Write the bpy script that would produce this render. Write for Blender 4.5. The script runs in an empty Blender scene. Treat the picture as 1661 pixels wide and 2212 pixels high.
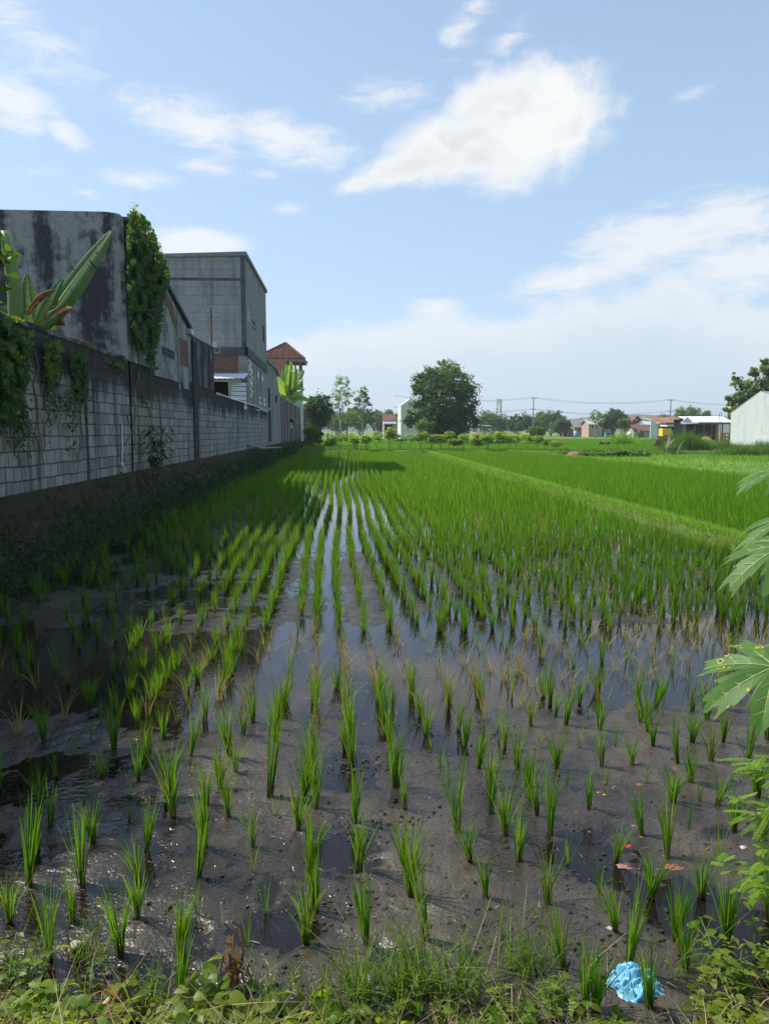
import bpy, math, random
import numpy as np
from mathutils import Vector

rnd = random.Random(7)
SC = bpy.context.scene
COL = SC.collection
rad = math.radians

# ------------------------------------------------------------------ camera
FP = 1609.0                      # focal length in photo units (photo 1661 x 2212)
PITCH = math.atan(176 / FP)
YAW = math.atan(87.5 / FP * math.cos(PITCH))
CAM = np.array([0.0, 0.0, 2.1])
Fw = np.array([math.sin(YAW) * math.cos(PITCH), math.cos(YAW) * math.cos(PITCH), -math.sin(PITCH)])
Rt = np.array([math.cos(YAW), -math.sin(YAW), 0.0])
Up = np.cross(Rt, Fw)
cd = bpy.data.cameras.new("camera")
cam = bpy.data.objects.new("camera", cd)
COL.objects.link(cam)
cam.location = CAM
cam.rotation_euler = (math.pi / 2 - PITCH, 0, -YAW)
cd.sensor_fit = 'VERTICAL'
cd.sensor_height = 36
cd.sensor_width = 36
cd.lens = FP / 2212 * 36
cd.clip_start = 0.05
cd.clip_end = 6000
SC.camera = cam


def ray(x, y):
    return Fw + (x - 830.5) / FP * Rt - (y - 1106) / FP * Up


def at(x, y, Y):
    d = ray(x, y)
    return CAM + d * (Y / d[1])


def onz(x, y, z=0.0):
    d = ray(x, y)
    return CAM + d * ((z - CAM[2]) / d[2])


def onx(x, y, X):
    d = ray(x, y)
    return CAM + d * (X / d[0])


def azel(x, y):
    d = ray(x, y)
    d = d / np.linalg.norm(d)
    return math.atan2(d[0], d[1]), math.asin(d[2])


# ------------------------------------------------------------------ sun, exposure
SUN_EL = rad(51)
SUN_H = np.array([-0.906, 0.423])            # horizontal direction towards the sun
SUN_ROT = math.atan2(SUN_H[0], SUN_H[1])     # clockwise from +Y
SKY_STRENGTH = 0.118
sd = bpy.data.lights.new("sun", 'SUN')
sd.energy = 5.0
sd.angle = rad(0.53)
sd.color = (1.0, 0.95, 0.86)
sun = bpy.data.objects.new("sun", sd)
COL.objects.link(sun)
sv = Vector((SUN_H[0] * math.cos(SUN_EL), SUN_H[1] * math.cos(SUN_EL), math.sin(SUN_EL)))
sun.rotation_euler = sv.to_track_quat('Z', 'Y').to_euler()
sun.location = (-30, 20, 40)
SC.view_settings.view_transform = 'Standard'
SC.view_settings.look = 'None'
SC.view_settings.exposure = 0.42
SC.view_settings.gamma = 1.0
SC.render.engine = 'CYCLES'
cy = SC.cycles
cy.max_bounces = 6
cy.diffuse_bounces = 3
cy.glossy_bounces = 3
cy.transmission_bounces = 4
cy.transparent_max_bounces = 10
cy.volume_bounces = 0
cy.caustics_reflective = False
cy.caustics_refractive = False
cy.sample_clamp_indirect = 6
cy.use_denoising = True


# ------------------------------------------------------------------ node helper
class NT:
    def __init__(s, tree):
        s.t = tree
        tree.nodes.clear()

    def n(s, typ, **kw):
        nd = s.t.nodes.new(typ)
        for k, v in kw.items():
            setattr(nd, k, v)
        return nd

    def put(s, sock, v):
        if v is None:
            return
        if isinstance(v, bpy.types.NodeSocket):
            s.t.links.new(v, sock)
        elif isinstance(v, (tuple, list)) and sock.type == 'RGBA' and len(v) == 3:
            sock.default_value = (*v, 1)
        else:
            sock.default_value = v

    def math(s, op, a, b=None, c=None, clamp=False):
        nd = s.n('ShaderNodeMath', operation=op, use_clamp=clamp)
        s.put(nd.inputs[0], a); s.put(nd.inputs[1], b); s.put(nd.inputs[2], c)
        return nd.outputs[0]

    def vec(s, op, a, b=None, out=0):
        nd = s.n('ShaderNodeVectorMath', operation=op)
        s.put(nd.inputs[0], a); s.put(nd.inputs[1], b)
        return nd.outputs[out]

    def mapping(s, v, loc=(0, 0, 0), rot=(0, 0, 0), scale=(1, 1, 1), typ='POINT'):
        nd = s.n('ShaderNodeMapping', vector_type=typ)
        s.put(nd.inputs['Vector'], v)
        if typ != 'VECTOR':
            nd.inputs['Location'].default_value = loc
        nd.inputs['Rotation'].default_value = rot
        nd.inputs['Scale'].default_value = scale
        return nd.outputs[0]

    def noise(s, v, scale, detail=4, rough=0.55, dist=0.0, out=0):
        nd = s.n('ShaderNodeTexNoise')
        s.put(nd.inputs['Vector'], v)
        nd.inputs['Scale'].default_value = scale
        nd.inputs['Detail'].default_value = detail
        nd.inputs['Roughness'].default_value = rough
        nd.inputs['Distortion'].default_value = dist
        return nd.outputs[out]

    def voro(s, v, scale, feature='F1', out='Distance'):
        nd = s.n('ShaderNodeTexVoronoi', feature=feature)
        s.put(nd.inputs['Vector'], v)
        nd.inputs['Scale'].default_value = scale
        return nd.outputs[out]

    def ramp(s, v, stops, interp='LINEAR'):
        nd = s.n('ShaderNodeValToRGB')
        cr = nd.color_ramp
        cr.interpolation = interp
        while len(cr.elements) < len(stops):
            cr.elements.new(0.5)
        for e, (p, c) in zip(cr.elements, stops):
            e.position = p
            e.color = (*c, 1) if isinstance(c, (tuple, list)) else (c, c, c, 1)
        s.put(nd.inputs[0], v)
        return nd.outputs[0]

    def smooth(s, v, a, b, lo=0.0, hi=1.0):
        nd = s.n('ShaderNodeMapRange', interpolation_type='SMOOTHSTEP')
        s.put(nd.inputs[0], v)
        nd.inputs[1].default_value = a; nd.inputs[2].default_value = b
        nd.inputs[3].default_value = lo; nd.inputs[4].default_value = hi
        return nd.outputs[0]

    def mix(s, f, a, b, blend='MIX'):
        nd = s.n('ShaderNodeMix', data_type='RGBA', blend_type=blend)
        s.put(nd.inputs[0], f); s.put(nd.inputs[6], a); s.put(nd.inputs[7], b)
        return nd.outputs[2]

    def bump(s, h, strength=0.4, dist=0.02, normal=None):
        nd = s.n('ShaderNodeBump')
        nd.inputs['Strength'].default_value = strength
        nd.inputs['Distance'].default_value = dist
        s.put(nd.inputs['Height'], h)
        s.put(nd.inputs['Normal'], normal)
        return nd.outputs[0]

    def sep(s, v):
        nd = s.n('ShaderNodeSeparateXYZ'); s.put(nd.inputs[0], v)
        return nd.outputs

    def comb(s, x, y, z):
        nd = s.n('ShaderNodeCombineXYZ')
        s.put(nd.inputs[0], x); s.put(nd.inputs[1], y); s.put(nd.inputs[2], z)
        return nd.outputs[0]

    def pos(s):
        return s.n('ShaderNodeNewGeometry').outputs['Position']

    def bsdf(s, col, rough=0.8, normal=None, spec=0.5, **kw):
        nd = s.n('ShaderNodeBsdfPrincipled')
        s.put(nd.inputs['Base Color'], col)
        s.put(nd.inputs['Roughness'], rough)
        s.put(nd.inputs['Normal'], normal)
        s.put(nd.inputs['Specular IOR Level'], spec)
        for k, v in kw.items():
            s.put(nd.inputs[k], v)
        return nd.outputs[0]

    def out(s, sh, world=False):
        nd = s.n('ShaderNodeOutputWorld' if world else 'ShaderNodeOutputMaterial')
        s.t.links.new(sh, nd.inputs['Surface'])
        return nd


# ------------------------------------------------------------------ world: sky and clouds
def make_world():
    w = bpy.data.worlds.new("World")
    SC.world = w
    w.use_nodes = True
    t = NT(w.node_tree)
    sky = t.n('ShaderNodeTexSky', sky_type='NISHITA')
    sky.sun_disc = False
    sky.sun_elevation = SUN_EL
    sky.sun_rotation = SUN_ROT
    sky.air_density = 1.0
    sky.dust_density = 0.7
    sky.ozone_density = 1.2
    gen = t.n('ShaderNodeTexCoord').outputs['Generated']
    x, y, z = t.sep(gen)
    az = t.math('ARCTAN2', x, y)
    el = t.math('ARCSINE', z)
    P = t.comb(az, el, 0.0)
    n1 = t.noise(t.mapping(P, scale=(1, 1.5, 1)), 11, 8, 0.62)
    n2 = t.noise(t.mapping(P, loc=(3, 1, 0), rot=(0, 0, -0.25), scale=(1, 3.2, 1)), 16, 8, 0.68, 0.6)
    n3 = t.noise(t.mapping(P, loc=(7, 2, 0), scale=(1, 1.6, 1)), 5, 6, 0.6)
    nd = t.noise(t.mapping(P, loc=(1, 9, 0)), 28, 5, 0.6)

    def blob(cx, cy_, rx, ry, rot, wgt):
        a, e = azel(cx, cy_)
        nd_ = t.mapping(P, loc=(a, e, 0), rot=(0, 0, rad(rot)), scale=(rx / FP, ry / FP, 1), typ='TEXTURE')
        ln = t.vec('LENGTH', nd_, out=1)
        return t.math('MULTIPLY', t.math('SUBTRACT', 1.0, ln, clamp=True), wgt)

    def union(lst):
        f = None
        for b in lst:
            s_ = blob(*b)
            f = s_ if f is None else t.math('MAXIMUM', f, s_)
        return f
    cum = union([(1130, 275, 240, 135, 12, 1.0), (1195, 225, 92, 92, 0, 1.0), (1222, 272, 82, 105, 0, 1.0),
                 (1010, 310, 210, 95, 14, 0.95), (1040, 232, 150, 78, 20, 0.85), (1115, 222, 110, 76, 0, 0.9), (950, 300, 150, 80, 25, 0.85), (880, 362, 200, 44, 12, 0.8),
                 (780, 394, 90, 26, 12, 0.7), (1100, 345, 200, 60, 0, 0.7)])
    cf = t.math('ADD', cum, t.math('MULTIPLY', t.math('SUBTRACT', n1, 0.5), 0.85))
    cf = t.math('ADD', cf, t.math('MULTIPLY', t.math('SUBTRACT', nd, 0.5), 0.45))
    cden = t.math('MULTIPLY', t.smooth(cf, 0.08, 0.58), t.smooth(cum, 0.0, 0.12))
    soft = union([(850, 205, 190, 60, 0, 0.42), (430, 268, 260, 75, -8, 0.62), (610, 300, 240, 70, -8, 0.66),
                  (310, 388, 130, 34, 4, 0.55), (450, 362, 120, 30, 0, 0.42), (560, 378, 110, 24, 0, 0.38),
                  (25, 215, 120, 75, -15, 0.75), (140, 285, 80, 34, -25, 0.55), (110, 105, 230, 100, -15, 0.40),
                  (15, 40, 120, 80, 0, 0.4), (990, 70, 90, 55, 40, 0.42), (1090, 95, 120, 40, 30, 0.38),
                  (1030, 12, 70, 22, 0, 0.5), (1400, 525, 250, 105, 8, 0.70), (1570, 480, 260, 90, 0, 0.62),
                  (1240, 600, 240, 60, 10, 0.62), (1610, 570, 230, 110, 0, 0.66), (430, 528, 150, 45, 0, 1.0),
                  (615, 450, 90, 22, 8, 0.45), (100, 370, 80, 24, 0, 0.4), (185, 417, 50, 18, 0, 0.45),
                  (1500, 200, 160, 26, 15, 0.26), (1060, 405, 120, 26, 0, 0.45), (950, 665, 120, 40, 0, 0.55)])
    sf = t.math('ADD', soft, t.math('MULTIPLY', t.math('SUBTRACT', n2, 0.5), 1.05))
    sden = t.math('MULTIPLY', t.smooth(sf, 0.10, 0.62), t.smooth(soft, 0.0, 0.3))
    sden = t.math('MULTIPLY', sden, 0.8)
    # low bank of cumulus along the horizon
    pts = [(-400, 800), (420, 720), (600, 728), (700, 690), (800, 682), (950, 668), (1090, 668), (1200, 640),
           (1330, 612), (1450, 580), (1560, 640), (1661, 660), (2500, 600)]
    a0, a1 = azel(pts[0][0], 700)[0], azel(pts[-1][0], 700)[0]
    stops = [((azel(px, py)[0] - a0) / (a1 - a0), azel(px, py)[1] / 0.4) for px, py in pts]
    tt = t.math('DIVIDE', t.math('SUBTRACT', az, a0), a1 - a0)
    edge = t.math('MULTIPLY', t.sep(t.ramp(tt, stops))[0], 0.4)
    edge = t.math('ADD', edge, t.math('MULTIPLY', t.math('SUBTRACT', n1, 0.5), 0.09))
    ed = t.math('SUBTRACT', edge, el)
    bden = t.smooth(ed, -0.007, 0.028, 0, 0.86)
    brim = t.smooth(ed, 0.0, 0.10)
    k = 1.0 / SKY_STRENGTH
    white = (0.71 * k, 0.72 * k, 0.725 * k)
    grey = (0.50 * k, 0.545 * k, 0.58 * k)
    lowc = (0.50 * k, 0.595 * k, 0.67 * k)
    hi = (0.67 * k, 0.70 * k, 0.73 * k)
    base = t.mix(1.0, sky.outputs[0], (1.0, 1.0, 1.0), 'MULTIPLY')
    # thin moist veil that lifts the blue towards the horizon and the sun
    veil = t.smooth(el, 0.90, 0.0, 0.24, 0.66)
    base = t.mix(veil, base, (0.42 * k, 0.58 * k, 0.78 * k))
    c = t.mix(sden, base, white)
    lowm = t.mix(brim, hi, lowc)
    c = t.mix(bden, c, lowm)
    shade = t.math('MULTIPLY', t.smooth(n3, 0.42, 0.62), t.smooth(cf, 0.3, 0.85))
    bil = t.noise(t.mapping(P, loc=(2.02, 0.985, 0), scale=(1, 1.4, 1)), 13, 6, 0.6)
    shade = t.math('ADD', t.math('MULTIPLY', shade, 0.55), t.math('MULTIPLY', t.smooth(bil, 0.50, 0.66), t.math('MULTIPLY', t.smooth(cf, 0.35, 0.8), 0.45)), clamp=True)
    cc = t.mix(shade, white, grey)
    c = t.mix(cden, c, cc)
    bg = t.n('ShaderNodeBackground')
    t.put(bg.inputs[0], c)
    bg.inputs[1].default_value = SKY_STRENGTH
    t.out(bg.outputs[0], world=True)
    w.cycles.sampling_method = 'MANUAL'
    w.cycles.sample_map_resolution = 1024


make_world()

# ------------------------------------------------------------------ materials
MAT = {}


def newmat(name):
    m = bpy.data.materials.new(name)
    m.use_nodes = True
    MAT[name] = m
    return m, NT(m.node_tree)


def m_plain(name, col, rough=0.7, var=0.25, scale=6.0, bump=0.15, spec=0.4, metal=0.0):
    m, t = newmat(name)
    p = t.pos()
    n = t.noise(p, scale, 6, 0.6)
    d = tuple(c * (1 - var) for c in col)
    l = tuple(min(1, c * (1 + var)) for c in col)
    c = t.ramp(n, [(0.25, d), (0.75, l)])
    nb = t.noise(p, scale * 6, 4, 0.6)
    t.out(t.bsdf(c, rough, t.bump(nb, bump, 0.01), spec, Metallic=metal))
    return m


def m_leaf(name, a, b, trans, tfac=0.45, rough=0.45, spec=0.35, obj_random=False, grad=None):
    """leaf: colour varies from leaf to leaf; light passes through"""
    m, t = newmat(name)
    g = t.n('ShaderNodeNewGeometry')
    r = g.outputs['Random Per Island']
    c = t.ramp(r, [(0.0, a), (1.0, b)])
    tr = trans
    if obj_random:
        loc_ = t.n('ShaderNodeObjectInfo').outputs['Location']
        pn = t.noise(loc_, 0.22, 3, 0.6)
        orr = t.n('ShaderNodeObjectInfo').outputs['Random']
        hs = t.n('ShaderNodeHueSaturation')
        t.put(hs.inputs['Hue'], t.math('ADD', 0.474, t.math('ADD', t.math('MULTIPLY', orr, 0.03), t.math('MULTIPLY', pn, 0.045))))
        t.put(hs.inputs['Value'], t.math('ADD', 0.45, t.math('ADD', t.math('MULTIPLY', orr, 0.5), t.math('MULTIPLY', pn, 0.6))))
        t.put(hs.inputs['Color'], c)
        c = hs.outputs[0]
    if grad:
        gz = t.sep(t.n('ShaderNodeTexCoord').outputs['Generated'])[2]
        c = t.mix(t.smooth(gz, grad[1], grad[2]), grad[0], c)
        tr = t.mix(t.smooth(gz, grad[1], grad[2]), grad[0], trans)
    pr = t.bsdf(c, rough, None, spec)
    tl = t.n('ShaderNodeBsdfTranslucent')
    t.put(tl.inputs[0], tr)
    mx = t.n('ShaderNodeMixShader')
    mx.inputs[0].default_value = tfac
    t.t.links.new(pr, mx.inputs[1]); t.t.links.new(tl.outputs[0], mx.inputs[2])
    t.out(mx.outputs[0])
    return m


# vegetation
m_leaf('rice_green', (0.022, 0.095, 0.006), (0.065, 0.155, 0.012), (0.20, 0.40, 0.010), 0.5, 0.5, 0.16, True,
       ((0.11, 0.10, 0.03), 0.02, 0.28))
m_leaf('rice_yellow', (0.24, 0.20, 0.06), (0.40, 0.30, 0.10), (0.42, 0.33, 0.08), 0.4, 0.6, 0.2, True)
m_leaf('rice_far', (0.034, 0.13, 0.008), (0.10, 0.21, 0.016), (0.25, 0.48, 0.02), 0.5, 0.6, 0.12, True)
m_leaf('tree_dark', (0.016, 0.055, 0.010), (0.045, 0.105, 0.018), (0.09, 0.20, 0.015), 0.34, 0.5, 0.2)
m_leaf('tree_mid', (0.035, 0.095, 0.012), (0.09, 0.16, 0.025), (0.18, 0.33, 0.02), 0.42, 0.5, 0.2)
m_leaf('tree_light', (0.07, 0.15, 0.03), (0.16, 0.23, 0.06), (0.26, 0.40, 0.05), 0.45, 0.5, 0.2)
m_leaf('tree_teak', (0.07, 0.13, 0.03), (0.17, 0.22, 0.09), (0.24, 0.34, 0.04), 0.42)
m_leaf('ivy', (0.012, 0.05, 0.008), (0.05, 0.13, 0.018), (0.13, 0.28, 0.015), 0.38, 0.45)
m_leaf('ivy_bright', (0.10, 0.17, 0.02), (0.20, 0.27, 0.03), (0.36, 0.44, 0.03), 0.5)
m_leaf('cassava', (0.10, 0.22, 0.02), (0.20, 0.32, 0.03), (0.45, 0.66, 0.04), 0.52)
m_leaf('cassava_old', (0.18, 0.24, 0.03), (0.30, 0.32, 0.04), (0.52, 0.60, 0.04), 0.52)
m_leaf('weed', (0.07, 0.15, 0.012), (0.18, 0.23, 0.022), (0.38, 0.50, 0.02), 0.5)
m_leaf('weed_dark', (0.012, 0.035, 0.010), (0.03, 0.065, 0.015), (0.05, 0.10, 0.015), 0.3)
m_leaf('weed_bright', (0.10, 0.17, 0.02), (0.20, 0.26, 0.035), (0.34, 0.42, 0.03), 0.5)
m_leaf('weed_red', (0.30, 0.10, 0.03), (0.36, 0.16, 0.04), (0.5, 0.2, 0.04), 0.4)
m_leaf('grass', (0.06, 0.14, 0.015), (0.15, 0.22, 0.04), (0.22, 0.36, 0.03), 0.45)
m_leaf('grass_pale', (0.09, 0.22, 0.02), (0.18, 0.29, 0.04), (0.34, 0.58, 0.03), 0.48)
m_leaf('dry_grass', (0.22, 0.16, 0.08), (0.46, 0.36, 0.22), (0.4, 0.3, 0.14), 0.25, 0.8, 0.1)
m_leaf('reed', (0.04, 0.11, 0.015), (0.10, 0.19, 0.03), (0.17, 0.32, 0.03), 0.42)
m_leaf('plume', (0.45, 0.42, 0.33), (0.62, 0.58, 0.48), (0.5, 0.46, 0.36), 0.4, 0.9, 0.1)
m_leaf('dead_leaf', (0.10, 0.055, 0.025), (0.24, 0.14, 0.06), (0.32, 0.17, 0.05), 0.3, 0.8, 0.1)
m_leaf('banana_leaf', (0.035, 0.10, 0.025), (0.06, 0.14, 0.03), (0.17, 0.30, 0.02), 0.42, 0.35, 0.5)
m_leaf('banana_leaf_far', (0.09, 0.2, 0.03), (0.15, 0.28, 0.05), (0.36, 0.55, 0.05), 0.5, 0.35, 0.5)
m_plain('banana_rib', (0.34, 0.40, 0.14), 0.5, 0.15, 8)
m_plain('banana_stem', (0.16, 0.24, 0.06), 0.5, 0.3, 5)
m_plain('stem_green', (0.14, 0.20, 0.05), 0.6, 0.25, 10)
m_plain('bark', (0.13, 0.10, 0.075), 0.9, 0.35, 4, 0.5, 0.2)
m_plain('bark_pale', (0.30, 0.27, 0.22), 0.9, 0.25, 4, 0.4, 0.2)
m_plain('twig', (0.19, 0.11, 0.06), 0.85, 0.4, 14, 0.4, 0.2)
m_plain('dead_wood', (0.42, 0.30, 0.18), 0.85, 0.35, 12, 0.4, 0.2)
m_plain('straw', (0.34, 0.25, 0.14), 0.95, 0.4, 20, 0.8, 0.1)
# building stuff
m_plain('concrete', (0.26, 0.255, 0.25), 0.9, 0.3, 2.2, 0.3, 0.2)
m_plain('concrete_dark', (0.10, 0.098, 0.10), 0.9, 0.4, 2.5, 0.35, 0.2)
m_plain('pale_plaster', (0.58, 0.58, 0.54), 0.9, 0.10, 1.0, 0.15, 0.2)
m_plain('white_paint', (0.74, 0.75, 0.74), 0.7, 0.08, 1.5, 0.05)
m_plain('mint_wall', (0.60, 0.68, 0.66), 0.85, 0.10, 1.0, 0.1)
m_plain('pink_wall', (0.42, 0.32, 0.26), 0.9, 0.2, 0.8, 0.2)
m_plain('tan_wall', (0.36, 0.33, 0.28), 0.9, 0.2, 0.8, 0.2)
m_plain('grey_roof', (0.20, 0.20, 0.195), 0.85, 0.25, 1.2, 0.2)
m_plain('cream_roof', (0.38, 0.38, 0.31), 0.8, 0.2, 1.2, 0.2)
m_plain('blue_roof', (0.35, 0.45, 0.58), 0.6, 0.1, 1.2, 0.1)
m_plain('dark_inside', (0.012, 0.011, 0.014), 0.95, 0.3, 1.0, 0.1, 0.1)  # near-black colour standing in for the shade inside openings and sheds
m_plain('wood', (0.20, 0.13, 0.08), 0.85, 0.35, 6, 0.3, 0.2)
m_plain('wood_pale', (0.42, 0.36, 0.27), 0.85, 0.25, 6, 0.3, 0.2)
m_plain('wood_fascia', (0.28, 0.20, 0.21), 0.75, 0.2, 3, 0.2)
m_plain('teal', (0.05, 0.32, 0.30), 0.6, 0.15, 2, 0.1)
m_plain('teal_dark', (0.06, 0.17, 0.20), 0.7, 0.2, 2, 0.1)
m_plain('yellow_paint', (0.80, 0.55, 0.02), 0.45, 0.08, 2, 0.05)
m_plain('tyre', (0.02, 0.02, 0.02), 0.9, 0.2, 6, 0.2)
m_plain('rust_steel', (0.16, 0.07, 0.05), 0.8, 0.3, 5, 0.2)
m_plain('galv', (0.42, 0.43, 0.45), 0.5, 0.12, 4, 0.1, 0.5, 0.6)
m_plain('pvc', (0.66, 0.66, 0.66), 0.45, 0.12, 6, 0.05)
m_plain('pole_grey', (0.20, 0.20, 0.21), 0.8, 0.15, 3, 0.1)
m_plain('wire', (0.06, 0.065, 0.07), 0.7, 0.1, 3, 0.0)
m_plain('sand', (0.62, 0.30, 0.14), 0.95, 0.15, 2.0, 0.4, 0.1)
m_plain('blue_plastic', (0.05, 0.25, 0.55), 0.5, 0.1, 4, 0.0)
m_plain('tank_white', (0.78, 0.80, 0.82), 0.5, 0.06, 2, 0.0)
m_plain('shell', (0.36, 0.30, 0.22), 0.5, 0.4, 40, 0.2)
m_plain('stone_pale', (0.50, 0.45, 0.38), 0.8, 0.25, 30, 0.4)
m_plain('red_wrap', (0.55, 0.03, 0.03), 0.35, 0.2, 40, 0.1)
m_plain('orange_wrap', (0.55, 0.19, 0.03), 0.35, 0.2, 40, 0.1)
m_plain('yellow_wrap', (0.80, 0.58, 0.04), 0.35, 0.2, 40, 0.1)
m_plain('pink_wrap', (0.28, 0.15, 0.13), 0.4, 0.3, 40, 0.2)
m_plain('brown_wrap', (0.22, 0.09, 0.045), 0.5, 0.3, 40, 0.2)
m_plain('white_wrap', (0.55, 0.54, 0.52), 0.4, 0.2, 40, 0.2)
m_plain('green_wrap', (0.05, 0.42, 0.08), 0.4, 0.2, 40, 0.1)
m_plain('hill_green', (0.06, 0.10, 0.06), 0.95, 0.2, 0.02, 0.0, 0.1)


def m_mud():
    m, t = newmat('mud')
    p = t.pos()
    n1 = t.noise(p, 2.2, 6, 0.6)
    n2 = t.noise(p, 15, 5, 0.6)
    n3 = t.noise(p, 45, 2, 0.5)
    n4 = t.noise(p, 0.9, 3, 0.5)
    c = t.ramp(n1, [(0.3, (0.034, 0.027, 0.020)), (0.7, (0.078, 0.061, 0.044))])
    c = t.mix(t.smooth(n2, 0.52, 0.75, 0, 0.5), c, (0.082, 0.066, 0.051))
    z = t.sep(p)[2]
    wet = t.smooth(z, 0.0, 0.02)
    c = t.mix(t.math('SUBTRACT', 1.0, wet), c, (0.026, 0.021, 0.018))
    rg = t.math('ADD', t.math('MULTIPLY', t.smooth(n4, 0.40, 0.56), 0.30), t.math('ADD', t.math('MULTIPLY', n1, 0.14), t.math('MULTIPLY', wet, 0.10)))
    vo = t.voro(p, 55)
    h = t.math('ADD', t.math('MULTIPLY', n2, 0.6), t.math('MULTIPLY', n3, 0.42))
    h = t.math('ADD', h, t.math('MULTIPLY', t.smooth(vo, 0.22, 0.0), 0.30))
    nb = t.bump(h, 0.9, 0.020)
    t.out(t.bsdf(c, rg, nb, 0.5))


def m_water():
    m, t = newmat('water')
    p = t.pos()
    n = t.noise(t.mapping(p, scale=(1, 1.6, 1)), 17, 3, 0.5)
    n2 = t.noise(p, 2.0, 2, 0.5)
    y = t.sep(p)[1]
    x = t.sep(p)[0]
    # breeze ripples in the open left corner
    amp = t.math('MULTIPLY', t.smooth(x, -0.6, -1.8, 0.03, 0.35), t.smooth(n2, 0.35, 0.65, 0.25, 1.0))
    nd = t.n('ShaderNodeBump')
    nd.inputs['Distance'].default_value = 0.012
    t.put(nd.inputs['Strength'], amp)
    t.put(nd.inputs['Height'], n)
    gl = t.n('ShaderNodeBsdfGlossy')
    gl.inputs['Roughness'].default_value = 0.03
    gl.inputs['Color'].default_value = (0.95, 0.96, 1, 1)
    t.put(gl.inputs['Normal'], nd.outputs[0])
    tr = t.n('ShaderNodeBsdfTransparent')
    tr.inputs['Color'].default_value = (0.62, 0.56, 0.48, 1)
    fr = t.n('ShaderNodeFresnel')
    fr.inputs['IOR'].default_value = 1.42
    t.put(fr.inputs['Normal'], nd.outputs[0])
    mx = t.n('ShaderNodeMixShader')
    t.put(mx.inputs[0], fr.outputs[0])
    t.t.links.new(tr.outputs[0], mx.inputs[1]); t.t.links.new(gl.outputs[0], mx.inputs[2])
    t.out(mx.outputs[0])


def m_soil(name, a, b, scale=3.0, bump=0.6, moss=None):
    m, t = newmat(name)
    p = t.pos()
    n1 = t.noise(p, scale, 7, 0.65)
    n2 = t.noise(p, scale * 9, 5, 0.6)
    c = t.ramp(n1, [(0.3, a), (0.7, b)])
    if moss:
        n3 = t.noise(p, scale * 0.7, 5, 0.6)
        c = t.mix(t.smooth(n3, 0.48, 0.66), c, moss)
    h = t.math('ADD', n1, t.math('MULTIPLY', n2, 0.5))
    t.out(t.bsdf(c, 0.95, t.bump(h, bump, 0.05), 0.15))


def m_field():
    m, t = newmat('field')
    p = t.pos()
    n1 = t.noise(t.mapping(p, scale=(0.25, 1, 1)), 0.06, 5, 0.6)
    n2 = t.noise(p, 1.6, 6, 0.7)
    c = t.ramp(n1, [(0.3, (0.075, 0.16, 0.018)), (0.55, (0.13, 0.22, 0.03)), (0.75, (0.20, 0.25, 0.045))])
    c = t.mix(t.smooth(n2, 0.4, 0.75, 0, 0.55), c, (0.05, 0.12, 0.015))
    t.out(t.bsdf(c, 0.9, t.bump(n2, 0.6, 0.15), 0.2))


def wallcoord(t, along='y'):
    p = t.pos()
    x, y, z = t.sep(p)
    return p, t.comb(y if along == 'y' else x, z, 0.0), (y if along == 'y' else x), z


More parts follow.
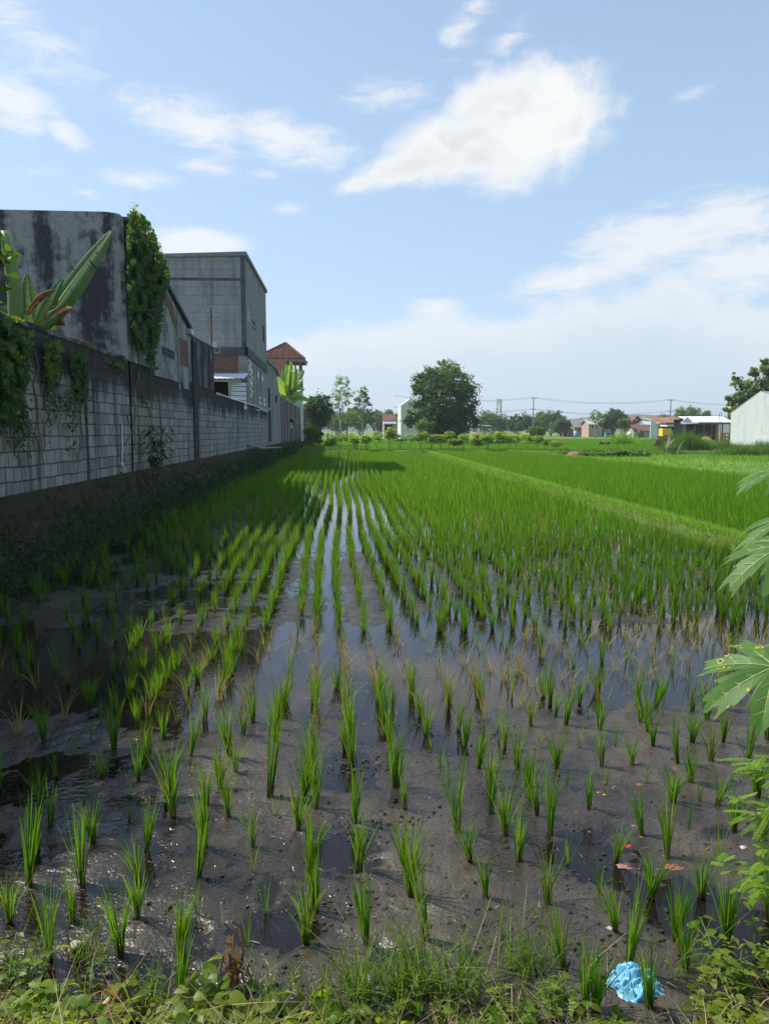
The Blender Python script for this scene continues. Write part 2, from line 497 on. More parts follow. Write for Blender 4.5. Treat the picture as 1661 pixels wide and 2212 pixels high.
def m_block(name, along='y', a=(0.30, 0.30, 0.305), b=(0.20, 0.20, 0.21), mortar=(0.085, 0.082, 0.085), bw=0.40,
            rh=0.222, top=3.1, stain=0.8, ms=0.016):
    m, t = newmat(name)
    p, uv, u, z = wallcoord(t, along)
    wob = t.noise(p, 1.5, 3, 0.5, out=1)
    wob2 = t.noise(p, 11, 3, 0.6, out=1)
    uvw = t.vec('ADD', uv, t.vec('MULTIPLY', t.vec('SUBTRACT', wob, (0.5, 0.5, 0.5)), (0.08, 0.07, 0)))
    uvw = t.vec('ADD', uvw, t.vec('MULTIPLY', t.vec('SUBTRACT', wob2, (0.5, 0.5, 0.5)), (0.035, 0.03, 0)))
    br = t.n('ShaderNodeTexBrick')
    t.put(br.inputs['Vector'], uvw)
    br.offset = 0.42
    br.squash = 0.8
    br.squash_frequency = 3
    br.inputs['Scale'].default_value = 1
    br.inputs['Brick Width'].default_value = bw
    br.inputs['Row Height'].default_value = rh
    br.inputs['Mortar Size'].default_value = ms
    br.inputs['Mortar Smooth'].default_value = 0.35
    br.inputs['Bias'].default_value = -0.1
    br.inputs['Color1'].default_value = (*a, 1)
    br.inputs['Color2'].default_value = (*b, 1)
    br.inputs['Mortar'].default_value = (*mortar, 1)
    c = br.outputs['Color']
    rn = t.noise(t.mapping(p, loc=(9, 3, 1)), 1.6, 5, 0.65)
    c = t.mix(t.smooth(rn, 0.54, 0.66, 0, 0.75), c, tuple((u_ + v_) * 0.5 for u_, v_ in zip(a, b)))
    ms2 = t.noise(t.mapping(p, loc=(2, 8, 5), scale=(1, 1, 0.4)), 1.9, 6, 0.7)
    c = t.mix(t.smooth(ms2, 0.56, 0.72, 0, stain * 0.55), c, (0.075, 0.08, 0.045))
    # streaks running down and mould along the top courses
    st = t.noise(t.mapping(p, scale=(3.6, 3.6, 0.38)), 1.0, 7, 0.68)
    big = t.noise(t.mapping(p, loc=(4, 0, 0), scale=(1, 1, 0.45)), 1.1, 5, 0.6)
    fine = t.noise(p, 14, 6, 0.7)
    dk = (0.028, 0.027, 0.03)
    c = t.mix(t.smooth(st, 0.46, 0.70, 0, stain * 0.85), c, dk)
    tz = t.math('ADD', t.math('SUBTRACT', z, top), t.math('MULTIPLY', t.math('SUBTRACT', big, 0.5), 1.5))
    tz = t.math('ADD', tz, t.math('MULTIPLY', t.math('SUBTRACT', st, 0.5), 0.8))
    c = t.mix(t.smooth(tz, -0.18, 0.30, 0, 0.92), c, dk)
    c = t.mix(t.smooth(big, 0.60, 0.78, 0, stain * 0.7), c, (0.05, 0.05, 0.045))
    c = t.mix(t.smooth(fine, 0.55, 0.8, 0, 0.35), c, (0.09, 0.09, 0.09))
    h = t.math('ADD', t.math('MULTIPLY', br.outputs['Fac'], -1.0), t.math('MULTIPLY', fine, 0.5))
    t.out(t.bsdf(c, 0.92, t.bump(h, 0.8, 0.018), 0.15))


def m_oldplaster(name, light=(0.34, 0.345, 0.325), dark=(0.052, 0.050, 0.058), lo=0.45, hi=0.58, crack=True, brick=False,
                 along='y'):
    m, t = newmat(name)
    p, uv, u, z = wallcoord(t, along)
    st = t.noise(t.mapping(p, scale=(2.2, 2.2, 0.28)), 1.0, 7, 0.62)
    pt = t.noise(p, 2.6, 8, 0.72)
    fine = t.noise(p, 18, 6, 0.7)
    f = t.math('ADD', t.math('MULTIPLY', st, 0.62), t.math('MULTIPLY', pt, 0.40))
    c = t.mix(t.smooth(f, lo, hi), light, dark)
    c = t.mix(t.smooth(fine, 0.5, 0.8, 0, 0.5), c, (0.15, 0.145, 0.15))
    h = t.math('MULTIPLY', fine, 0.5)
    if crack:
        v = t.voro(t.vec('ADD', p, t.vec('MULTIPLY', t.noise(p, 3, 4, 0.6, out=1), (0.3, 0.3, 0.3))), 2.6,
                   'DISTANCE_TO_EDGE')
        ck = t.smooth(v, 0.02, 0.0, 0, 0.45)
        c = t.mix(ck, c, (0.03, 0.028, 0.03))
        h = t.math('SUBTRACT', h, t.math('MULTIPLY', ck, 0.8))
    t.out(t.bsdf(c, 0.92, t.bump(h, 0.7, 0.02), 0.15))


def m_brick(name, along='y', a=(0.26, 0.11, 0.065), b=(0.16, 0.07, 0.05), mortar=(0.17, 0.15, 0.14), bw=0.23, rh=0.075,
            dirt=0.5):
    m, t = newmat(name)
    p, uv, u, z = wallcoord(t, along)
    br = t.n('ShaderNodeTexBrick')
    t.put(br.inputs['Vector'], uv)
    br.inputs['Scale'].default_value = 1
    br.inputs['Brick Width'].default_value = bw
    br.inputs['Row Height'].default_value = rh
    br.inputs['Mortar Size'].default_value = 0.011
    br.inputs['Mortar Smooth'].default_value = 0.3
    br.inputs['Color1'].default_value = (*a, 1)
    br.inputs['Color2'].default_value = (*b, 1)
    br.inputs['Mortar'].default_value = (*mortar, 1)
    n = t.noise(p, 2.5, 6, 0.7)
    fine = t.noise(p, 20, 5, 0.7)
    c = t.mix(t.smooth(n, 0.5, 0.7, 0, dirt), br.outputs['Color'], (0.10, 0.09, 0.085))
    h = t.math('ADD', t.math('MULTIPLY', br.outputs['Fac'], -1.0), t.math('MULTIPLY', fine, 0.6))
    t.out(t.bsdf(c, 0.92, t.bump(h, 0.8, 0.015), 0.15))


def m_tiles(name, a=(0.20, 0.075, 0.045), b=(0.38, 0.16, 0.075), along='x', w=0.22, h=0.26, moss=0.3):
    """clay roof tiles; geometry carries the waves where it is near enough to see them"""
    m, t = newmat(name)
    p, uv, u, z = wallcoord(t, along)
    br = t.n('ShaderNodeTexBrick')
    t.put(br.inputs['Vector'], uv)
    br.offset = 0.0
    br.inputs['Scale'].default_value = 1
    br.inputs['Brick Width'].default_value = w
    br.inputs['Row Height'].default_value = h * 0.55
    br.inputs['Mortar Size'].default_value = 0.02
    br.inputs['Mortar Smooth'].default_value = 0.6
    br.inputs['Color1'].default_value = (*a, 1)
    br.inputs['Color2'].default_value = (*b, 1)
    br.inputs['Mortar'].default_value = (0.05, 0.03, 0.025, 1)
    n = t.noise(p, 1.3, 6, 0.65)
    c = t.mix(t.smooth(n, 0.45, 0.7, 0, moss), br.outputs['Color'], (0.07, 0.05, 0.045))
    c = t.mix(t.smooth(n, 0.42, 0.25, 0, 0.4), c, (0.46, 0.21, 0.10))
    t.out(t.bsdf(c, 0.85, t.bump(t.math('MULTIPLY', br.outputs['Fac'], -1.0), 0.9, 0.04), 0.2))


m_mud(); m_water(); m_field()
m_soil('bank_soil', (0.030, 0.022, 0.017), (0.075, 0.055, 0.040), 2.5, 0.9, (0.045, 0.055, 0.018))
m_soil('bund_soil', (0.05, 0.085, 0.02), (0.12, 0.15, 0.045), 2.0, 0.6, (0.09, 0.16, 0.03))
m_soil('path_soil', (0.16, 0.12, 0.09), (0.30, 0.24, 0.18), 8.0, 0.7, (0.12, 0.12, 0.05))
m_soil('ground_soil', (0.05, 0.055, 0.03), (0.09, 0.09, 0.05), 0.4, 0.4)
m_soil('clod', (0.030, 0.024, 0.018), (0.095, 0.075, 0.055), 14, 0.5)
m_block('block_near', 'y', (0.37, 0.345, 0.315), (0.21, 0.197, 0.182), (0.085, 0.08, 0.078), 0.35, 0.222, 2.9, 1.0, 0.013)
m_block('block_far', 'y', (0.36, 0.355, 0.35), (0.25, 0.248, 0.245), (0.09, 0.088, 0.088), 0.35, 0.222, 2.8, 1.0, 0.012)
m_block('grey_block_x', 'x', (0.36, 0.36, 0.36), (0.32, 0.32, 0.325), (0.27, 0.27, 0.275), 0.9, 0.42, 11.2, 0.5, 0.012)
m_block('grey_block_y', 'y', (0.30, 0.305, 0.305), (0.275, 0.28, 0.28), (0.25, 0.25, 0.255), 0.9, 0.42, 11.2, 0.5, 0.012)
m_oldplaster('plaster_front', along='x')
m_oldplaster('plaster_side', (0.34, 0.365, 0.34), (0.12, 0.115, 0.115), 0.46, 0.64, True)
m_oldplaster('plaster_black', (0.23, 0.225, 0.22), (0.028, 0.027, 0.03), 0.36, 0.56, False)
m_oldplaster('plaster_grey', (0.30, 0.30, 0.295), (0.14, 0.138, 0.14), 0.45, 0.68, False)
m_oldplaster('plaster_pier', (0.24, 0.238, 0.235), (0.05, 0.048, 0.05), 0.42, 0.6, False)
m_oldplaster('stain_black', (0.06, 0.052, 0.05), (0.016, 0.014, 0.015), 0.42, 0.6, False)
m_oldplaster('white_wall', (0.82, 0.82, 0.79), (0.68, 0.69, 0.67), 0.48, 0.66, False, along='x')
m_brick('brick_y', 'y')
m_brick('brick_x', 'x')
m_brick('brown_brick', 'y', (0.17, 0.12, 0.105), (0.12, 0.088, 0.082), (0.13, 0.11, 0.105), 0.24, 0.08, 0.6)
m_brick('house_brick', 'x', (0.42, 0.26, 0.18), (0.34, 0.22, 0.16), (0.36, 0.30, 0.26), 0.24, 0.08, 0.3)
m_tiles('tiles', (0.14, 0.055, 0.04), (0.25, 0.11, 0.065)); m_tiles('tiles_far', (0.30, 0.12, 0.07), (0.42, 0.20, 0.12), 'x', 0.5, 0.8, 0.35)
m_tiles('tiles_dark', (0.17, 0.075, 0.065), (0.23, 0.11, 0.095), 'x', 0.4, 0.7, 0.3)


def m_zinc(name, col, along='x', pitch=0.09, rough=0.4, metal=0.7):
    m, t = newmat(name)
    p = t.pos()
    n = t.noise(p, 2.5, 5, 0.6)
    c = t.mix(t.smooth(n, 0.45, 0.75, 0, 0.35), col, tuple(v * 0.55 for v in col))
    t.out(t.bsdf(c, rough, None, 0.5, Metallic=metal))


m_zinc('zinc', (0.62, 0.64, 0.66))
m_zinc('zinc_white', (0.80, 0.82, 0.84), metal=0.0, rough=0.6)


def m_bag():
    m, t = newmat('blue_bag')
    p = t.pos()
    n = t.noise(p, 16, 5, 0.65)
    c = t.ramp(n, [(0.3, (0.12, 0.45, 0.70)), (0.7, (0.28, 0.64, 0.85))])
    d = t.noise(p, 30, 5, 0.7)
    c = t.mix(t.smooth(d, 0.60, 0.72, 0, 0.75), c, (0.14, 0.12, 0.10))
    pr = t.bsdf(c, 0.28, None, 0.5)
    tl = t.n('ShaderNodeBsdfTranslucent'); t.put(tl.inputs[0], c)
    mx = t.n('ShaderNodeMixShader'); mx.inputs[0].default_value = 0.35
    t.t.links.new(pr, mx.inputs[1]); t.t.links.new(tl.outputs[0], mx.inputs[2])
    t.out(mx.outputs[0])


m_bag()


def m_papaya(name, holes):
    m, t = newmat(name)
    p = t.n('ShaderNodeTexCoord').outputs['Object']
    n = t.noise(p, 9, 4, 0.6)
    fine = t.noise(p, 60, 4, 0.6)
    c = t.ramp(n, [(0.3, (0.055, 0.14, 0.03)), (0.7, (0.10, 0.20, 0.05))])
    tc = (0.26, 0.46, 0.03)
    alpha = None
    if holes:
        pj = t.vec('ADD', p, t.vec('MULTIPLY', t.noise(p, 20, 3, 0.5, out=1), (0.03, 0.03, 0.0)))
        v = t.voro(pj, 30)
        sel = t.noise(p, 6, 2, 0.5)
        v2 = t.math('ADD', v, t.smooth(sel, 0.52, 0.36, 0, 0.5))
        ring = t.smooth(v2, 0.36, 0.25)
        c = t.mix(ring, c, (0.62, 0.50, 0.03))
        tc = t.mix(ring, tc, (0.7, 0.55, 0.03))
        alpha = t.smooth(v2, 0.19, 0.21)
    pr = t.bsdf(c, 0.5, t.bump(fine, 0.25, 0.004), 0.3)
    tl = t.n('ShaderNodeBsdfTranslucent'); t.put(tl.inputs[0], tc)
    mx = t.n('ShaderNodeMixShader'); mx.inputs[0].default_value = 0.42
    t.t.links.new(pr, mx.inputs[1]); t.t.links.new(tl.outputs[0], mx.inputs[2])
    sh = mx.outputs[0]
    if alpha is not None:
        tr = t.n('ShaderNodeBsdfTransparent')
        m2 = t.n('ShaderNodeMixShader')
        t.put(m2.inputs[0], alpha)
        t.t.links.new(tr.outputs[0], m2.inputs[1]); t.t.links.new(sh, m2.inputs[2])
        sh = m2.outputs[0]
    t.out(sh)


m_papaya('papaya_leaf', False)
m_papaya('papaya_eaten', True)


# ------------------------------------------------------------------ object helpers
def tag(o, label=None, cat=None, group=None, kind=None):
    if label: o['label'] = label
    if cat: o['category'] = cat
    if group: o['group'] = group
    if kind: o['kind'] = kind
    return o


def thing(name, label, cat, loc=(0, 0, 0), group=None):
    o = bpy.data.objects.new(name, None)
    o.empty_display_size = 0.2
    COL.objects.link(o)
    o.location = [float(v) for v in loc]
    return tag(o, label, cat, group)


def wloc(o):
    v = Vector((0, 0, 0))
    while o is not None:
        v = v + o.location
        o = o.parent
    return np.array(v)


def link(name, me, mat, parent=None, smooth=False, origin=None):
    """origin: where a top-level mesh thing has its own base"""
    mats = mat if isinstance(mat, (list, tuple)) else [mat]
    for mm in mats:
        me.materials.append(MAT[mm] if isinstance(mm, str) else mm)
    o = bpy.data.objects.new(name, me)
    COL.objects.link(o)
    off = None
    if parent is not None:
        o.parent = parent
        off = wloc(parent)
    elif origin is not None:
        off = np.array(origin, float)
        o.location = [float(v) for v in off]
    if off is not None and np.abs(off).max() > 0:
        n = len(me.vertices)
        co = np.empty(n * 3, np.float32)
        me.vertices.foreach_get('co', co)
        co = co.reshape(-1, 3) - off.astype(np.float32)
        me.vertices.foreach_set('co', co.ravel())
    if smooth:
        me.polygons.foreach_set('use_smooth', [True] * len(me.polygons))
    me.update()
    return o


def np_mesh(name, v, f, mi=None):
    me = bpy.data.meshes.new(name)
    v = np.asarray(v, np.float32); f = np.asarray(f, np.int32)
    k = f.shape[1]
    me.vertices.add(len(v)); me.vertices.foreach_set('co', v.ravel())
    me.loops.add(f.size); me.loops.foreach_set('vertex_index', f.ravel())
    me.polygons.add(len(f))
    me.polygons.foreach_set('loop_start', np.arange(0, f.size, k, dtype=np.int32))
    me.polygons.foreach_set('loop_total', np.full(len(f), k, np.int32))
    if mi is not None:
        me.polygons.foreach_set('material_index', np.asarray(mi, np.int32))
    me.update(calc_edges=True)
    return me


class MB:
    def __init__(s):
        s.v = []; s.f = []; s.m = []

    def face(s, pts, mi=0):
        b = len(s.v)
        s.v += [tuple(float(c) for c in p) for p in pts]
        s.f.append(tuple(range(b, b + len(pts)))); s.m.append(mi)

    def box(s, x0, x1, y0, y1, z0, z1, mi=0):
        b = len(s.v)
        for z in (z0, z1):
            s.v += [(x0, y0, z), (x1, y0, z), (x1, y1, z), (x0, y1, z)]
        for q in ((0, 3, 2, 1), (4, 5, 6, 7), (0, 1, 5, 4), (1, 2, 6, 5), (2, 3, 7, 6), (3, 0, 4, 7)):
            s.f.append(tuple(b + i for i in q)); s.m.append(mi)
        return s

    def prism(s, pts, d, mi=0):
        """polygon (3D points) pushed along d"""
        pts = [np.array(p, float) for p in pts]; d = np.array(d, float)
        n = len(pts); b = len(s.v)
        s.v += [tuple(p) for p in pts] + [tuple(p + d) for p in pts]
        s.f.append(tuple(b + i for i in range(n))); s.m.append(mi)
        s.f.append(tuple(b + n + i for i in reversed(range(n)))); s.m.append(mi)
        for i in range(n):
            j = (i + 1) % n
            s.f.append((b + i, b + n + i, b + n + j, b + j)); s.m.append(mi)
        return s

    def tube(s, pts, r, n=6, mi=0, caps=True):
        pts = [np.array(p, float) for p in pts]
        if not hasattr(r, '__len__'):
            r = [r] * len(pts)
        b = len(s.v)
        for i, p in enumerate(pts):
            a = pts[min(i + 1, len(pts) - 1)] - pts[max(i - 1, 0)]
            a = a / (np.linalg.norm(a) + 1e-9)
            ref = np.array([0, 0, 1.0]) if abs(a[2]) < 0.9 else np.array([1.0, 0, 0])
            u = np.cross(a, ref); u /= np.linalg.norm(u)
            w = np.cross(a, u)
            for k in range(n):
                t = 2 * math.pi * k / n
                s.v.append(tuple(p + r[i] * (math.cos(t) * u + math.sin(t) * w)))
        for i in range(len(pts) - 1):
            for k in range(n):
                k2 = (k + 1) % n
                s.f.append((b + i * n + k, b + i * n + k2, b + (i + 1) * n + k2, b + (i + 1) * n + k)); s.m.append(mi)
        if caps:
            s.f.append(tuple(b + k for k in reversed(range(n)))); s.m.append(mi)
            e = b + (len(pts) - 1) * n
            s.f.append(tuple(e + k for k in range(n))); s.m.append(mi)
        return s

    def build(s, name, mat, parent=None, smooth=False, origin=None):
        me = bpy.data.meshes.new(name)
        me.from_pydata(s.v, [], s.f)
        if any(s.m):
            me.polygons.foreach_set('material_index', s.m)
        return link(name, me, mat, parent, smooth, origin)


def box(name, mat, parent, *a):
    return MB().box(*a).build(name, mat, parent)


def dup(o, parent=None, **kw):
    c = o.copy()
    COL.objects.link(c)
    if parent is not None:
        c.parent = parent
    for ch in list(o.children):
        dup(ch, c)
    return c


# ------------------------------------------------------------------ numpy noise
def vnoise(x, y, seed=0):
    x = np.asarray(x, float); y = np.asarray(y, float)
    xi = np.floor(x).astype(np.int64); yi = np.floor(y).astype(np.int64)
    fx = x - xi; fy = y - yi
    fx = fx * fx * (3 - 2 * fx); fy = fy * fy * (3 - 2 * fy)

    def h(a, b):
        n = (a * 374761393 + b * 668265263 + seed * 974711) & 0x7fffffff
        n = ((n ^ (n >> 13)) * 1274126177) & 0x7fffffff
        n = n ^ (n >> 16)
        return (n & 0xffff) / 65535.0
    return (h(xi, yi) * (1 - fx) * (1 - fy) + h(xi + 1, yi) * fx * (1 - fy)
            + h(xi, yi + 1) * (1 - fx) * fy + h(xi + 1, yi + 1) * fx * fy)


def fbm(x, y, f, octv=4, seed=0, gain=0.5):
    s = 0; a = 1; tot = 0
    for i in range(octv):
        s = s + a * vnoise(np.asarray(x) * f, np.asarray(y) * f, seed + i * 17)
        tot += a; a *= gain; f *= 2.03
    return s / tot - 0.5


def sst(v, a, b):
    t = np.clip((v - a) / (b - a), 0, 1)
    return t * t * (3 - 2 * t)


WX = -4.9            # plane of the long wall
BX = 7.0             # bund between the two paddies
FY = 66.0            # far end of the paddy
ROW0, ROWS = -0.14, 0.257


_pr = random.Random(17)
PITS = [(_pr.uniform(-0.55, 0.6) * yy, yy, _pr.uniform(-0.6, 2.2), _pr.uniform(0.006, 0.013)) for yy in [2.75 + 0.165 * k for k in range(24)]]


def mudh(X, Y):
    X = np.asarray(X, float); Y = np.asarray(Y, float)
    big = fbm(X, Y, 0.55, 3, 3)
    mid = fbm(X, Y, 2.3, 3, 11)
    fine = fbm(X, Y, 9.0, 3, 23)
    base = 0.016 * sst(6.0, Y - 0.0, Y + 0.001) * 0
    base = np.where(Y < 5.4, 0.017, 0.0)
    base = 0.0135 * (1 - sst(Y, 4.9, 5.7))
    base = base - 0.034 * sst(Y, 5.3, 6.0) * (1 - sst(Y, 7.0, 8.0)) * sst(X, -3.2, -1.8)
    base = base + 0.004 * sst(Y, 7.4, 8.4) * (1 - sst(Y, 10, 14))
    base = base - 0.018 * sst(Y, 10, 17)
    # puddle corner in the shade on the left, rippled
    base = base - 0.017 * sst(-X, 0.7, 1.5) * (1 - sst(Y, 5.2, 6.4)) * sst(Y, 3.75, 4.2)
    # pool where the two-storey house mirrors
    base = base - 0.03 * np.exp(-(((X + 1.9) / 0.9) ** 2 + ((Y - 12.8) / 1.5) ** 2))
    # open channel between two rows
    base = base - 0.016 * np.exp(-((X + 0.24 + 0.1 * np.sin(Y * 0.5)) / 0.16) ** 2) * sst(Y, 6.5, 8)
    base = base - 0.014 * np.exp(-((X - 0.55 + 0.1 * np.sin(Y * 0.4 + 1)) / 0.13) ** 2) * sst(Y, 7.5, 9)
    # small puddles of the near mud
    for (px, py, r) in ((-0.02, 4.35, 0.30), (0.02, 3.55, 0.22), (-0.28, 2.95, 0.16), (1.45, 3.05, 0.34), (0.55, 4.9, 0.4),
                        (1.75, 2.75, 0.3), (-1.75, 3.45, 0.18), (-1.3, 3.2, 0.16), (1.15, 3.4, 0.16)):
        base = base - 0.026 * np.exp(-(((X - px) / r) ** 2 + ((Y - py) / (r * 0.9)) ** 2))
    for (px, py, rot, dp) in PITS:
        ca, sa = math.cos(rot), math.sin(rot)
        u_ = ((X - px) * ca + (Y - py) * sa) / 0.115; v_ = (-(X - px) * sa + (Y - py) * ca) / 0.055
        q_ = u_ * u_ + v_ * v_
        base = base - dp * np.exp(-q_ ** 2) + dp * 0.55 * np.exp(-((np.sqrt(q_) - 1.35) / 0.28) ** 2)
    base = base - 0.013 * np.clip(fbm(X * 0.8 + 20, Y * 1.2, 0.9, 3, 61) * 4 - 0.2, 0, 1)
    h = base + 0.034 * big + 0.026 * mid + 0.016 * fine + 0.009 * fbm(X, Y, 24.0, 2, 41)
    return h


def finish_later():
    pass

# ================================================================== THE GROUND
def sheet(name, x0, x1, y0, y1, z, mat, nx=1, ny=1):
    X = np.linspace(x0, x1, nx + 1); Y = np.linspace(y0, y1, ny + 1)
    g = np.stack(np.meshgrid(X, Y), -1).reshape(-1, 2)
    v = np.c_[g, np.full(len(g), z)]
    i = np.arange((nx + 1) * (ny + 1)).reshape(ny + 1, nx + 1)
    f = np.stack([i[:-1, :-1], i[:-1, 1:], i[1:, 1:], i[1:, :-1]], -1).reshape(-1, 4)
    return tag(link(name, np_mesh(name, v, f), mat), kind='structure')


def grid_mesh(X, Y, zf):
    """X, Y 2D arrays"""
    Z = zf(X, Y)
    v = np.stack([X, Y, Z], -1).reshape(-1, 3)
    ny, nx = X.shape
    i = np.arange(ny * nx).reshape(ny, nx)
    f = np.stack([i[:-1, :-1], i[:-1, 1:], i[1:, 1:], i[1:, :-1]], -1).reshape(-1, 4)
    return v, f


sheet('ground', -2500, 2500, -400, 4500, -0.25, 'ground_soil')
# the mud of the near paddy: rows get longer with distance so that near mud is finely shaped
ys = [1.7]
while ys[-1] < FY + 0.4:
    ys.append(ys[-1] + max(0.010, 0.0055 * (ys[-1] - 0.4)))
ys = np.array(ys)
xs = np.arange(-4.75, BX + 0.25, 0.0145)
X, Y = np.meshgrid(xs, ys)
v, f = grid_mesh(X, Y, mudh)
tag(link('mud', np_mesh('mud', v, f), 'mud', smooth=True), kind='structure')
sheet('water', -4.7, 16.6, 1.75, FY + 0.3, 0.0, 'water')
# right-hand paddy: mud under the crop
xs = np.arange(BX + 0.2, 16.8, 0.25); ys2 = np.arange(3, FY + 0.5, 0.4)
X, Y = np.meshgrid(xs, ys2)
v, f = grid_mesh(X, Y, lambda x, y: -0.02 + 0.05 * fbm(x, y, 1.2, 3, 5))
tag(link('mud', np_mesh('mud', v, f), 'mud', smooth=True), kind='structure')

# raised earth bunds
def bund(name, pts, w, h, mat, seed):
    """earth bank along a polyline of (x, y)"""
    P_ = [np.array(p, float) for p in pts]
    rows = []
    for a, b in zip(P_[:-1], P_[1:]):
        L = np.linalg.norm(b - a); n = max(2, int(L / 0.22))
        for k in range(n):
            rows.append(a + (b - a) * k / n)
    rows.append(P_[-1])
    rows = np.array(rows)
    tg = np.gradient(rows, axis=0); tg /= np.linalg.norm(tg, axis=1)[:, None]
    nr = np.c_[-tg[:, 1], tg[:, 0]]
    prof = np.linspace(-1, 1, 13)
    wob = fbm(rows[:, 0], rows[:, 1], 0.35, 3, seed)[:, None] * 0.35
    XY = rows[:, None, :] + nr[:, None, :] * (prof[None, :, None] * w * 0.5 * (1 + wob[:, :, None]) + wob[:, :, None] * 0.35)
    X, Y = XY[..., 0], XY[..., 1]
    Z = -0.06 + (h + 0.06) * np.clip(1 - np.abs(prof) ** 3, 0, 1)[None, :] * (1 + 0.6 * fbm(X, Y, 2.5, 3, seed + 1)) + 0.05 * fbm(X, Y, 6, 2, seed + 2)
    i = np.arange(X.size).reshape(X.shape)
    f = np.stack([i[:-1, :-1], i[:-1, 1:], i[1:, 1:], i[1:, :-1]], -1).reshape(-1, 4)
    return tag(link(name, np_mesh(name, np.stack([X, Y, Z], -1).reshape(-1, 3), f), mat, smooth=True), kind='structure')


bund('bund', [(BX + 0.12, 4), (BX - 0.02, 12.7), (BX, 25), (BX + 0.3, 45), (BX + 0.5, FY)], 0.42, 0.20, 'bund_soil', 3)
bund('bund', [(17.1, 5), (17.4, 20), (16.8, 34), (16.2, 48), (15.8, FY)], 0.7, 0.2, 'bund_soil', 8)
bund('bund', [(-4.6, FY + 0.6), (5, FY + 0.3), (15, FY), (24, FY - 3), (40, FY - 2)], 1.5, 0.34, 'bund_soil', 13)
sheet('field', -160, 420, FY + 0.8, 1300, 0.10, 'field')
sheet('field', 17.4, 200, 3, FY + 0.8, 0.06, 'field')
sheet('yard', -60, WX - 0.02, 2.5, 104, 0.9, 'ground_soil')
# sloping stone and soil foot of the wall
yy = np.r_[np.arange(0.5, 30, 0.06), np.arange(30, 104, 0.3)]
ss = np.linspace(0, 1, 15)
S, Y = np.meshgrid(ss, yy)
top = 1.10 - 0.0 * Y
Xb = WX + 0.03 + (0.16 * S + 0.42 * S ** 3) * (1 + 0.5 * fbm(Y, S, 0.6, 2, 4)) + 0.30 * fbm(Y, S * 1.4, 2.2, 5, 6, 0.6) * np.clip(S * 3, 0, 1)
Zb = 1.16 * (1 - S) - 0.05 * S + 0.10 * fbm(Y, S * 1.2 + 9, 2.0, 3, 7) * (S > 0.05)
v = np.stack([Xb, Y, Zb], -1).reshape(-1, 3)
i = np.arange(S.size).reshape(S.shape)
f = np.stack([i[:-1, :-1], i[:-1, 1:], i[1:, 1:], i[1:, :-1]], -1).reshape(-1, 4)
tag(link('bank', np_mesh('bank', v, f), 'bank_soil', smooth=True), kind='structure')


# roadside bank at the photographer's feet
def bankh(X, Y):
    h = 0.52 * (1 - sst(Y + 0.10 * np.sin(X * 1.7) + 0.14 * fbm(X, Y, 1.5, 2, 2) - 0.10 * sst(X, 1.0, 1.6), 1.45, 2.60))
    return h - 0.06 + 0.05 * fbm(X, Y, 6, 3, 31) * sst(Y, 3.2, 2.2)


xs = np.arange(-6, 7, 0.03); ys2 = np.arange(-1.5, 2.75, 0.03)
X, Y = np.meshgrid(xs, ys2)
v, f = grid_mesh(X, Y, bankh)
tag(link('path', np_mesh('path', v, f), 'path_soil', smooth=True), kind='structure')

# far blue ridge
hx = np.linspace(-900, 1500, 160)
hz = 13 + 17 * sst(hx, 250, 520) * (1 - 0.6 * sst(hx, 640, 1000)) + 10 * fbm(hx, hx * 0, 0.006, 4, 9)
v = []; f = []
for k, xx in enumerate(hx):
    v += [(xx, 1250, -1), (xx, 1310, hz[k]), (xx, 1420, -1)]
for k in range(len(hx) - 1):
    a = k * 3
    f += [(a, a + 3, a + 4, a + 1), (a + 1, a + 4, a + 5, a + 2)]
tag(link('hills', np_mesh('hills', v, f), 'hill_green', smooth=True), kind='structure')


# ================================================================== RICE
def rice_mesh(name, seed, nb, H, lean, w, segs, base_r=0.022, droop=0.10, yellow=0.0):
    r = np.random.default_rng(seed)
    V = []; F = []; MI = []
    for k in range(nb):
        yel_ = int(r.uniform() < yellow)
        a = r.uniform(0, 2 * math.pi); rr = base_r * math.sqrt(r.uniform(0, 1))
        b = np.array([rr * math.cos(a), rr * math.sin(a), -0.03])
        phi = a + r.normal(0, 0.7)
        d = np.array([math.cos(phi), math.sin(phi), 0])
        h = H * r.uniform(0.55, 1.0)
        ln = abs(r.normal(0, lean)) + 0.03
        dr = droop * r.uniform(0, 1) ** 2
        psi = r.uniform(0, 2 * math.pi)
        side = np.array([math.cos(psi), math.sin(psi), 0])
        ww = w * r.uniform(0.75, 1.25)
        o = len(V)
        for s in range(segs + 1):
            t = s / segs
            p = b + d * h * (ln * t ** 1.5 + dr * t ** 3) + np.array([0, 0, h * (t - dr * 0.7 * t ** 3)])
            wd = ww * (0.55 + 0.9 * t - 1.42 * t ** 2.2) * 0.5
            wd = max(wd, 0.0006)
            V += [p - side * wd, p + side * wd]
            if s:
                q = o + 2 * s
                F.append((q - 2, q - 1, q + 1, q)); MI.append(yel_)
    return np_mesh(name, V, F, MI)


def rice_obj(me, mat):
    me.materials.append(MAT[mat])
    o = bpy.data.objects.new('rice_plant', me)
    return o


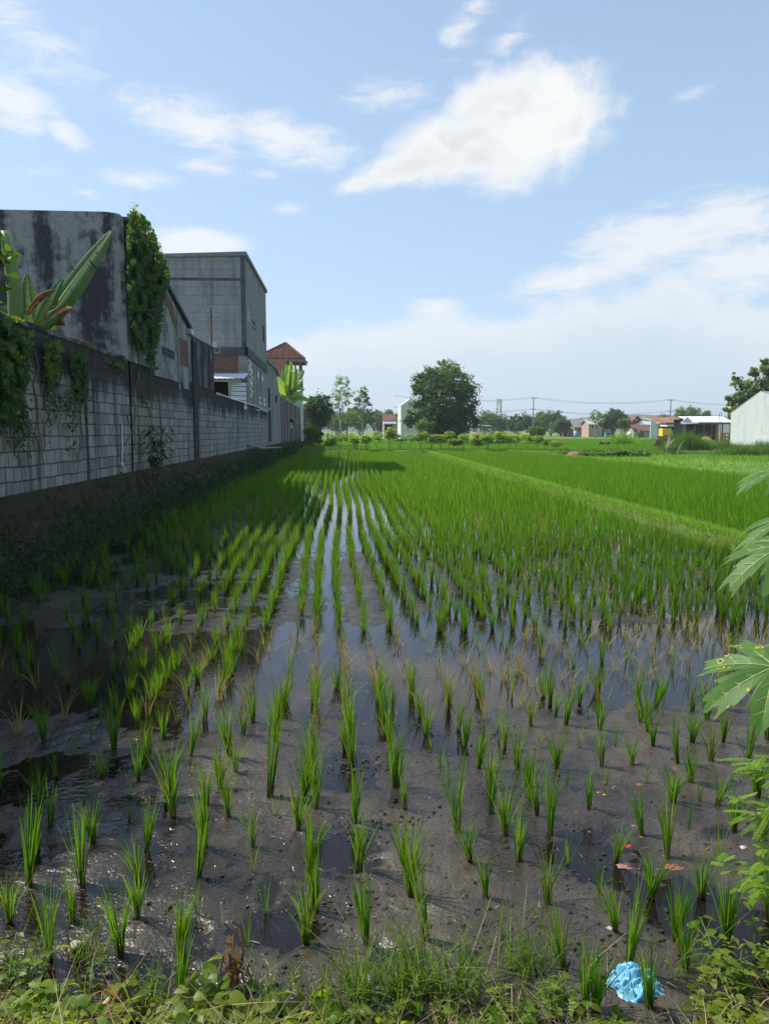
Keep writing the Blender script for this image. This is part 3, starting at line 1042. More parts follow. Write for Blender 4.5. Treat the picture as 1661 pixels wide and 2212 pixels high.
GREEN = [rice_mesh('rice_plant', 10 + i, rnd.randint(30, 48), 0.47, (0.07, 0.11, 0.085, 0.14)[i % 4], 0.0074, 5, 0.016, (0.05, 0.2)[i % 2], (0.03, 0.10, 0.06, 0.16)[i % 4]) for i in range(8)]
THIN = [rice_mesh('rice_plant', 40 + i, rnd.randint(5, 9), 0.36, 0.16, 0.0075, 5, 0.012) for i in range(4)]
YELL = [rice_mesh('rice_plant', 60 + i, rnd.randint(10, 20), 0.34, 0.26, 0.0062, 5, 0.02, 0.5) for i in range(5)]
FAR = [rice_mesh('rice_plant', 80 + i, 14, 0.47, 0.10, 0.014, 2, 0.028) for i in range(6)]
for m_ in GREEN: m_.materials.append(MAT['rice_green']); m_.materials.append(MAT['rice_yellow'])
for m_ in THIN: m_.materials.append(MAT['rice_green'])
for m_ in YELL: m_.materials.append(MAT['rice_yellow'])
for m_ in FAR: m_.materials.append(MAT['rice_far'])

# near clumps read off the photograph: foot x, foot y, tip y (photo pixels)
A = 0.5203
c5 = [(120,968,600),(205,1270,930),(340,965,640),(40,1115,870),(303,1120,880),(500,1260,950),(570,1105,870),(578,950,720),
      (610,820,590),(720,690,390),(825,935,690),(950,690,420),(1120,610,200),(1050,915,760),(818,1095,950),(745,1230,960),
      (745,1460,1150),(1030,1220,1000),(1105,1085,920),(1270,1210,870),(1310,1075,770),(1285,920,640),(1310,660,400),
      (1490,905,600),(1520,1220,880),(1530,1430,1200),(1250,1440,1300),(1650,560,300),(620,430,270),(545,600,460),
      (680,365,210),(425,530,370),(365,610,470),(170,620,450),(235,520,380),(120,460,330),(305,440,320),(370,230,80),
      (480,245,120),(530,185,60),(575,310,160),(735,300,180),(785,245,150),(980,510,350),(10,750,640),(790,510,430),
      (835,355,260),(1010,350,190),(1050,295,150),(380,370,280),(420,300,170),(1140,680,560),(540,690,600),(345,1420,1230)]
c6 = [(215,1225,770),(65,410,170),(80,570,300),(215,345,180),(240,410,330),(345,770,430),(125,670,500),(120,910,690),
      (350,330,150),(435,495,290),(545,410,250),(480,570,390),(310,575,430),(545,775,470),(605,885,640),(400,900,670),
      (465,1045,830),(525,1210,990),(640,565,390),(725,1065,800),(740,770,460),(815,885,720),(700,410,300),(765,495,320),
      (860,410,280),(805,565,460),(900,665,470),(975,565,460),(1010,405,270),(1085,485,330),(1140,560,460),(1170,410,250),
      (945,335,170),(1015,885,680),(1125,775,560),(790,1340,1000),(945,1030,860),(1015,1190,900),(1065,1340,900),
      (1160,1035,800),(1230,870,560),(1320,750,580),(1330,560,400),(1415,470,280),(1465,390,230),(1440,650,480),
      (1450,880,710),(1510,765,560),(1500,555,420),(1375,1030,770),(1265,1225,960),(1310,1355,1080),(1480,1195,910),
      (1625,980,780),(1570,470,230),(1635,560,430),(880,1500,1180),(925,1520,1250),(1155,1510,1200),(760,275,130),
      (860,220,90),(905,275,190),(600,235,120),(650,280,210),(1065,265,180),(1265,335,210),(1210,270,180),(1335,255,90),
      (275,490,370),(1600,330,200),(1640,780,600),(1255,640,470),(1370,640,500)]
yel6 = {(600, 235), (650, 280), (1065, 265)}
NEAR = [(x * A, 1404.3 + y * A, 1404.3 + t * A, False) for x, y, t in c5]
NEAR += [(810.2 + x * 0.5122, 1404.3 + y * 0.5122, 1404.3 + t * 0.5122, (x, y) in yel6) for x, y, t in c6]
plants = []          # x, y, z, height, kind, rot
for (px, py, pt, yl) in NEAR:
    g = onz(px, py, 0.012)
    d = ray(px, py)
    up = ray(px, pt)
    tp = at(px, pt, g[1])
    H = max(0.16, (tp[2] - g[2]) * 1.16)
    kind = 'y' if yl else ('t' if H < 0.27 else 'g')
    plants.append([g[0], g[1], float(mudh(g[0], g[1])), H, kind])
near_xy = np.array([(p[0], p[1]) for p in plants])
NLIM = 5.75
rr = np.random.default_rng(5)
k0 = int((-4.0 - ROW0) / ROWS); k1 = int((BX - 0.55 - ROW0) / ROWS)
rest = []
for k in range(k0, k1 + 1):
    xr = ROW0 + ROWS * k
    yv = 2.62 + rr.uniform(0, 0.2)
    wv = rr.uniform(-3, 3)
    while yv < FY - 0.6:
        yv += 0.205 * rr.uniform(0.8, 1.25)
        x = xr + rr.normal(0, 0.026 if yv < 9 else 0.016) + 0.07 * math.sin(yv * 0.33 + wv * 0.3) + 0.10 * math.sin(yv * 0.12 + 1)
        u = rr.uniform()
        pool = 5.75 < yv < 7.55 and x > -0.9
        if yv < NLIM and np.hypot(near_xy[:, 0] - x, near_xy[:, 1] - yv).min() < 0.17:
            continue                                   # a clump read from the photograph stands here
        if yv < 4.6 and u > (0.72 if yv < 3.6 else 0.9):
            continue
        if yv < 7.0 and u < 0.10: continue
        if pool:
            kind = 'y' if u < 0.72 else ('t' if u < 0.9 else 'g')
            if u > 0.95: continue
            H = rr.uniform(0.24, 0.36)
            if kind == 'g': H = 0.36
        else:
            kind = 'g' if u > 0.08 else ('t' if u > 0.04 else 'y')
            H = rr.uniform(0.30, 0.44) if yv < 14 else rr.uniform(0.36, 0.48)
            if 7.5 < yv < 14 and u < 0.14 and x < 2.5: continue
            if yv < 9 and u > 0.82: kind = 'y' if (yv < 8.2 and u > 0.9) else 't'
            if x < -1.0 and 6.4 < yv < 8.2 and u < 0.18: kind = 'y'
            if x < -1.2 - 0.06 * yv and 4.6 < yv < 24 and rr.uniform() < 0.5: continue
            if x < -1.2 and 5 < yv < 16: H *= 0.88
        rest.append([x, yv, 0, H, kind])
near_limit = 8.2
ra = np.array([(p[0], p[1]) for p in rest])
rz = mudh(ra[:, 0], ra[:, 1])
for p, z in zip(rest, rz): p[2] = float(z)
# in view?
def inview(x, y, z=0.2, mx=60):
    d = np.array([x, y, z]) - CAM
    c = d @ Fw
    if c < 0.3: return False
    u = 830.5 + FP * (d @ Rt) / c
    w = 1106 - FP * (d @ Up) / c
    return -mx < u < 1661 + mx and -mx < w < 2212 + 90
rest.sort(key=lambda p: math.hypot(p[0], p[1]))
solo = [p for p in plants]
others = []
for p in rest:
    if len(solo) < 298 and inview(*p[:3]):
        solo.append(p)
    else:
        others.append(p)
LBL = {'g': ('lush green rice clump standing in the wet mud of the near paddy', 'green rice clumps in the near mud'),
       'y': ('yellowed rice clump with straw-coloured blades in the flooded strip', 'yellowed rice clumps in the flooded strip'),
       't': ('small thin rice seedling with only a few green blades', 'thin rice seedlings with few blades'),
       's': ('dark green rice clump in the shade the wall throws on the mud', 'rice clumps in the shade of the wall')}


def shaded(x, y):
    return x < -0.8 and y > 3.9 and (x < -2.2 or y < 7.7) and y < 14


SPECIAL = {}
for (px, py, l) in ((810.2 + 1065 * 0.5122, 1404.3 + 1340 * 0.5122, 'tallest bushy rice clump, rooted just behind the blue plastic bag'),
                    (810.2 + 1155 * 0.5122, 1404.3 + 1510 * 0.5122, 'slim rice clump growing up in front of the blue plastic bag'),
                    (810.2 + 215 * 0.5122, 1404.3 + 1225 * 0.5122, 'wide splayed rice clump alone in the middle of the foreground mud'),
                    (120 * A, 1404.3 + 968 * A, 'bright tall rice clump at the sunlit edge of the shade, far left'),
                    (745 * A, 1404.3 + 1460 * A, 'nearest rice clump at left, rising out of the bank weeds'),
                    (1120 * A, 1404.3 + 610 * A, 'big dark-footed rice clump beside the narrow puddle at centre left')):
    SPECIAL[(round(px), round(py))] = l
for (px, py, pt, yl), p in zip(NEAR, plants):
    p.append(SPECIAL.get((round(px), round(py))))
for i, p in enumerate(solo):
    x, y, z, H, kind = p[:5]
    me, h0 = {'g': (GREEN[i % 8], 0.47), 't': (THIN[i % 4], 0.36), 'y': (YELL[i % 5], 0.34)}[kind]
    o = bpy.data.objects.new('rice_plant', me)
    COL.objects.link(o)
    o.location = (x, y, z)
    o.rotation_euler = (rnd.gauss(0, 0.07), rnd.gauss(0, 0.07), rnd.uniform(0, 6.28))
    s = H / h0
    wsc = (0.55 + 0.45 * s) * rnd.uniform(0.75, 1.15)
    o.scale = (wsc, wsc, s)
    lk = 's' if (kind == 'g' and shaded(x, y)) else kind
    lab = p[5] if len(p) > 5 and p[5] else LBL[lk][0]
    tag(o, lab, 'rice plant', LBL[lk][1])

# everything further out is one stuff object: points with instanced clumps
for x0, x1, tall in ((BX + 0.75, 16.3, 0.47),):
    k = 0
    xr = x0
    while xr < x1:
        yv = 6.0 + rr.uniform(0, 0.2)
        while yv < FY - 1.2:
            yv += (0.17 if yv < 40 else 0.2) * rr.uniform(0.8, 1.2)
            if xr > 0.60 * yv + 3.5: continue
            others.append([xr + rr.normal(0, 0.03), yv, -0.02, rr.uniform(0.40, 0.54), 'g'])
        xr += 0.215


def scatter_object(name, pts, variants, vidx, scl, label, cat, kind='stuff'):
    coll = bpy.data.collections.new(name + '_kinds')
    for i, (me, nm) in enumerate(variants):
        o = bpy.data.objects.new('%s_%02d' % (nm, i), me)
        coll.objects.link(o)
    me = bpy.data.meshes.new(name)
    n = len(pts)
    me.vertices.add(n)
    me.vertices.foreach_set('co', np.asarray(pts, np.float32).ravel())
    a = me.attributes.new('vi', 'INT', 'POINT'); a.data.foreach_set('value', np.asarray(vidx, np.int32))
    a = me.attributes.new('sc', 'FLOAT_VECTOR', 'POINT'); a.data.foreach_set('vector', np.asarray(scl, np.float32).ravel())
    r = np.zeros((n, 3), np.float32); r[:, 2] = np.random.default_rng(3).uniform(0, 6.28, n)
    a = me.attributes.new('rot', 'FLOAT_VECTOR', 'POINT'); a.data.foreach_set('vector', r.ravel())
    ob = bpy.data.objects.new(name, me)
    COL.objects.link(ob)
    ng = bpy.data.node_groups.new(name, 'GeometryNodeTree')
    ng.interface.new_socket('Geometry', in_out='INPUT', socket_type='NodeSocketGeometry')
    ng.interface.new_socket('Geometry', in_out='OUTPUT', socket_type='NodeSocketGeometry')
    N = ng.nodes.new; L = ng.links.new
    gi = N('NodeGroupInput'); go = N('NodeGroupOutput')
    ci = N('GeometryNodeCollectionInfo')
    ci.inputs['Collection'].default_value = coll
    ci.inputs['Separate Children'].default_value = True
    ci.inputs['Reset Children'].default_value = True
    ip = N('GeometryNodeInstanceOnPoints')
    ip.inputs['Pick Instance'].default_value = True

    def attr(nm, typ):
        nd = N('GeometryNodeInputNamedAttribute'); nd.data_type = typ
        nd.inputs['Name'].default_value = nm
        return nd.outputs['Attribute']
    L(gi.outputs[0], ip.inputs['Points'])
    L(ci.outputs[0], ip.inputs['Instance'])
    L(attr('vi', 'INT'), ip.inputs['Instance Index'])
    er = N('FunctionNodeEulerToRotation')
    L(attr('rot', 'FLOAT_VECTOR'), er.inputs[0])
    L(er.outputs[0], ip.inputs['Rotation'])
    L(attr('sc', 'FLOAT_VECTOR'), ip.inputs['Scale'])
    L(ip.outputs[0], go.inputs[0])
    md = ob.modifiers.new('scatter', 'NODES'); md.node_group = ng
    return tag(ob, label, cat, kind=kind)


_oa = np.array([(p[0], p[1]) for p in others])
for p, k_ in zip(others, fbm(_oa[:, 0], _oa[:, 1], 0.25, 3, 91)): p[3] *= 1 + 0.55 * float(k_)
var = [(m_, 'rice_a') for m_ in GREEN] + [(m_, 'rice_b') for m_ in THIN] + [(m_, 'rice_c') for m_ in YELL] + [(m_, 'rice_d') for m_ in FAR]
pts, vi, sc = [], [], []
for p in others:
    x, y, z, H, kind = p[:5]
    if kind == 'g':
        if y > 14: vi.append(17 + rnd.randrange(6)); h0 = 0.47
        else: vi.append(rnd.randrange(8)); h0 = 0.47
    elif kind == 't': vi.append(8 + rnd.randrange(4)); h0 = 0.36
    else: vi.append(12 + rnd.randrange(5)); h0 = 0.34
    s = H / h0
    w = (0.6 + 0.4 * s) * rnd.uniform(0.85, 1.2)
    if 7.5 < y <= 14 and kind == 'g': w *= 1.0
    if x < -1.0: w *= 0.8
    if y > 14 and kind == 'g': w *= 0.85 + 0.75 * min(1, (y - 10) / 22) * float(sst(x, 0.6, 2.6))
    sc.append((w, w, s)); pts.append((x, y, z))
scatter_object('rice_crop', pts, var, vi, sc, 'dense green rice rows reaching across the paddies to the far bund', 'rice crop')
# paler rice beyond the bund
pts, vi, sc = [], [], []
r5 = np.random.default_rng(8)
while len(pts) < 26000:
    yv = 67.5 + 95 * r5.uniform() ** 1.7
    xv = r5.uniform(-0.10 * yv, 0.66 * yv)
    if fbm(xv * 0.3, yv, 0.07, 2, 4) > 0.16: continue
    pts.append((xv, yv, 0.08)); vi.append(r5.integers(0, 6))
    s = r5.uniform(0.8, 1.2); sc.append((s * 2.0, s * 2.0, s * 1.0))
scatter_object('distant_rice', pts, [(m_, 'rice_e') for m_ in FAR], vi, sc,
               'yellow-green rice fields beyond the row of cassava plants', 'rice field')

# mud crumbs
def ico_clod(seed):
    r = np.random.default_rng(seed)
    import bmesh
    bm = bmesh.new()
    bmesh.ops.create_icosphere(bm, subdivisions=2, radius=1)
    for vv in bm.verts:
        n = 0.30 * (vnoise(vv.co.x * 1.7 + seed, vv.co.y * 1.7 + vv.co.z * 1.3, seed) - 0.5) * 2
        vv.co *= 1 + float(n)
        vv.co.z *= 0.62
    me = bpy.data.meshes.new('mud_crumb'); bm.to_mesh(me); bm.free()
    me.materials.append(MAT['clod'])
    return me


CL = [ico_clod(i) for i in range(5)]
pts, vi, sc = [], [], []
r6 = np.random.default_rng(12)
n = 0
while len(pts) < 4000:
    yv = 2.35 + 9.5 * r6.uniform() ** 2.0
    xv = r6.uniform(-0.62, 0.66) * (yv + 0.4)
    if xv < -4.2 or xv > 6.4: continue
    if fbm(xv, yv, 1.1, 3, 77) + 0.25 * fbm(xv, yv, 5, 2, 3) < r6.uniform(-0.25, 0.12): continue
    z = float(mudh(xv, yv))
    if z < -0.012: continue
    s = 0.0018 + 0.0075 * r6.uniform() ** 3.5
    if r6.uniform() < 0.01: s *= 1.7
    pts.append((xv, yv, z + s * 0.25)); vi.append(r6.integers(0, 5)); sc.append((s, s * r6.uniform(0.7, 1.2), s))
for (cx_, cy2, rad_, nn) in ((0.02, 3.12, 0.12, 90), (0.14, 3.75, 0.15, 110), (0.10, 4.45, 0.14, 90), (0.75, 2.72, 0.22, 120), (1.05, 3.4, 0.2, 80),
                             (1.3, 2.95, 0.15, 60), (0.62, 5.0, 0.2, 70), (-0.95, 3.0, 0.2, 60), (-0.1, 2.62, 0.25, 90)):
    for _ in range(nn):
        xv = cx_ + r6.normal(0, rad_); yv = cy2 + r6.normal(0, rad_ * 0.7)
        s = 0.002 + 0.010 * r6.uniform() ** 2.5
        pts.append((xv, yv, max(0.0, float(mudh(xv, yv))) + s * 0.3)); vi.append(r6.integers(0, 5)); sc.append((s, s * r6.uniform(0.7, 1.3), s))
scatter_object('mud_crumbs', pts, [(m_, 'crumb') for m_ in CL], vi, sc, 'small dark crumbs and lumps of mud scattered over the wet paddy floor', 'mud')

# ================================================================== LEAF HELPERS
def unit(a):
    return a / (np.linalg.norm(a, axis=-1, keepdims=True) + 1e-9)


def leaf_cards(c, nrm, size, rng, aspect=0.5, fold=0.12, droop=0.0):
    c = np.asarray(c, float); n = unit(np.asarray(nrm, float))
    N_ = len(c)
    t = rng.normal(size=(N_, 3)); t[:, 2] -= droop
    t = unit(t - (t * n).sum(1, keepdims=True) * n)
    b = np.cross(n, t)
    s = np.broadcast_to(np.asarray(size, float), (N_,))[:, None] * rng.uniform(0.7, 1.3, (N_, 1))
    v = np.stack([c - t * s * 0.5, c + b * s * aspect * 0.5 + n * s * fold - t * s * 0.06, c + t * s * 0.5 - n * s * fold,
                  c - b * s * aspect * 0.5 + n * s * fold - t * s * 0.06], 1)
    f = np.arange(N_ * 4).reshape(N_, 4)
    return v.reshape(-1, 3), f


def crown_leaves(blobs, n, rng, clump_r=0.28, clumps=26, up=0.5, inner=0.55):
    """leaf places and normals: clumps of leaves over lumpy blobs, with gaps between the clumps"""
    C_, N_ = [], []
    vol = np.array([b[3] * b[4] * b[5] for b in blobs]) ** 0.75
    share = vol / vol.sum()
    for b, sh in zip(blobs, share):
        c0 = np.array(b[:3]); R_ = np.array(b[3:6])
        k = max(4, int(clumps * len(blobs) * sh))
        d = unit(rng.normal(size=(k, 3)))
        rr_ = rng.uniform(inner, 1.0, (k, 1))
        cc = c0 + d * rr_ * R_
        m = max(k, int(n * sh))
        idx = rng.integers(0, k, m)
        sz = clump_r * R_.mean() * rng.uniform(0.6, 1.3, (k, 1))
        off = rng.normal(size=(m, 3)) * sz[idx] * np.array([0.62, 0.62, 0.45])
        p = cc[idx] + off
        C_.append(p)
        N_.append(unit(d[idx] * 0.8 + rng.normal(size=(m, 3)) * 0.6 + np.array([0, 0, up])))
    return np.concatenate(C_), np.concatenate(N_)


def limb(a, b, rng, n=5, wob=0.06):
    a = np.array(a, float); b = np.array(b, float)
    L = np.linalg.norm(b - a)
    pts = [a + (b - a) * k / n + (rng.normal(size=3) * wob * L if 0 < k < n else 0) for k in range(n + 1)]
    return pts


def tree(name, label, cat, base, blobs, n, leaf, mat, trunk_r, group=None, bark='bark', seed=1, limbs=7, aspect=0.5,
         clump_r=0.28, clumps=26, up=0.5, inner=0.55, fork=None, droop=0.0, split=None):
    """blobs: (dx, dy, z above base, rx, ry, rz)"""
    rng = np.random.default_rng(seed)
    base = np.array(base, float)
    B = [(base[0] + b[0], base[1] + b[1], base[2] + b[2], b[3], b[4], b[5]) for b in blobs]
    root = thing(name, label, cat, base, group)
    top = max(b[2] + b[5] for b in B)
    f0 = fork if fork is not None else min(b[2] - b[5] for b in B) - base[2]
    f0 = max(0.2, f0)
    fk = base + np.array([rng.normal() * 0.04 * f0, rng.normal() * 0.04 * f0, f0])
    t = MB()
    t.tube(limb(base - np.array([0, 0, 0.15]), fk, rng, 5, 0.02), np.linspace(trunk_r * 1.25, trunk_r * 0.8, 6), 8)
    pick = list(range(len(B)))
    rng.shuffle(pick)
    for k in range(limbs):
        b = B[pick[k % len(B)]]
        e = np.array(b[:3]) + unit(rng.normal(size=3)) * np.array(b[3:6]) * 0.55
        st = fk + (np.array(e) - fk) * 0.0
        p = limb(st, e, rng, 5, 0.07)
        t.tube(p, np.linspace(trunk_r * 0.62, trunk_r * 0.10, 6), 5)
        for q in range(3):
            s0 = p[2 + q]
            e2 = s0 + rng.normal(size=3) * np.array(b[3:6]) * 0.45 + np.array([0, 0, 0.15 * b[5]])
            t.tube(limb(s0, e2, rng, 3, 0.08), np.linspace(trunk_r * 0.24, trunk_r * 0.06, 4), 4)
    t.build('trunk', bark, root, True)
    c, nn = crown_leaves(B, n, rng, clump_r, clumps, up, inner)
    v, f = leaf_cards(c, nn, leaf, rng, aspect, 0.10, droop)
    mats = mat if isinstance(mat, (list, tuple)) else [mat]
    mi = None
    if len(mats) > 1:
        ns = vnoise(c[:, 0] * 0.8 / max(0.4, leaf * 6), c[:, 2] * 0.8 / max(0.4, leaf * 6), seed)
        mi = (ns + rng.normal(size=len(c)) * 0.08 > (split or 0.6)).astype(int)
    link('crown', np_mesh('crown', v, f, mi), list(mats), root)
    return root


def blades(pts, h, w, rng, lean=0.25, segs=3, droop=0.35):
    """many grass blades at pts; h, w arrays"""
    pts = np.asarray(pts, float); n = len(pts)
    h = np.broadcast_to(h, (n,)) * rng.uniform(0.6, 1.15, n); w = np.broadcast_to(w, (n,))
    a = rng.uniform(0, 2 * np.pi, n); l = np.abs(rng.normal(0, lean, n)); dr = droop * rng.uniform(0, 1, n) ** 2
    d = np.c_[np.cos(a), np.sin(a), np.zeros(n)]
    ps = rng.uniform(0, np.pi, n); s = np.c_[np.cos(ps), np.sin(ps), np.zeros(n)]
    V = []
    for k in range(segs + 1):
        t = k / segs
        p = pts + d * (h * (l * t ** 1.5 + dr * t ** 3))[:, None]
        p[:, 2] += h * (t - 0.55 * dr * t ** 3)
        ww = (w * max(0.04, (1 - t ** 1.8)) * 0.5)[:, None]
        V += [p - s * ww, p + s * ww]
    V = np.stack(V, 1)
    m = 2 * (segs + 1)
    o = (np.arange(n) * m)[:, None]
    F = np.concatenate([o + np.array([[2 * k, 2 * k + 1, 2 * k + 3, 2 * k + 2]]) for k in range(segs)], 1).reshape(-1, 4)
    return V.reshape(-1, 3), F


def join(parts):
    V, F, o = [], [], 0
    for v, f in parts:
        V.append(v); F.append(f + o); o += len(v)
    return np.concatenate(V), np.concatenate(F)


def inpoly(px, py, poly):
    c = False
    n = len(poly)
    for i in range(n):
        x1, y1 = poly[i]; x2, y2 = poly[(i + 1) % n]
        if (y1 > py) != (y2 > py) and px < (x2 - x1) * (py - y1) / (y2 - y1) + x1:
            c = not c
    return c


# ================================================================== THE LONG WALL AND ITS HOUSES
def Yw(x):
    """distance along the wall plane at photo column x (taken at the horizon line)"""
    return float(onx(x, 930, WX)[1])


def zw(x, y):
    return float(at(x, y, Yw(x))[2])


def wallpoly(pts, thick, X0=None):
    """MB with a polygon given in (Y, z) on the wall plane, pushed back by thick"""
    X0 = WX if X0 is None else X0
    return MB().prism([(X0, y, z) for y, z in pts], (-thick, 0, 0))


Y1 = Yw(283)          # corner of the first house
Y1e = Yw(417)
Y2 = Yw(466)
Y3 = Yw(536)
Y4 = Yw(579)
Y5 = Yw(607)
Y6 = Yw(664)
WB = 0.95             # hidden foot of the wall
bw_ = thing('block_wall', 'long grey concrete-block wall with mouldy black top along the left of the paddy', 'wall', (WX, 10, WB))
wallpoly([(4.0, WB), (Y2, WB), (Y2, 3.60), (Y1 + 4, 3.66), (12, 3.74), (4.0, 3.8)], 0.16).build('wall_panel', 'block_near', bw_)
wallpoly([(Y2 + 0.002, WB), (Y4, WB), (Y4, 3.36), (Y2 + 0.002, 3.46)], 0.16).build('wall_panel', 'block_far', bw_)
for yy_ in (14.6, 20.4, 35.0):
    tz = 3.2 if yy_ < 26 else 3.0
    box('pilaster', 'plaster_pier', bw_, WX - 0.1, WX + 0.010, yy_ - 0.06, yy_ + 0.06, WB, tz)
box('stained_column', 'stain_black', bw_, WX - 0.1, WX + 0.05, Y1e + 0.12, Y1e + 0.75, WB, 5.0)
rw_ = random.Random(6)
def rough_coping(y0, y1, z0, z1, out):
    ys_ = np.arange(y0, y1, 0.22)
    up_ = [(WX + out, y, z0 + (z1 - z0) * (y - y0) / (y1 - y0) + rw_.uniform(-0.028, 0.022)) for y in ys_]
    lo_ = [(WX + out, y, z0 + (z1 - z0) * (y - y0) / (y1 - y0) - 0.075 + rw_.uniform(-0.012, 0.012)) for y in ys_[::-1]]
    return MB().prism(up_ + lo_, (-0.16 - 2 * out, 0, 0))
rough_coping(4.0, Y1 - 0.05, 3.81, 3.74, 0.025).build('coping', 'plaster_black', bw_)
rough_coping(Y2 + 0.05, Y3, 3.50, 3.46, 0.02).build('coping', 'concrete_dark', bw_)
rough_coping(Y3 + 0.05, Y4 - 0.02, 3.44, 3.40, 0.02).build('coping', 'concrete_dark', bw_)

# ---- first house: old plaster, ivy on the corner
Z1 = zw(283, 458)
h1 = thing('old_house', 'old house with peeling black-stained plaster and ivy hanging from its corner', 'house', (WX - 4, Y1 + 3, 0.9))
wallpoly([(Y1 + 0.15, 3.66), (Y1e, 3.60), (Y1e, zw(415, 720)), (Yw(364), zw(364, 612)), (Y1 + 0.15, Z1 - 0.06)], 0.15).build('side_wall', 'plaster_side', h1)
MB().prism([(WX, Y1, 0.9), (WX - 9.5, Y1, 0.9), (WX - 9.5, Y1, Z1 + 0.02), (WX - 6.0, Y1, Z1 + 0.03), (WX - 0.35, Y1, Z1 + 0.0), (WX - 0.08, Y1, Z1 - 0.04),
            (WX, Y1, Z1 - 0.12)], (0, 0.15, 0)).build('front_wall', 'plaster_front', h1)
ye, ze = Y1e, zw(415, 716)
MB().prism([(WX + 0.07, Y1 + 0.16, Z1 - 0.16), (WX + 0.07, Yw(364), zw(364, 612) + 0.05), (WX + 0.07, ye + 0.1, ze + 0.05),
            (WX + 0.07, ye + 0.1, ze + 0.15), (WX + 0.07, Yw(364), zw(364, 612) + 0.15), (WX + 0.07, Y1 + 0.16, Z1 - 0.06)],
           (-9.4, 0, 0)).build('roof', 'concrete_dark', h1)
MB().box(WX - 0.02, WX + 0.14, ye - 0.55, ye - 0.1, ze - 0.12, ze + 0.04).build('gutter_end', 'galv', h1)


def wbox(x0, y0, x1, y1, proud=0.02, back=0.05):
    """box on the wall plane that covers photo rectangle x0..x1, y0..y1 (at the near edge)"""
    a, b = Yw(x0), Yw(x1)
    z0, z1 = zw(x0, y1), zw(x0, y0)
    return MB().box(WX - back, WX + proud, a, b, z0, z1)


gr = MB()
ga, gb = Yw(355.5), Yw(381)
gz0, gz1 = zw(355.5, 766), zw(355.5, 747)
g_ = gr.box(WX - 0.04, WX + 0.02, ga, gb, gz0, gz1).build('vent_grille', 'concrete_dark', h1)
sl = MB()
for q in range(9):
    for w_ in (0.24, 0.66):
        ya = ga + (gb - ga) * (q + 0.12) / 9
        sl.box(WX + 0.004, WX + 0.024, ya, ya + (gb - ga) * 0.07, gz0 + (gz1 - gz0) * w_, gz0 + (gz1 - gz0) * (w_ + 0.16))
sl.build('slot', 'dark_inside', g_)
box('brick_patch', 'brick_y', h1, WX - 0.05, WX + 0.006, Yw(391), Yw(411), zw(400, 790), zw(391, 727))
wallpoly([(Yw(357), zw(357, 612)), (Yw(366), zw(366, 622)), (Yw(383), zw(383, 665)), (Yw(388), zw(388, 700)), (Yw(384), zw(384, 712)),
          (Yw(372), zw(372, 668)), (Yw(360), zw(360, 645))], 0.05, WX + 0.007).build('brick_patch', 'brick_y', h1)
wallpoly([(Yw(392), zw(392, 790)), (Yw(411), zw(411, 795)), (Yw(411), zw(411, 842)), (Yw(400), zw(400, 838)), (Yw(394), zw(394, 815))],
         0.05, WX + 0.009).build('plaster_patch', 'plaster_side', h1)
wbox(388.5, 690, 391, 842, 0.035).build('drain_strip', 'concrete', h1)
MB().box(WX - 0.05, WX + 0.05, Yw(335), Yw(386), zw(360, 818), zw(360, 806)).build('ledge', 'plaster_side', h1)
# courtyard wall piece
cw = thing('courtyard_wall', 'high soot-black plaster wall between the old house and the two-storey house', 'wall', (WX, (Y1e + Y2) / 2, 3.6))
wallpoly([(Y1e + 0.005, 3.605), (Y2, 3.605), (Y2, zw(465, 750)), (Y1e + 0.005, zw(417, 724))], 0.15).build('wall_panel', 'plaster_black', cw)
MB().prism([(WX + 0.03, Y1e + 0.01, zw(417, 724) - 0.02), (WX + 0.03, Y2 + 0.03, zw(465, 750) - 0.02), (WX + 0.03, Y2 + 0.03, zw(465, 750) + 0.03),
            (WX + 0.03, Y1e + 0.01, zw(417, 724) + 0.03)], (-0.21, 0, 0)).build('coping', 'concrete', cw)

# ---- two-storey concrete block house
Z2 = zw(536, 544)
XL = float(at(352, 700, Y3)[0])
h2 = thing('block_house', 'tall unplastered two-storey house of grey concrete blocks with a flat roof', 'house', (WX - 2, Y3 + 4, 0.9))
Zb1 = float(at(536, 753, Y3)[2]); Zb0 = float(at(536, 768, Y3)[2])       # ring beam of the upper floor
Zt1 = float(at(536, 601, Y3)[2]); Zt0 = float(at(536, 607, Y3)[2])
fz = lambda x: Z2 - 0.20 - (WX - x) * 0.030
MB().prism([(WX, Y3, Zb0), (XL, Y3, Zb0), (XL, Y3, fz(XL)), (WX, Y3, fz(WX))], (0, 0.15, 0)).build('front_wall', 'grey_block_x', h2)
# lower front: column, brick panel and the shaded inside
box('lower_wall', 'plaster_grey', h2, XL, WX - 0.35, Y3 + 0.02, Y3 + 0.15, 0.9, Zb0 - 0.9)
box('brick_panel', 'brick_x', h2, XL, WX - 0.42, Y3 - 0.01, Y3 + 0.14, Zb0 - 0.9, Zb0)
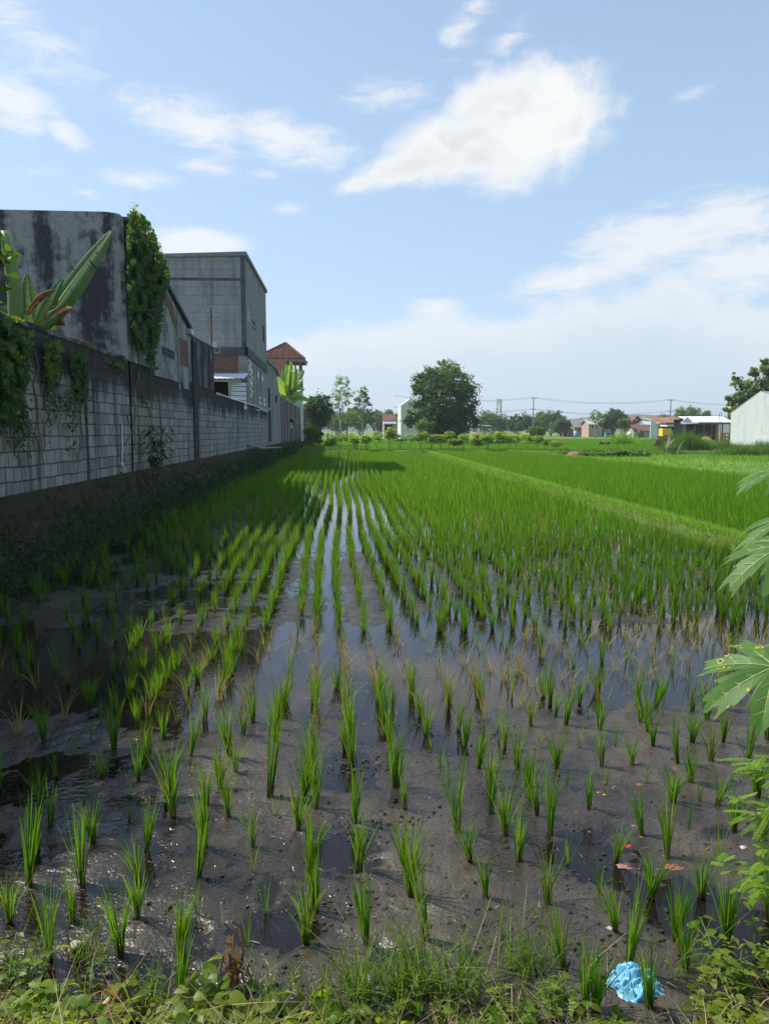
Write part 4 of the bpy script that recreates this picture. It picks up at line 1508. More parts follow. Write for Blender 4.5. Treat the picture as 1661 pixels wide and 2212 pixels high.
# side wall with openings: upper floor built as strips round the windows
w1 = (Yw(540.5), Yw(546.5), zw(540.5, 690), zw(540.5, 659)); w2 = (Yw(549.5), Yw(557), zw(549.5, 712), zw(549.5, 686)); w3 = (Yw(571.5), Yw(575.5), zw(571.5, 738), zw(571.5, 700))
wins = [w1, w2, w3]
sw = MB()
ycur = Y3 + 0.15
for (a, b, z0, z1) in wins:
    sw.box(WX - 0.15, WX, ycur, a, Zb0, Z2 - 0.2)
    sw.box(WX - 0.15, WX, a, b, Zb0, z0)
    sw.box(WX - 0.15, WX, a, b, z1, Z2 - 0.2)
    ycur = b
sw.box(WX - 0.15, WX, ycur, Y4, Zb0, Z2 - 0.2)
sw.build('side_wall', 'grey_block_y', h2)
for (a, b, z0, z1), dm in zip(wins, (('white_paint', 3, 2), ('galv', 2, 1), ('wood', 2, 1))):
    wm = MB()
    t_ = 0.05
    for (p, q, r_, s_) in ((a, a + t_, z0, z1), (b - t_, b, z0, z1), (a + t_, b - t_, z0, z0 + t_), (a + t_, b - t_, z1 - t_, z1)):
        wm.box(WX - 0.10, WX - 0.02, p, q, r_, s_)
    w_ = wm.build('window', dm[0], h2)
    bm_ = MB()
    for q in range(1, dm[1]):
        yy_ = a + (b - a) * q / dm[1]
        bm_.box(WX - 0.085, WX - 0.045, yy_ - 0.02, yy_ + 0.02, z0 + t_, z1 - t_)
    for q in range(1, dm[2] + 1):
        zz_ = z0 + (z1 - z0) * q / (dm[2] + 1)
        bm_.box(WX - 0.083, WX - 0.047, a + t_, b - t_, zz_ - 0.02, zz_ + 0.02)
    bm_.build('bars', dm[0], w_)
box('back_wall', 'grey_block_x', h2, XL, WX - 0.15, Y4 - 0.15, Y4, 0.9, Z2 - 0.2)
box('left_wall', 'grey_block_y', h2, XL, XL + 0.15, Y3 + 0.15, Y4 - 0.15, 0.9, Z2 - 0.46)
MB().prism([(WX + 0.10, Y3 - 0.10, fz(WX)), (XL - 0.3, Y3 - 0.10, fz(XL - 0.3)), (XL - 0.3, Y3 - 0.10, fz(XL - 0.3) + 0.16), (WX + 0.10, Y3 - 0.10, Z2)],
           (0, Y4 - Y3 + 0.2, 0)).build('roof_slab', 'concrete', h2)
# frame of the house: beams and columns slightly proud of the blocks
bmf = [('ring_beam', XL, WX + 0.006, Y3 - 0.008, Y3 + 0.10, Zt0, Zt1, 'concrete_dark'),
       ('corner_column', WX - 0.22, WX + 0.004, Y3 - 0.006, Y3 + 0.12, Zb1, Z2 - 0.24, 'concrete_dark'),
       ('ring_beam', XL, WX + 0.06, Y3 - 0.06, Y3 + 0.10, Zb0, Zb1 + 0.05, 'concrete_dark'),
       ('corner_column', WX - 0.42, WX + 0.003, Y3 - 0.02, Y3 + 0.20, 0.9, Zb0, 'concrete')]
for nm, *a in bmf:
    box(nm, a[6], h2, *a[:6])
MB().prism([(WX + 0.06, Y3 - 0.06, Zb0 - 0.02), (WX + 0.06, Y4, Zb0 - 0.15), (WX + 0.06, Y4, Zb0 + 0.3), (WX + 0.06, Y3 - 0.06, Zb1 + 0.10)], (-0.1, 0, 0)).build('side_beam', 'concrete_dark', h2)
MB().box(WX - 0.12, WX + 0.003, Y4 - 0.25, Y4 + 0.003, Zb0 + 0.3, Z2 - 0.3).build('corner_column', 'concrete', h2)
# lower side wall with pale glass blocks
box('lower_side_wall', 'plaster_grey', h2, WX - 0.15, WX - 0.002, Y3 + 0.2, Y4, 3.36, Zb0 - 0.02)
tiles_px = [(541, 775, 781), (544, 782, 789), (541, 787, 800), (545, 795, 806), (543, 806, 811), (547, 812, 820), (542, 818, 830), (545, 824, 835), (542, 836, 842),
            (546, 842, 850), (543, 850, 858)]
for (px, a, b) in tiles_px:
    wbox(px, a, px + 2.6, b, 0.010, 0.03).build('vent_block', 'white_paint', h2)
for (px, cy_, hh_) in ((560.2, 810, 17), (569.3, 818, 16)):
    y0_, z0_ = Yw(px), zw(px, cy_)
    dz = hh_ / FP * y0_ * 0.5 * 1.0
    pts_ = []
    for q in range(16):
        t_ = 2 * math.pi * q / 16
        r_ = 1.0 if q % 2 == 0 else 0.55
        pts_.append((y0_ + 0.55 * r_ * math.cos(t_), z0_ + dz * r_ * math.sin(t_)))
    wallpoly(pts_, 0.05, WX + 0.012).build('vent_rosette', 'white_paint', h2)
for (px, a, b) in ((562, 857, 862), (562, 866, 874), (571, 860, 866), (571, 869, 877)):
    wbox(px, a, px + 3.2, b, 0.010, 0.03).build('vent_block', 'white_paint', h2)
for px, a, b in ((549.3, 770, 880), (556.5, 790, 880), (564.8, 795, 880)):
    wbox(px, a, px + 0.7, b, 0.03).build('drain_pipe', 'concrete', h2)
# lean-to with zinc sheets against the front
XR = WX - 0.05
l0 = thing('lean_to', 'low lean-to with a zinc roof and corrugated zinc panel over the wall', 'shed', (XR - 1.5, Y3 - 1.2, 0.9))
zr = float(at(500, 809, Y3 - 1.0)[2])
rf = MB()
yf_ = Y3 - 1.8
for q in range(28):
    xa = XR + 0.12 - q * 0.13; xb = xa - 0.13
    za = 0.025 * (q % 2); zb = 0.025 * ((q + 1) % 2)
    rf.face([(xa, yf_, zr - 0.25 + za), (xb, yf_, zr - 0.25 + zb), (xb, Y3 - 0.05, zr + 0.12 + zb), (xa, Y3 - 0.05, zr + 0.12 + za)])
    rf.face([(xa, yf_, zr - 0.28 + za), (xa, Y3 - 0.05, zr + 0.09 + za), (xb, Y3 - 0.05, zr + 0.09 + zb), (xb, yf_, zr - 0.28 + zb)])
rf.build('roof', 'zinc_white', l0)
MB().box(XL, XR, Y3 - 1.75, Y3 - 1.65, zr - 0.40, zr - 0.29).build('beam', 'wood_pale', l0)
box('post', 'wood_pale', l0, float(at(493.5, 820, Y3 - 1.7)[0]), float(at(497.5, 820, Y3 - 1.7)[0]), Y3 - 1.75, Y3 - 1.65, 3.3, zr - 0.40)
zp = MB()
xa0, xb0 = float(at(499, 840, Y3 - 1.6)[0]), float(at(530, 840, Y3 - 1.6)[0])
nz = 24
z0_, z1_ = 3.1, zr - 0.42
for q in range(nz):
    za = z0_ + (z1_ - z0_) * q / nz; zb = z0_ + (z1_ - z0_) * (q + 1) / nz
    ka = 0.035 if q % 4 in (1, 2) else 0.0; kb = 0.035 if (q + 1) % 4 in (1, 2) else 0.0
    zp.face([(xa0, Y3 - 1.6 - ka, za), (xb0, Y3 - 1.2 - ka, za), (xb0, Y3 - 1.2 - kb, zb), (xa0, Y3 - 1.6 - kb, zb)])
    zp.face([(xa0, Y3 - 1.57 - ka, za), (xa0, Y3 - 1.57 - kb, zb), (xb0, Y3 - 1.17 - kb, zb), (xb0, Y3 - 1.17 - ka, za)])
zp.build('zinc_panel', 'zinc', l0)
box('opening_shade', 'dark_inside', l0, XL, float(at(493, 840, Y3 - 0.4)[0]) + 0.2, Y3 - 0.5, Y3 - 0.4, 0.9, zr - 0.30)  # black sheet painted in for the shade within the lean-to opening
# aerial on the courtyard wall
an = thing('tv_aerial', 'rusty pole carrying a wide ladder-like TV aerial above the courtyard wall', 'aerial', at(457, 748, Y2 + 0.4))
b0 = at(457, 748, Y2 + 0.4); b1 = at(456.5, 664, Y2 + 0.4)
MB().tube([b0 - np.array([0, 0, 0.6]), b1], 0.035, 7).build('mast', 'rust_steel', an)
el_ = MB()
for px0, py0, px1, py1 in ((427, 670, 488, 677), (436, 676, 480, 668), (442, 662, 472, 662), (440, 684, 476, 684), (428, 673, 452, 668)):
    el_.tube([at(px0, py0, Y2 + 0.2), at(px1, py1, Y2 + 0.7)], 0.017, 5)
for px0 in (449, 453, 457, 461):
    el_.tube([at(px0, 662, Y2 + 0.4), at(px0 + 3, 684, Y2 + 0.4)], 0.022, 5)
el_.build('rods', 'galv', an)
wb = thing('junction_box', 'small pale junction box on the end of the courtyard wall with a coiled cable', 'box', at(464, 745, Y2 + 0.1))
p = at(464, 745, Y2 + 0.1)
MB().box(p[0] - 0.07, p[0] + 0.07, p[1] - 0.05, p[1] + 0.05, p[2] - 0.10, p[2] + 0.12).build('case', 'pale_plaster', wb)
cl = MB()
q0 = at(469, 756, Y2 + 0.1)
cl.tube([q0 + np.array([0.12 * math.cos(a), 0.0, 0.12 * math.sin(a)]) for a in np.linspace(0, 6.2, 18)], 0.008, 5)
cl.build('cable_coil', 'pvc', wb)
# pipes along the wall
pm = thing('water_pipe', 'white plastic water pipe running along the top of the block wall', 'pipe', (WX + 0.06, Y2, 3.5))
pts_ = [onx(x, y, WX + 0.05) for x, y in ((470, 850), (500, 861), (535, 872), (552, 877), (565, 883), (579, 886.5))]
MB().tube(pts_, 0.035, 7).build('pipe', 'pvc', pm, True)
pm = thing('branch_pipe', 'short wavy white pipe bracketed just under the longer wall pipe', 'pipe', onx(563, 885, WX + 0.05))
MB().tube([onx(x, y, WX + 0.06) for x, y in ((553, 885), (558, 886), (563, 885), (570, 888), (578, 890))], 0.03, 6).build('pipe', 'pvc', pm, True)
MB().tube([onx(x, y, WX + 0.05) for x, y in ((560, 886), (560.3, 910), (560.6, 934))], 0.025, 6).build('downpipe', 'pvc', pm, True)
pm = thing('hanging_rope', 'pale frayed rope hanging straight down the block wall', 'rope', onx(264, 960, WX + 0.03))
MB().tube([onx(x, y, WX + 0.03) for x, y in ((264.5, 918), (264, 940), (265, 960), (264, 985), (264.5, 1000))], [0.02, 0.02, 0.018, 0.02, 0.025], 6).build('rope', 'pvc', pm, True)
MB().tube([onx(x, y, WX + 0.03) for x, y in ((264.5, 998), (264, 1004), (264.5, 1010))], [0.02, 0.05, 0.01], 6).build('knot', 'pvc', pm, True)
# plank lying on the bank
pm = thing('fallen_branch', 'bare pale branch lying along the foot of the block wall', 'branch', onx(560, 965, WX + 0.35))
MB().tube([onx(x, y, WX + xo) for x, y, xo in ((538, 961, 0.1), (552, 964, 0.3), (566, 968, 0.5), (585, 967, 0.6), (608, 967, 0.8))], [0.06, 0.07, 0.065, 0.05, 0.03], 7).build('stem', 'bark_pale', pm, True)

# ---- lean-to gable and the brown brick wall further on
lg = thing('plaster_shed', 'narrow grey plaster shed with a sloping roof beyond the two-storey house', 'shed', (WX - 1, (Y4 + Y5) / 2, 0.9))
wallpoly([(Y4 + 0.01, 0.9), (Y5, 0.9), (Y5, zw(607, 868)), (Yw(600), zw(600, 812)), (Yw(596), zw(596, 798)), (Y4 + 0.01, zw(580, 784))], 0.15).build('wall_panel', 'plaster_grey', lg)
wallpoly([(Y4 + 0.01, zw(580, 784) + 0.02), (Yw(596), zw(596, 798) + 0.02), (Yw(601), zw(601, 812)), (Yw(601), zw(601, 806)), (Yw(596.5), zw(596.5, 792)), (Y4 + 0.01, zw(580, 778))],
         3.5, WX + 0.12).build('roof', 'concrete', lg)
wbox(581, 838, 584.5, 880, 0.01).build('doorway', 'dark_inside', lg)
wbox(590, 790, 592.5, 955, 0.03).build('pilaster', 'concrete', lg)
wbox(596, 853, 600, 868, 0.012).build('wall_hatch', 'dark_inside', lg)
wbox(580.5, 886, 586, 955, 0.015).build('stained_strip', 'stain_black', lg)
bb = thing('brick_wall', 'brown brick garden wall at the far end of the row of walls', 'wall', (WX, (Y5 + Y6) / 2, 0.9))
wallpoly([(Y5 + 0.01, 0.3), (Y6, 0.3), (Y6, zw(664, 889)), (Yw(641), zw(641, 877)), (Yw(616), zw(616, 862)), (Y5 + 0.01, zw(608, 858))], 0.2).build('wall_panel', 'brown_brick', bb)
for x, a in ((609, 858), (615.5, 862), (622.5, 866), (632, 872), (641, 877)):
    wbox(x, a, x + 1.3, 953, 0.06).build('pilaster', 'concrete', bb)
MB().prism([(WX + 0.5, Yw(627), zw(627, 908)), (WX + 0.5, Yw(633), zw(633, 914)), (WX, Yw(633), zw(633, 909)), (WX, Yw(627), zw(627, 903))], (0, 0, 0.05)).build('awning', 'zinc', bb)
wbox(628, 912, 631, 925, 0.02).build('hatch', 'pale_plaster', bb)

# ---- pavilion tower with tiled roofs
YT = 84.0
tw = thing('tiled_pavilion', 'two-storey house tower with an open top floor under a red tiled hip roof', 'house', (WX - 2.2, YT + 1.5, 0.9))
xr_ = float(at(650, 800, YT)[0]); xl_ = xr_ - 4.6
ez = float(at(620, 776, YT)[2])
ap = float(at(617, 742, YT + 2)[2])
ex1 = float(at(659, 776, YT - 0.6)[0]); ex0 = xl_ - 0.5
ey0, ey1 = YT - 0.6, YT + 4.6
cx_ = (float(at(617, 742, YT + 2)[0]))
hp = MB()
R1, R2 = (cx_ - 0.05, (ey0 + ey1) / 2, ap), (cx_ + 0.05, (ey0 + ey1) / 2, ap)
e = [(ex0, ey0, ez), (ex1, ey0, ez), (ex1, ey1, ez), (ex0, ey1, ez)]
hp.face([e[0], e[1], R2, R1]); hp.face([e[1], e[2], R2]); hp.face([e[2], e[3], R1, R2]); hp.face([e[3], e[0], R1])
hpo = hp.build('hip_roof', 'tiles', tw)
rd = MB()
for a in e:
    rd.tube([np.array(a) + [0, 0, 0.05], np.array(R1 if a[0] < cx_ else R2) + [0, 0, 0.08]], 0.10, 6)
rd.build('ridge_tiles', 'tiles_dark', hpo)
# waves of tiles on the front slope
tl = MB()
for q in range(34):
    u = (q + 0.5) / 34
    xx = ex0 + (ex1 - ex0) * u
    lim = 1.0
    if xx < cx_: lim = (xx - ex0) / (cx_ - ex0)
    else: lim = (ex1 - xx) / (ex1 - cx_)
    a = np.array([xx, ey0, ez + 0.03]); bq = np.array([xx, ey0 + (R1[1] - ey0) * lim, ez + (ap - ez) * lim + 0.03])
    tl.tube([a, bq], 0.055, 5)
tl.build('tile_ribs', 'tiles', hpo)
MB().box(ex0 + 0.03, ex1 - 0.03, ey0 + 0.03, ey0 + 0.10, ez - 0.32, ez - 0.02).build('fascia', 'wood_fascia', tw)
MB().box(ex1 - 0.10, ex1 - 0.03, ey0 + 0.11, ey1 - 0.03, ez - 0.32, ez - 0.02).build('fascia', 'wood_fascia', tw)
MB().box(ex0 + 0.1, ex1 - 0.11, ey0 + 0.11, ey1 - 0.1, ez - 0.30, ez - 0.24).build('ceiling', 'wood', tw)
pf = float(at(648, 820, YT)[2])
for (px_, py_) in ((xr_ - 0.12, YT + 0.1), (xr_ - 0.6, YT + 0.1), (xr_ - 0.12, YT + 3.8), (xl_ + 0.1, YT + 0.1)):
    box('post', 'concrete', tw, px_ - 0.1, px_ + 0.1, py_ - 0.1, py_ + 0.1, pf, ez - 0.30)
box('tower_body', 'pale_plaster', tw, xl_, xr_, YT, YT + 4.0, 0.9, pf - 0.8)
box('parapet', 'brown_brick', tw, xl_, xr_ + 0.02, YT - 0.02, YT + 4.0, pf - 0.8 + 0.003, pf)
ya_ = YT - 4.5
za_, zb_ = float(at(600, 777, YT - 0.4)[2]), float(at(600, 814, ya_)[2])
xr2 = float(at(618, 777, YT - 0.4)[0])
lr = MB().prism([(xl_ - 3, ya_, zb_), (xr2 + 0.1, ya_, zb_), (xr2 + 0.1, YT - 0.3, za_), (xl_ - 3, YT - 0.3, za_)], (0, 0.05, 0.10)).build('lower_roof', 'tiles', tw)
tl = MB()
for q in range(30):
    xx = xr2 - q * 0.22
    tl.tube([(xx, ya_ - 0.02, zb_ + 0.10), (xx, YT - 0.35, za_ + 0.11)], 0.075, 6)
tl.build('tile_ribs', 'tiles', lr)
MB().box(xr2 - 0.05, xr2 + 0.22, YT - 0.5, YT - 0.2, za_ - 0.3, za_ + 0.25).build('gable_end', 'pale_plaster', tw)
box('lower_body', 'pale_plaster', tw, xl_ - 3, xr2 - 0.2, ya_ + 0.3, YT - 0.1, 0.9, zb_)

# house outside the left edge of the view: it throws the shade over the near mud
sh = thing('neighbour_house', 'grey neighbouring house just past the left edge of the view', 'house', (WX - 2, 6.5, 0.9))
box('walls', 'plaster_grey', sh, WX - 4.2, WX - 0.2, 5.9, 8.1, 0.9, 4.3)
MB().prism([(WX - 0.05, 5.75, 4.3), (WX - 4.4, 5.75, 4.3), (WX - 4.4, 5.75, 4.45), (WX - 0.05, 5.75, 4.45)], (0, 2.6, 0)).build('roof_slab', 'concrete', sh)
SHADE_TREE = True

# ================================================================== IVY, CLIMBERS, BANK WEEDS
def climber(name, label, poly, n, leaf, mats, thick=(0.02, 0.28), seed=1, plane=None, X0=None, split=0.62, group=None):
    """leaves hanging over a wall inside a photo polygon"""
    rng = np.random.default_rng(seed)
    xs_ = [p[0] for p in poly]; ys_ = [p[1] for p in poly]
    C_ = []
    while len(C_) < n:
        x = rng.uniform(min(xs_), max(xs_)); y = rng.uniform(min(ys_), max(ys_))
        nx = x + rng.normal() * 3; ny = y + rng.normal() * 3
        if not inpoly(nx, ny, poly): continue
        cl_ = vnoise(x * 0.09, y * 0.09, seed)
        if cl_ < rng.uniform(0.0, 0.42): continue
        d = thick[0] + (thick[1] - thick[0]) * (cl_ * rng.uniform(0.3, 1))
        if plane is None:
            C_.append(onx(x, y, (WX if X0 is None else X0) + d))
        else:
            C_.append(at(x, y, plane - d))
    C_ = np.array(C_)
    nr_ = rng.normal(size=(n, 3)) * 0.55 + (np.array([0.8, -0.3, 0.5]) if plane is None else np.array([0.3, -0.9, 0.4]))
    v, f = leaf_cards(C_, nr_, leaf, rng, 0.75, 0.12, 0.9)
    ytop = np.percentile(C_[:, 2], 60)
    mi = ((vnoise(C_[:, 1] * 2, C_[:, 2] * 2, seed + 3) + (C_[:, 2] - C_[:, 2].min()) / (np.ptp(C_[:, 2]) + 0.01) * 0.25 + rng.normal(size=n) * 0.1) > split).astype(int)  # brighter leaf colour towards the top imitates sunlight on the ivy
    cen = C_.mean(0); cen[2] = C_[:, 2].min()
    o = link(name, np_mesh(name, v, f, mi), mats, None, origin=cen)
    return tag(o, label, 'climber', group)


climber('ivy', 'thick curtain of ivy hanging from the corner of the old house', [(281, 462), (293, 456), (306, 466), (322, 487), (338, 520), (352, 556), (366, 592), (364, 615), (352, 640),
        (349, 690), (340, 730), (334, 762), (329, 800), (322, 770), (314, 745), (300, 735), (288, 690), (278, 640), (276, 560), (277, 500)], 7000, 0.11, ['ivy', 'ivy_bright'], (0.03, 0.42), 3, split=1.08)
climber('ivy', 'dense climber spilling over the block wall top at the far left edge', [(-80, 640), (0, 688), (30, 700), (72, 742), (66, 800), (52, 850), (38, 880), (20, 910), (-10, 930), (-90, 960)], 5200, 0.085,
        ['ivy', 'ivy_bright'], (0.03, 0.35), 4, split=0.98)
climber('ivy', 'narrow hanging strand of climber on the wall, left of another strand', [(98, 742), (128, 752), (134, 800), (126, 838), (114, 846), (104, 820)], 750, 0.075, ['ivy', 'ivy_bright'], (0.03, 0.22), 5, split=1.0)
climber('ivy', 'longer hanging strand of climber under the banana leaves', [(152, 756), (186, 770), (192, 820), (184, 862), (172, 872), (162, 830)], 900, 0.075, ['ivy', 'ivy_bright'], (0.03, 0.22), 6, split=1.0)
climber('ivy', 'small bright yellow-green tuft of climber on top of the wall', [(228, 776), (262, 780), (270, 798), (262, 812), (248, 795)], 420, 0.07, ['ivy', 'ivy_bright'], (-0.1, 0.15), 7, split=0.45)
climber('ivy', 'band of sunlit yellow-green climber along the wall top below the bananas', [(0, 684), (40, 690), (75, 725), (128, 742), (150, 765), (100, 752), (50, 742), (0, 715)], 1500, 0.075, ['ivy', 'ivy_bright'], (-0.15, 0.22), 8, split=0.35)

def strands(label, starts, seed, mats, leaf):
    rng = np.random.default_rng(seed)
    st = MB(); C_ = []
    for (x, y, L, d0) in starts:
        n = max(5, int(abs(L) / 6))
        px_ = x
        pts_ = []
        for k in range(n + 1):
            px_ += rng.normal() * 1.2
            p = onx(px_, y + L * k / n, WX + d0 * (1 - 0.6 * k / n) + 0.03)
            pts_.append(p)
            if k: 
                for _ in range(3 if k < n * 0.7 else 1):
                    C_.append(p + rng.normal(size=3) * 0.045)
        st.tube(pts_, np.linspace(0.010, 0.004, n + 1), 4)
    ends = sorted([onx(x, y, WX + d0 + 0.03) for (x, y, L, d0) in starts], key=lambda q: q[1])
    st.tube(ends, 0.008, 4)
    C_ = np.array(C_)
    root = thing('trailing_vine', label, 'climber', C_.mean(0))
    st.build('stem', 'twig', root)
    v, f = leaf_cards(C_, rng.normal(size=C_.shape) * 0.6 + [0.8, -0.3, 0.3], leaf, rng, 0.7, 0.12, 0.9)
    link('leaves', np_mesh('leaves', v, f), mats, root)


rs_ = random.Random(4)
strands('loose trailing strands below the ivy curtain of the old house', [(rs_.uniform(296, 338), rs_.uniform(725, 765), rs_.uniform(15, 50), 0.12) for _ in range(6)], 3, 'ivy', 0.10)
strands('loose strands hanging down the block wall below the climber at the far left edge', [(rs_.uniform(-10, 62), rs_.uniform(850, 915), rs_.uniform(30, 120), 0.12) for _ in range(11)], 4, 'ivy', 0.07)
strands('loose strands hanging down the block wall below the banana leaves', [(rs_.uniform(100, 190), rs_.uniform(820, 865), rs_.uniform(30, 150), 0.1) for _ in range(9)], 5, 'ivy', 0.065)
# shoots that stick out over the top of the ivy
strands('thin shoots sticking out of the top of the ivy on the old house', [(rs_.uniform(286, 366), 0, 0, 0)][:0] or [(288 + 9 * k, 452 + 16.5 * k, -rs_.uniform(3, 10), 0.25) for k in range(9)], 6, 'ivy_bright', 0.07)

# trailing dry stems on the wall
vs = MB()
rng = np.random.default_rng(4)
for x0_, y0_, x1_, y1_ in ((297, 720, 292, 985), (305, 740, 268, 1000), (330, 800, 322, 960), (80, 760, 84, 1040), (180, 860, 172, 1020), (100, 840, 96, 1000), (305, 850, 330, 905), (30, 900, 40, 1010)):
    pts_ = []
    for k in range(9):
        t_ = k / 8
        pts_.append(onx(x0_ + (x1_ - x0_) * t_ + rng.normal() * 4, y0_ + (y1_ - y0_) * t_, WX + 0.03))
    vs.tube(pts_, np.linspace(0.016, 0.008, 9), 5)
c_ = onx(290, 900, WX)
tag(vs.build('dry_vine', 'twig', None, True, origin=c_), 'bare dry vine stems trailing down the block wall', 'vine')

# weeds of the bank: stuff
rng = np.random.default_rng(21)
parts = []
n = 20000
yy_ = 3.5 + 75 * rng.uniform(0, 1, n) ** 1.9
s_ = rng.uniform(0, 1, n) ** 0.55
xx_ = WX + 0.1 + 0.62 * s_ + 0.08 * rng.normal(size=n)
zz_ = np.clip(1.0 - 1.05 * s_, 0, 1) + 0.0
keep = fbm(yy_, xx_ * 1.5, 0.8, 3, 5) > -0.12
lower = rng.uniform(0, 1, n) < 0.35 + 0.65 * s_
k_ = keep & lower
C_ = np.c_[xx_, yy_, zz_ + rng.uniform(0, 0.22, n)][k_]
sz_ = np.clip(0.05 + C_[:, 1] * 0.0022, 0.05, 0.2)
parts.append(leaf_cards(C_, rng.normal(size=C_.shape) * 0.7 + np.array([0.4, -0.2, 0.8]), sz_, rng, 0.55))
n = 5200
yy_ = 3.5 + 75 * rng.uniform(0, 1, n) ** 1.7
xx_ = WX + 0.45 + 0.45 * rng.uniform(0, 1, n) + 0.1 * np.sin(yy_ * 1.3)
parts.append(blades(np.c_[xx_, yy_, np.clip(0.5 - (xx_ - WX - 0.45) * 1.2, 0, 1)], 0.36, 0.008 + yy_ * 0.0005, rng, 0.45, 3, 0.5))
v, f = join(parts)
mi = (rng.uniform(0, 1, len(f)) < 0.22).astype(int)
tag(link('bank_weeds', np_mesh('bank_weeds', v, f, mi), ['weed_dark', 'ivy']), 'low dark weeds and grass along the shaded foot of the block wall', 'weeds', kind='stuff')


def sprig(name, label, base, stems, H, leaf_l, leaf_w, per, mat, seed, lean=0.25, cat='plant', group=None, pairs=True, droop=0.3, stem='stem_green', stem_r=0.006, yawc=None):
    """an upright leafy plant: several stems with single long leaves along them"""
    rng = np.random.default_rng(seed)
    base = np.array(base, float)
    root = thing(name, label, cat, base, group)
    st = MB(); V = []; F = []
    for k in range(stems):
        a = rng.uniform(0, 6.28) if yawc is None else yawc + rng.normal() * 0.6
        d = np.array([math.cos(a), math.sin(a), 0]) * abs(rng.normal(lean, lean * 0.5))
        h = H * rng.uniform(0.7, 1.05)
        b_ = base + np.array([rng.normal() * 0.02, rng.normal() * 0.02, -0.03])
        pts_ = [b_ + d * h * t ** 1.5 + np.array([0, 0, h * t]) for t in np.linspace(0, 1, 6)]
        st.tube(pts_, np.linspace(stem_r, stem_r * 0.4, 6), 5)
        for q in range(per):
            t = 0.25 + 0.75 * (q + 0.5) / per
            p = b_ + d * h * t ** 1.5 + np.array([0, 0, h * t])
            aa = q * 2.4 + rng.normal() * 0.4
            o = np.array([math.cos(aa), math.sin(aa), 0.45]); o /= np.linalg.norm(o)
            L = leaf_l * rng.uniform(0.6, 1.1) * (1.1 - 0.35 * abs(t - 0.6)); W = leaf_w * rng.uniform(0.8, 1.1)
            sd_ = np.cross(o, [0, 0, 1]); sd_ /= np.linalg.norm(sd_)
            up_ = np.cross(sd_, o)
            i0 = len(V)
            for s, ww in ((0.0, 0.06), (0.3, 0.85), (0.6, 0.9), (0.85, 0.5), (1.0, 0.04)):
                c = p + o * L * s - np.array([0, 0, droop * L * s * s])
                V += [c - sd_ * W * ww * 0.5 + up_ * W * ww * 0.10, c, c + sd_ * W * ww * 0.5 + up_ * W * ww * 0.10]
            for s in range(4):
                j = i0 + s * 3
                F += [(j, j + 1, j + 4, j + 3), (j + 1, j + 2, j + 5, j + 4)]
    st.build('stem', stem, root, True)
    link('leaves', np_mesh('leaves', V, F), mat, root, True)
    return root


# shrub leaning off the wall foot
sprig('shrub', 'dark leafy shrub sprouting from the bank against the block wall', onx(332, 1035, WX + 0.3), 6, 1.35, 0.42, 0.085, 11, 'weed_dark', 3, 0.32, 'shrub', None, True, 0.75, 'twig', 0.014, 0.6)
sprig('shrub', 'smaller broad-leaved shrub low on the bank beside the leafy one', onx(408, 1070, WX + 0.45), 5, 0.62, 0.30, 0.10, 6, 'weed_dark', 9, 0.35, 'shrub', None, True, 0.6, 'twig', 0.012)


# ================================================================== BANANAS
def banana_leaf(base, d, L, W, arch, tear, seed, mat, parent, fold=0.35, face=(0, 0, 1.0)):
    """d: starting direction; the blade arches over. Both halves hang from the midrib"""
    rng = np.random.default_rng(seed)
    base = np.array(base, float); d = unit(np.array(d, float))
    hz_ = np.array([d[0], d[1], 0]); hz_ = hz_ / (np.linalg.norm(hz_) + 1e-6)
    n = 26
    mid = []
    p = base.copy(); dd = d.copy()
    for k in range(n + 1):
        mid.append(p.copy())
        dd = unit(dd + (np.array([0, 0, -1]) * arch / n))
        p = p + dd * L / n
    mid = np.array(mid)
    tg = unit(np.gradient(mid, axis=0))
    side = unit(np.cross(tg, unit(np.array(face, float)) + hz_ * 1e-3))
    up = np.cross(side, tg)
    V, F = [], []
    for sgn in (-1, 1):
        k = 3
        while k < n:
            if rng.uniform() < tear:
                seg = int(rng.integers(1, 4))
            else:
                seg = int(rng.integers(4, 9))
            k2 = min(n, k + seg)
            sag = rng.uniform(0.0, 0.09) + fold
            gap = rng.uniform(0.05, 0.38) if k2 < n else 0
            i0 = len(V)
            ks = np.linspace(k, k2 - gap, (k2 - k) * 2 + 1)
            for kk in ks:
                t = (kk - 3) / (n - 3)
                w = W * 0.5 * max(0.02, (math.sin(math.pi * min(1, t * 0.93 + 0.05) ** 0.75)) ** 0.55)
                i_ = min(n - 1, int(kk)); fr = kk - i_
                c = mid[i_] * (1 - fr) + mid[i_ + 1] * fr
                s_, u_ = side[i_], up[i_]
                for j in range(4):
                    r_ = j / 3
                    V.append(c + s_ * sgn * w * r_ * math.cos(sag * 1.2 * r_) - np.array([0, 0, w * r_ * r_ * math.sin(sag)])
                             + u_ * w * 0.18 * math.sin(math.pi * r_) + tg[i_] * w * 0.25 * r_)
            m = len(ks)
            for a in range(m - 1):
                for j in range(3):
                    F.append((i0 + a * 4 + j, i0 + a * 4 + j + 1, i0 + (a + 1) * 4 + j + 1, i0 + (a + 1) * 4 + j))
            k = k2
    o = link('leaf', np_mesh('leaf', V, F), mat, parent, True)
    MB().tube(mid, np.linspace(0.035, 0.006, n + 1) * (L / 2.2), 6).build('midrib', 'banana_rib', o, True)
    return o


def pseudostem(parent, base, top, r):
    MB().tube(limb(base, top, np.random.default_rng(1), 5, 0.01), np.linspace(r * 1.2, r * 0.7, 6), 10).build('stem', 'banana_stem', parent, True)


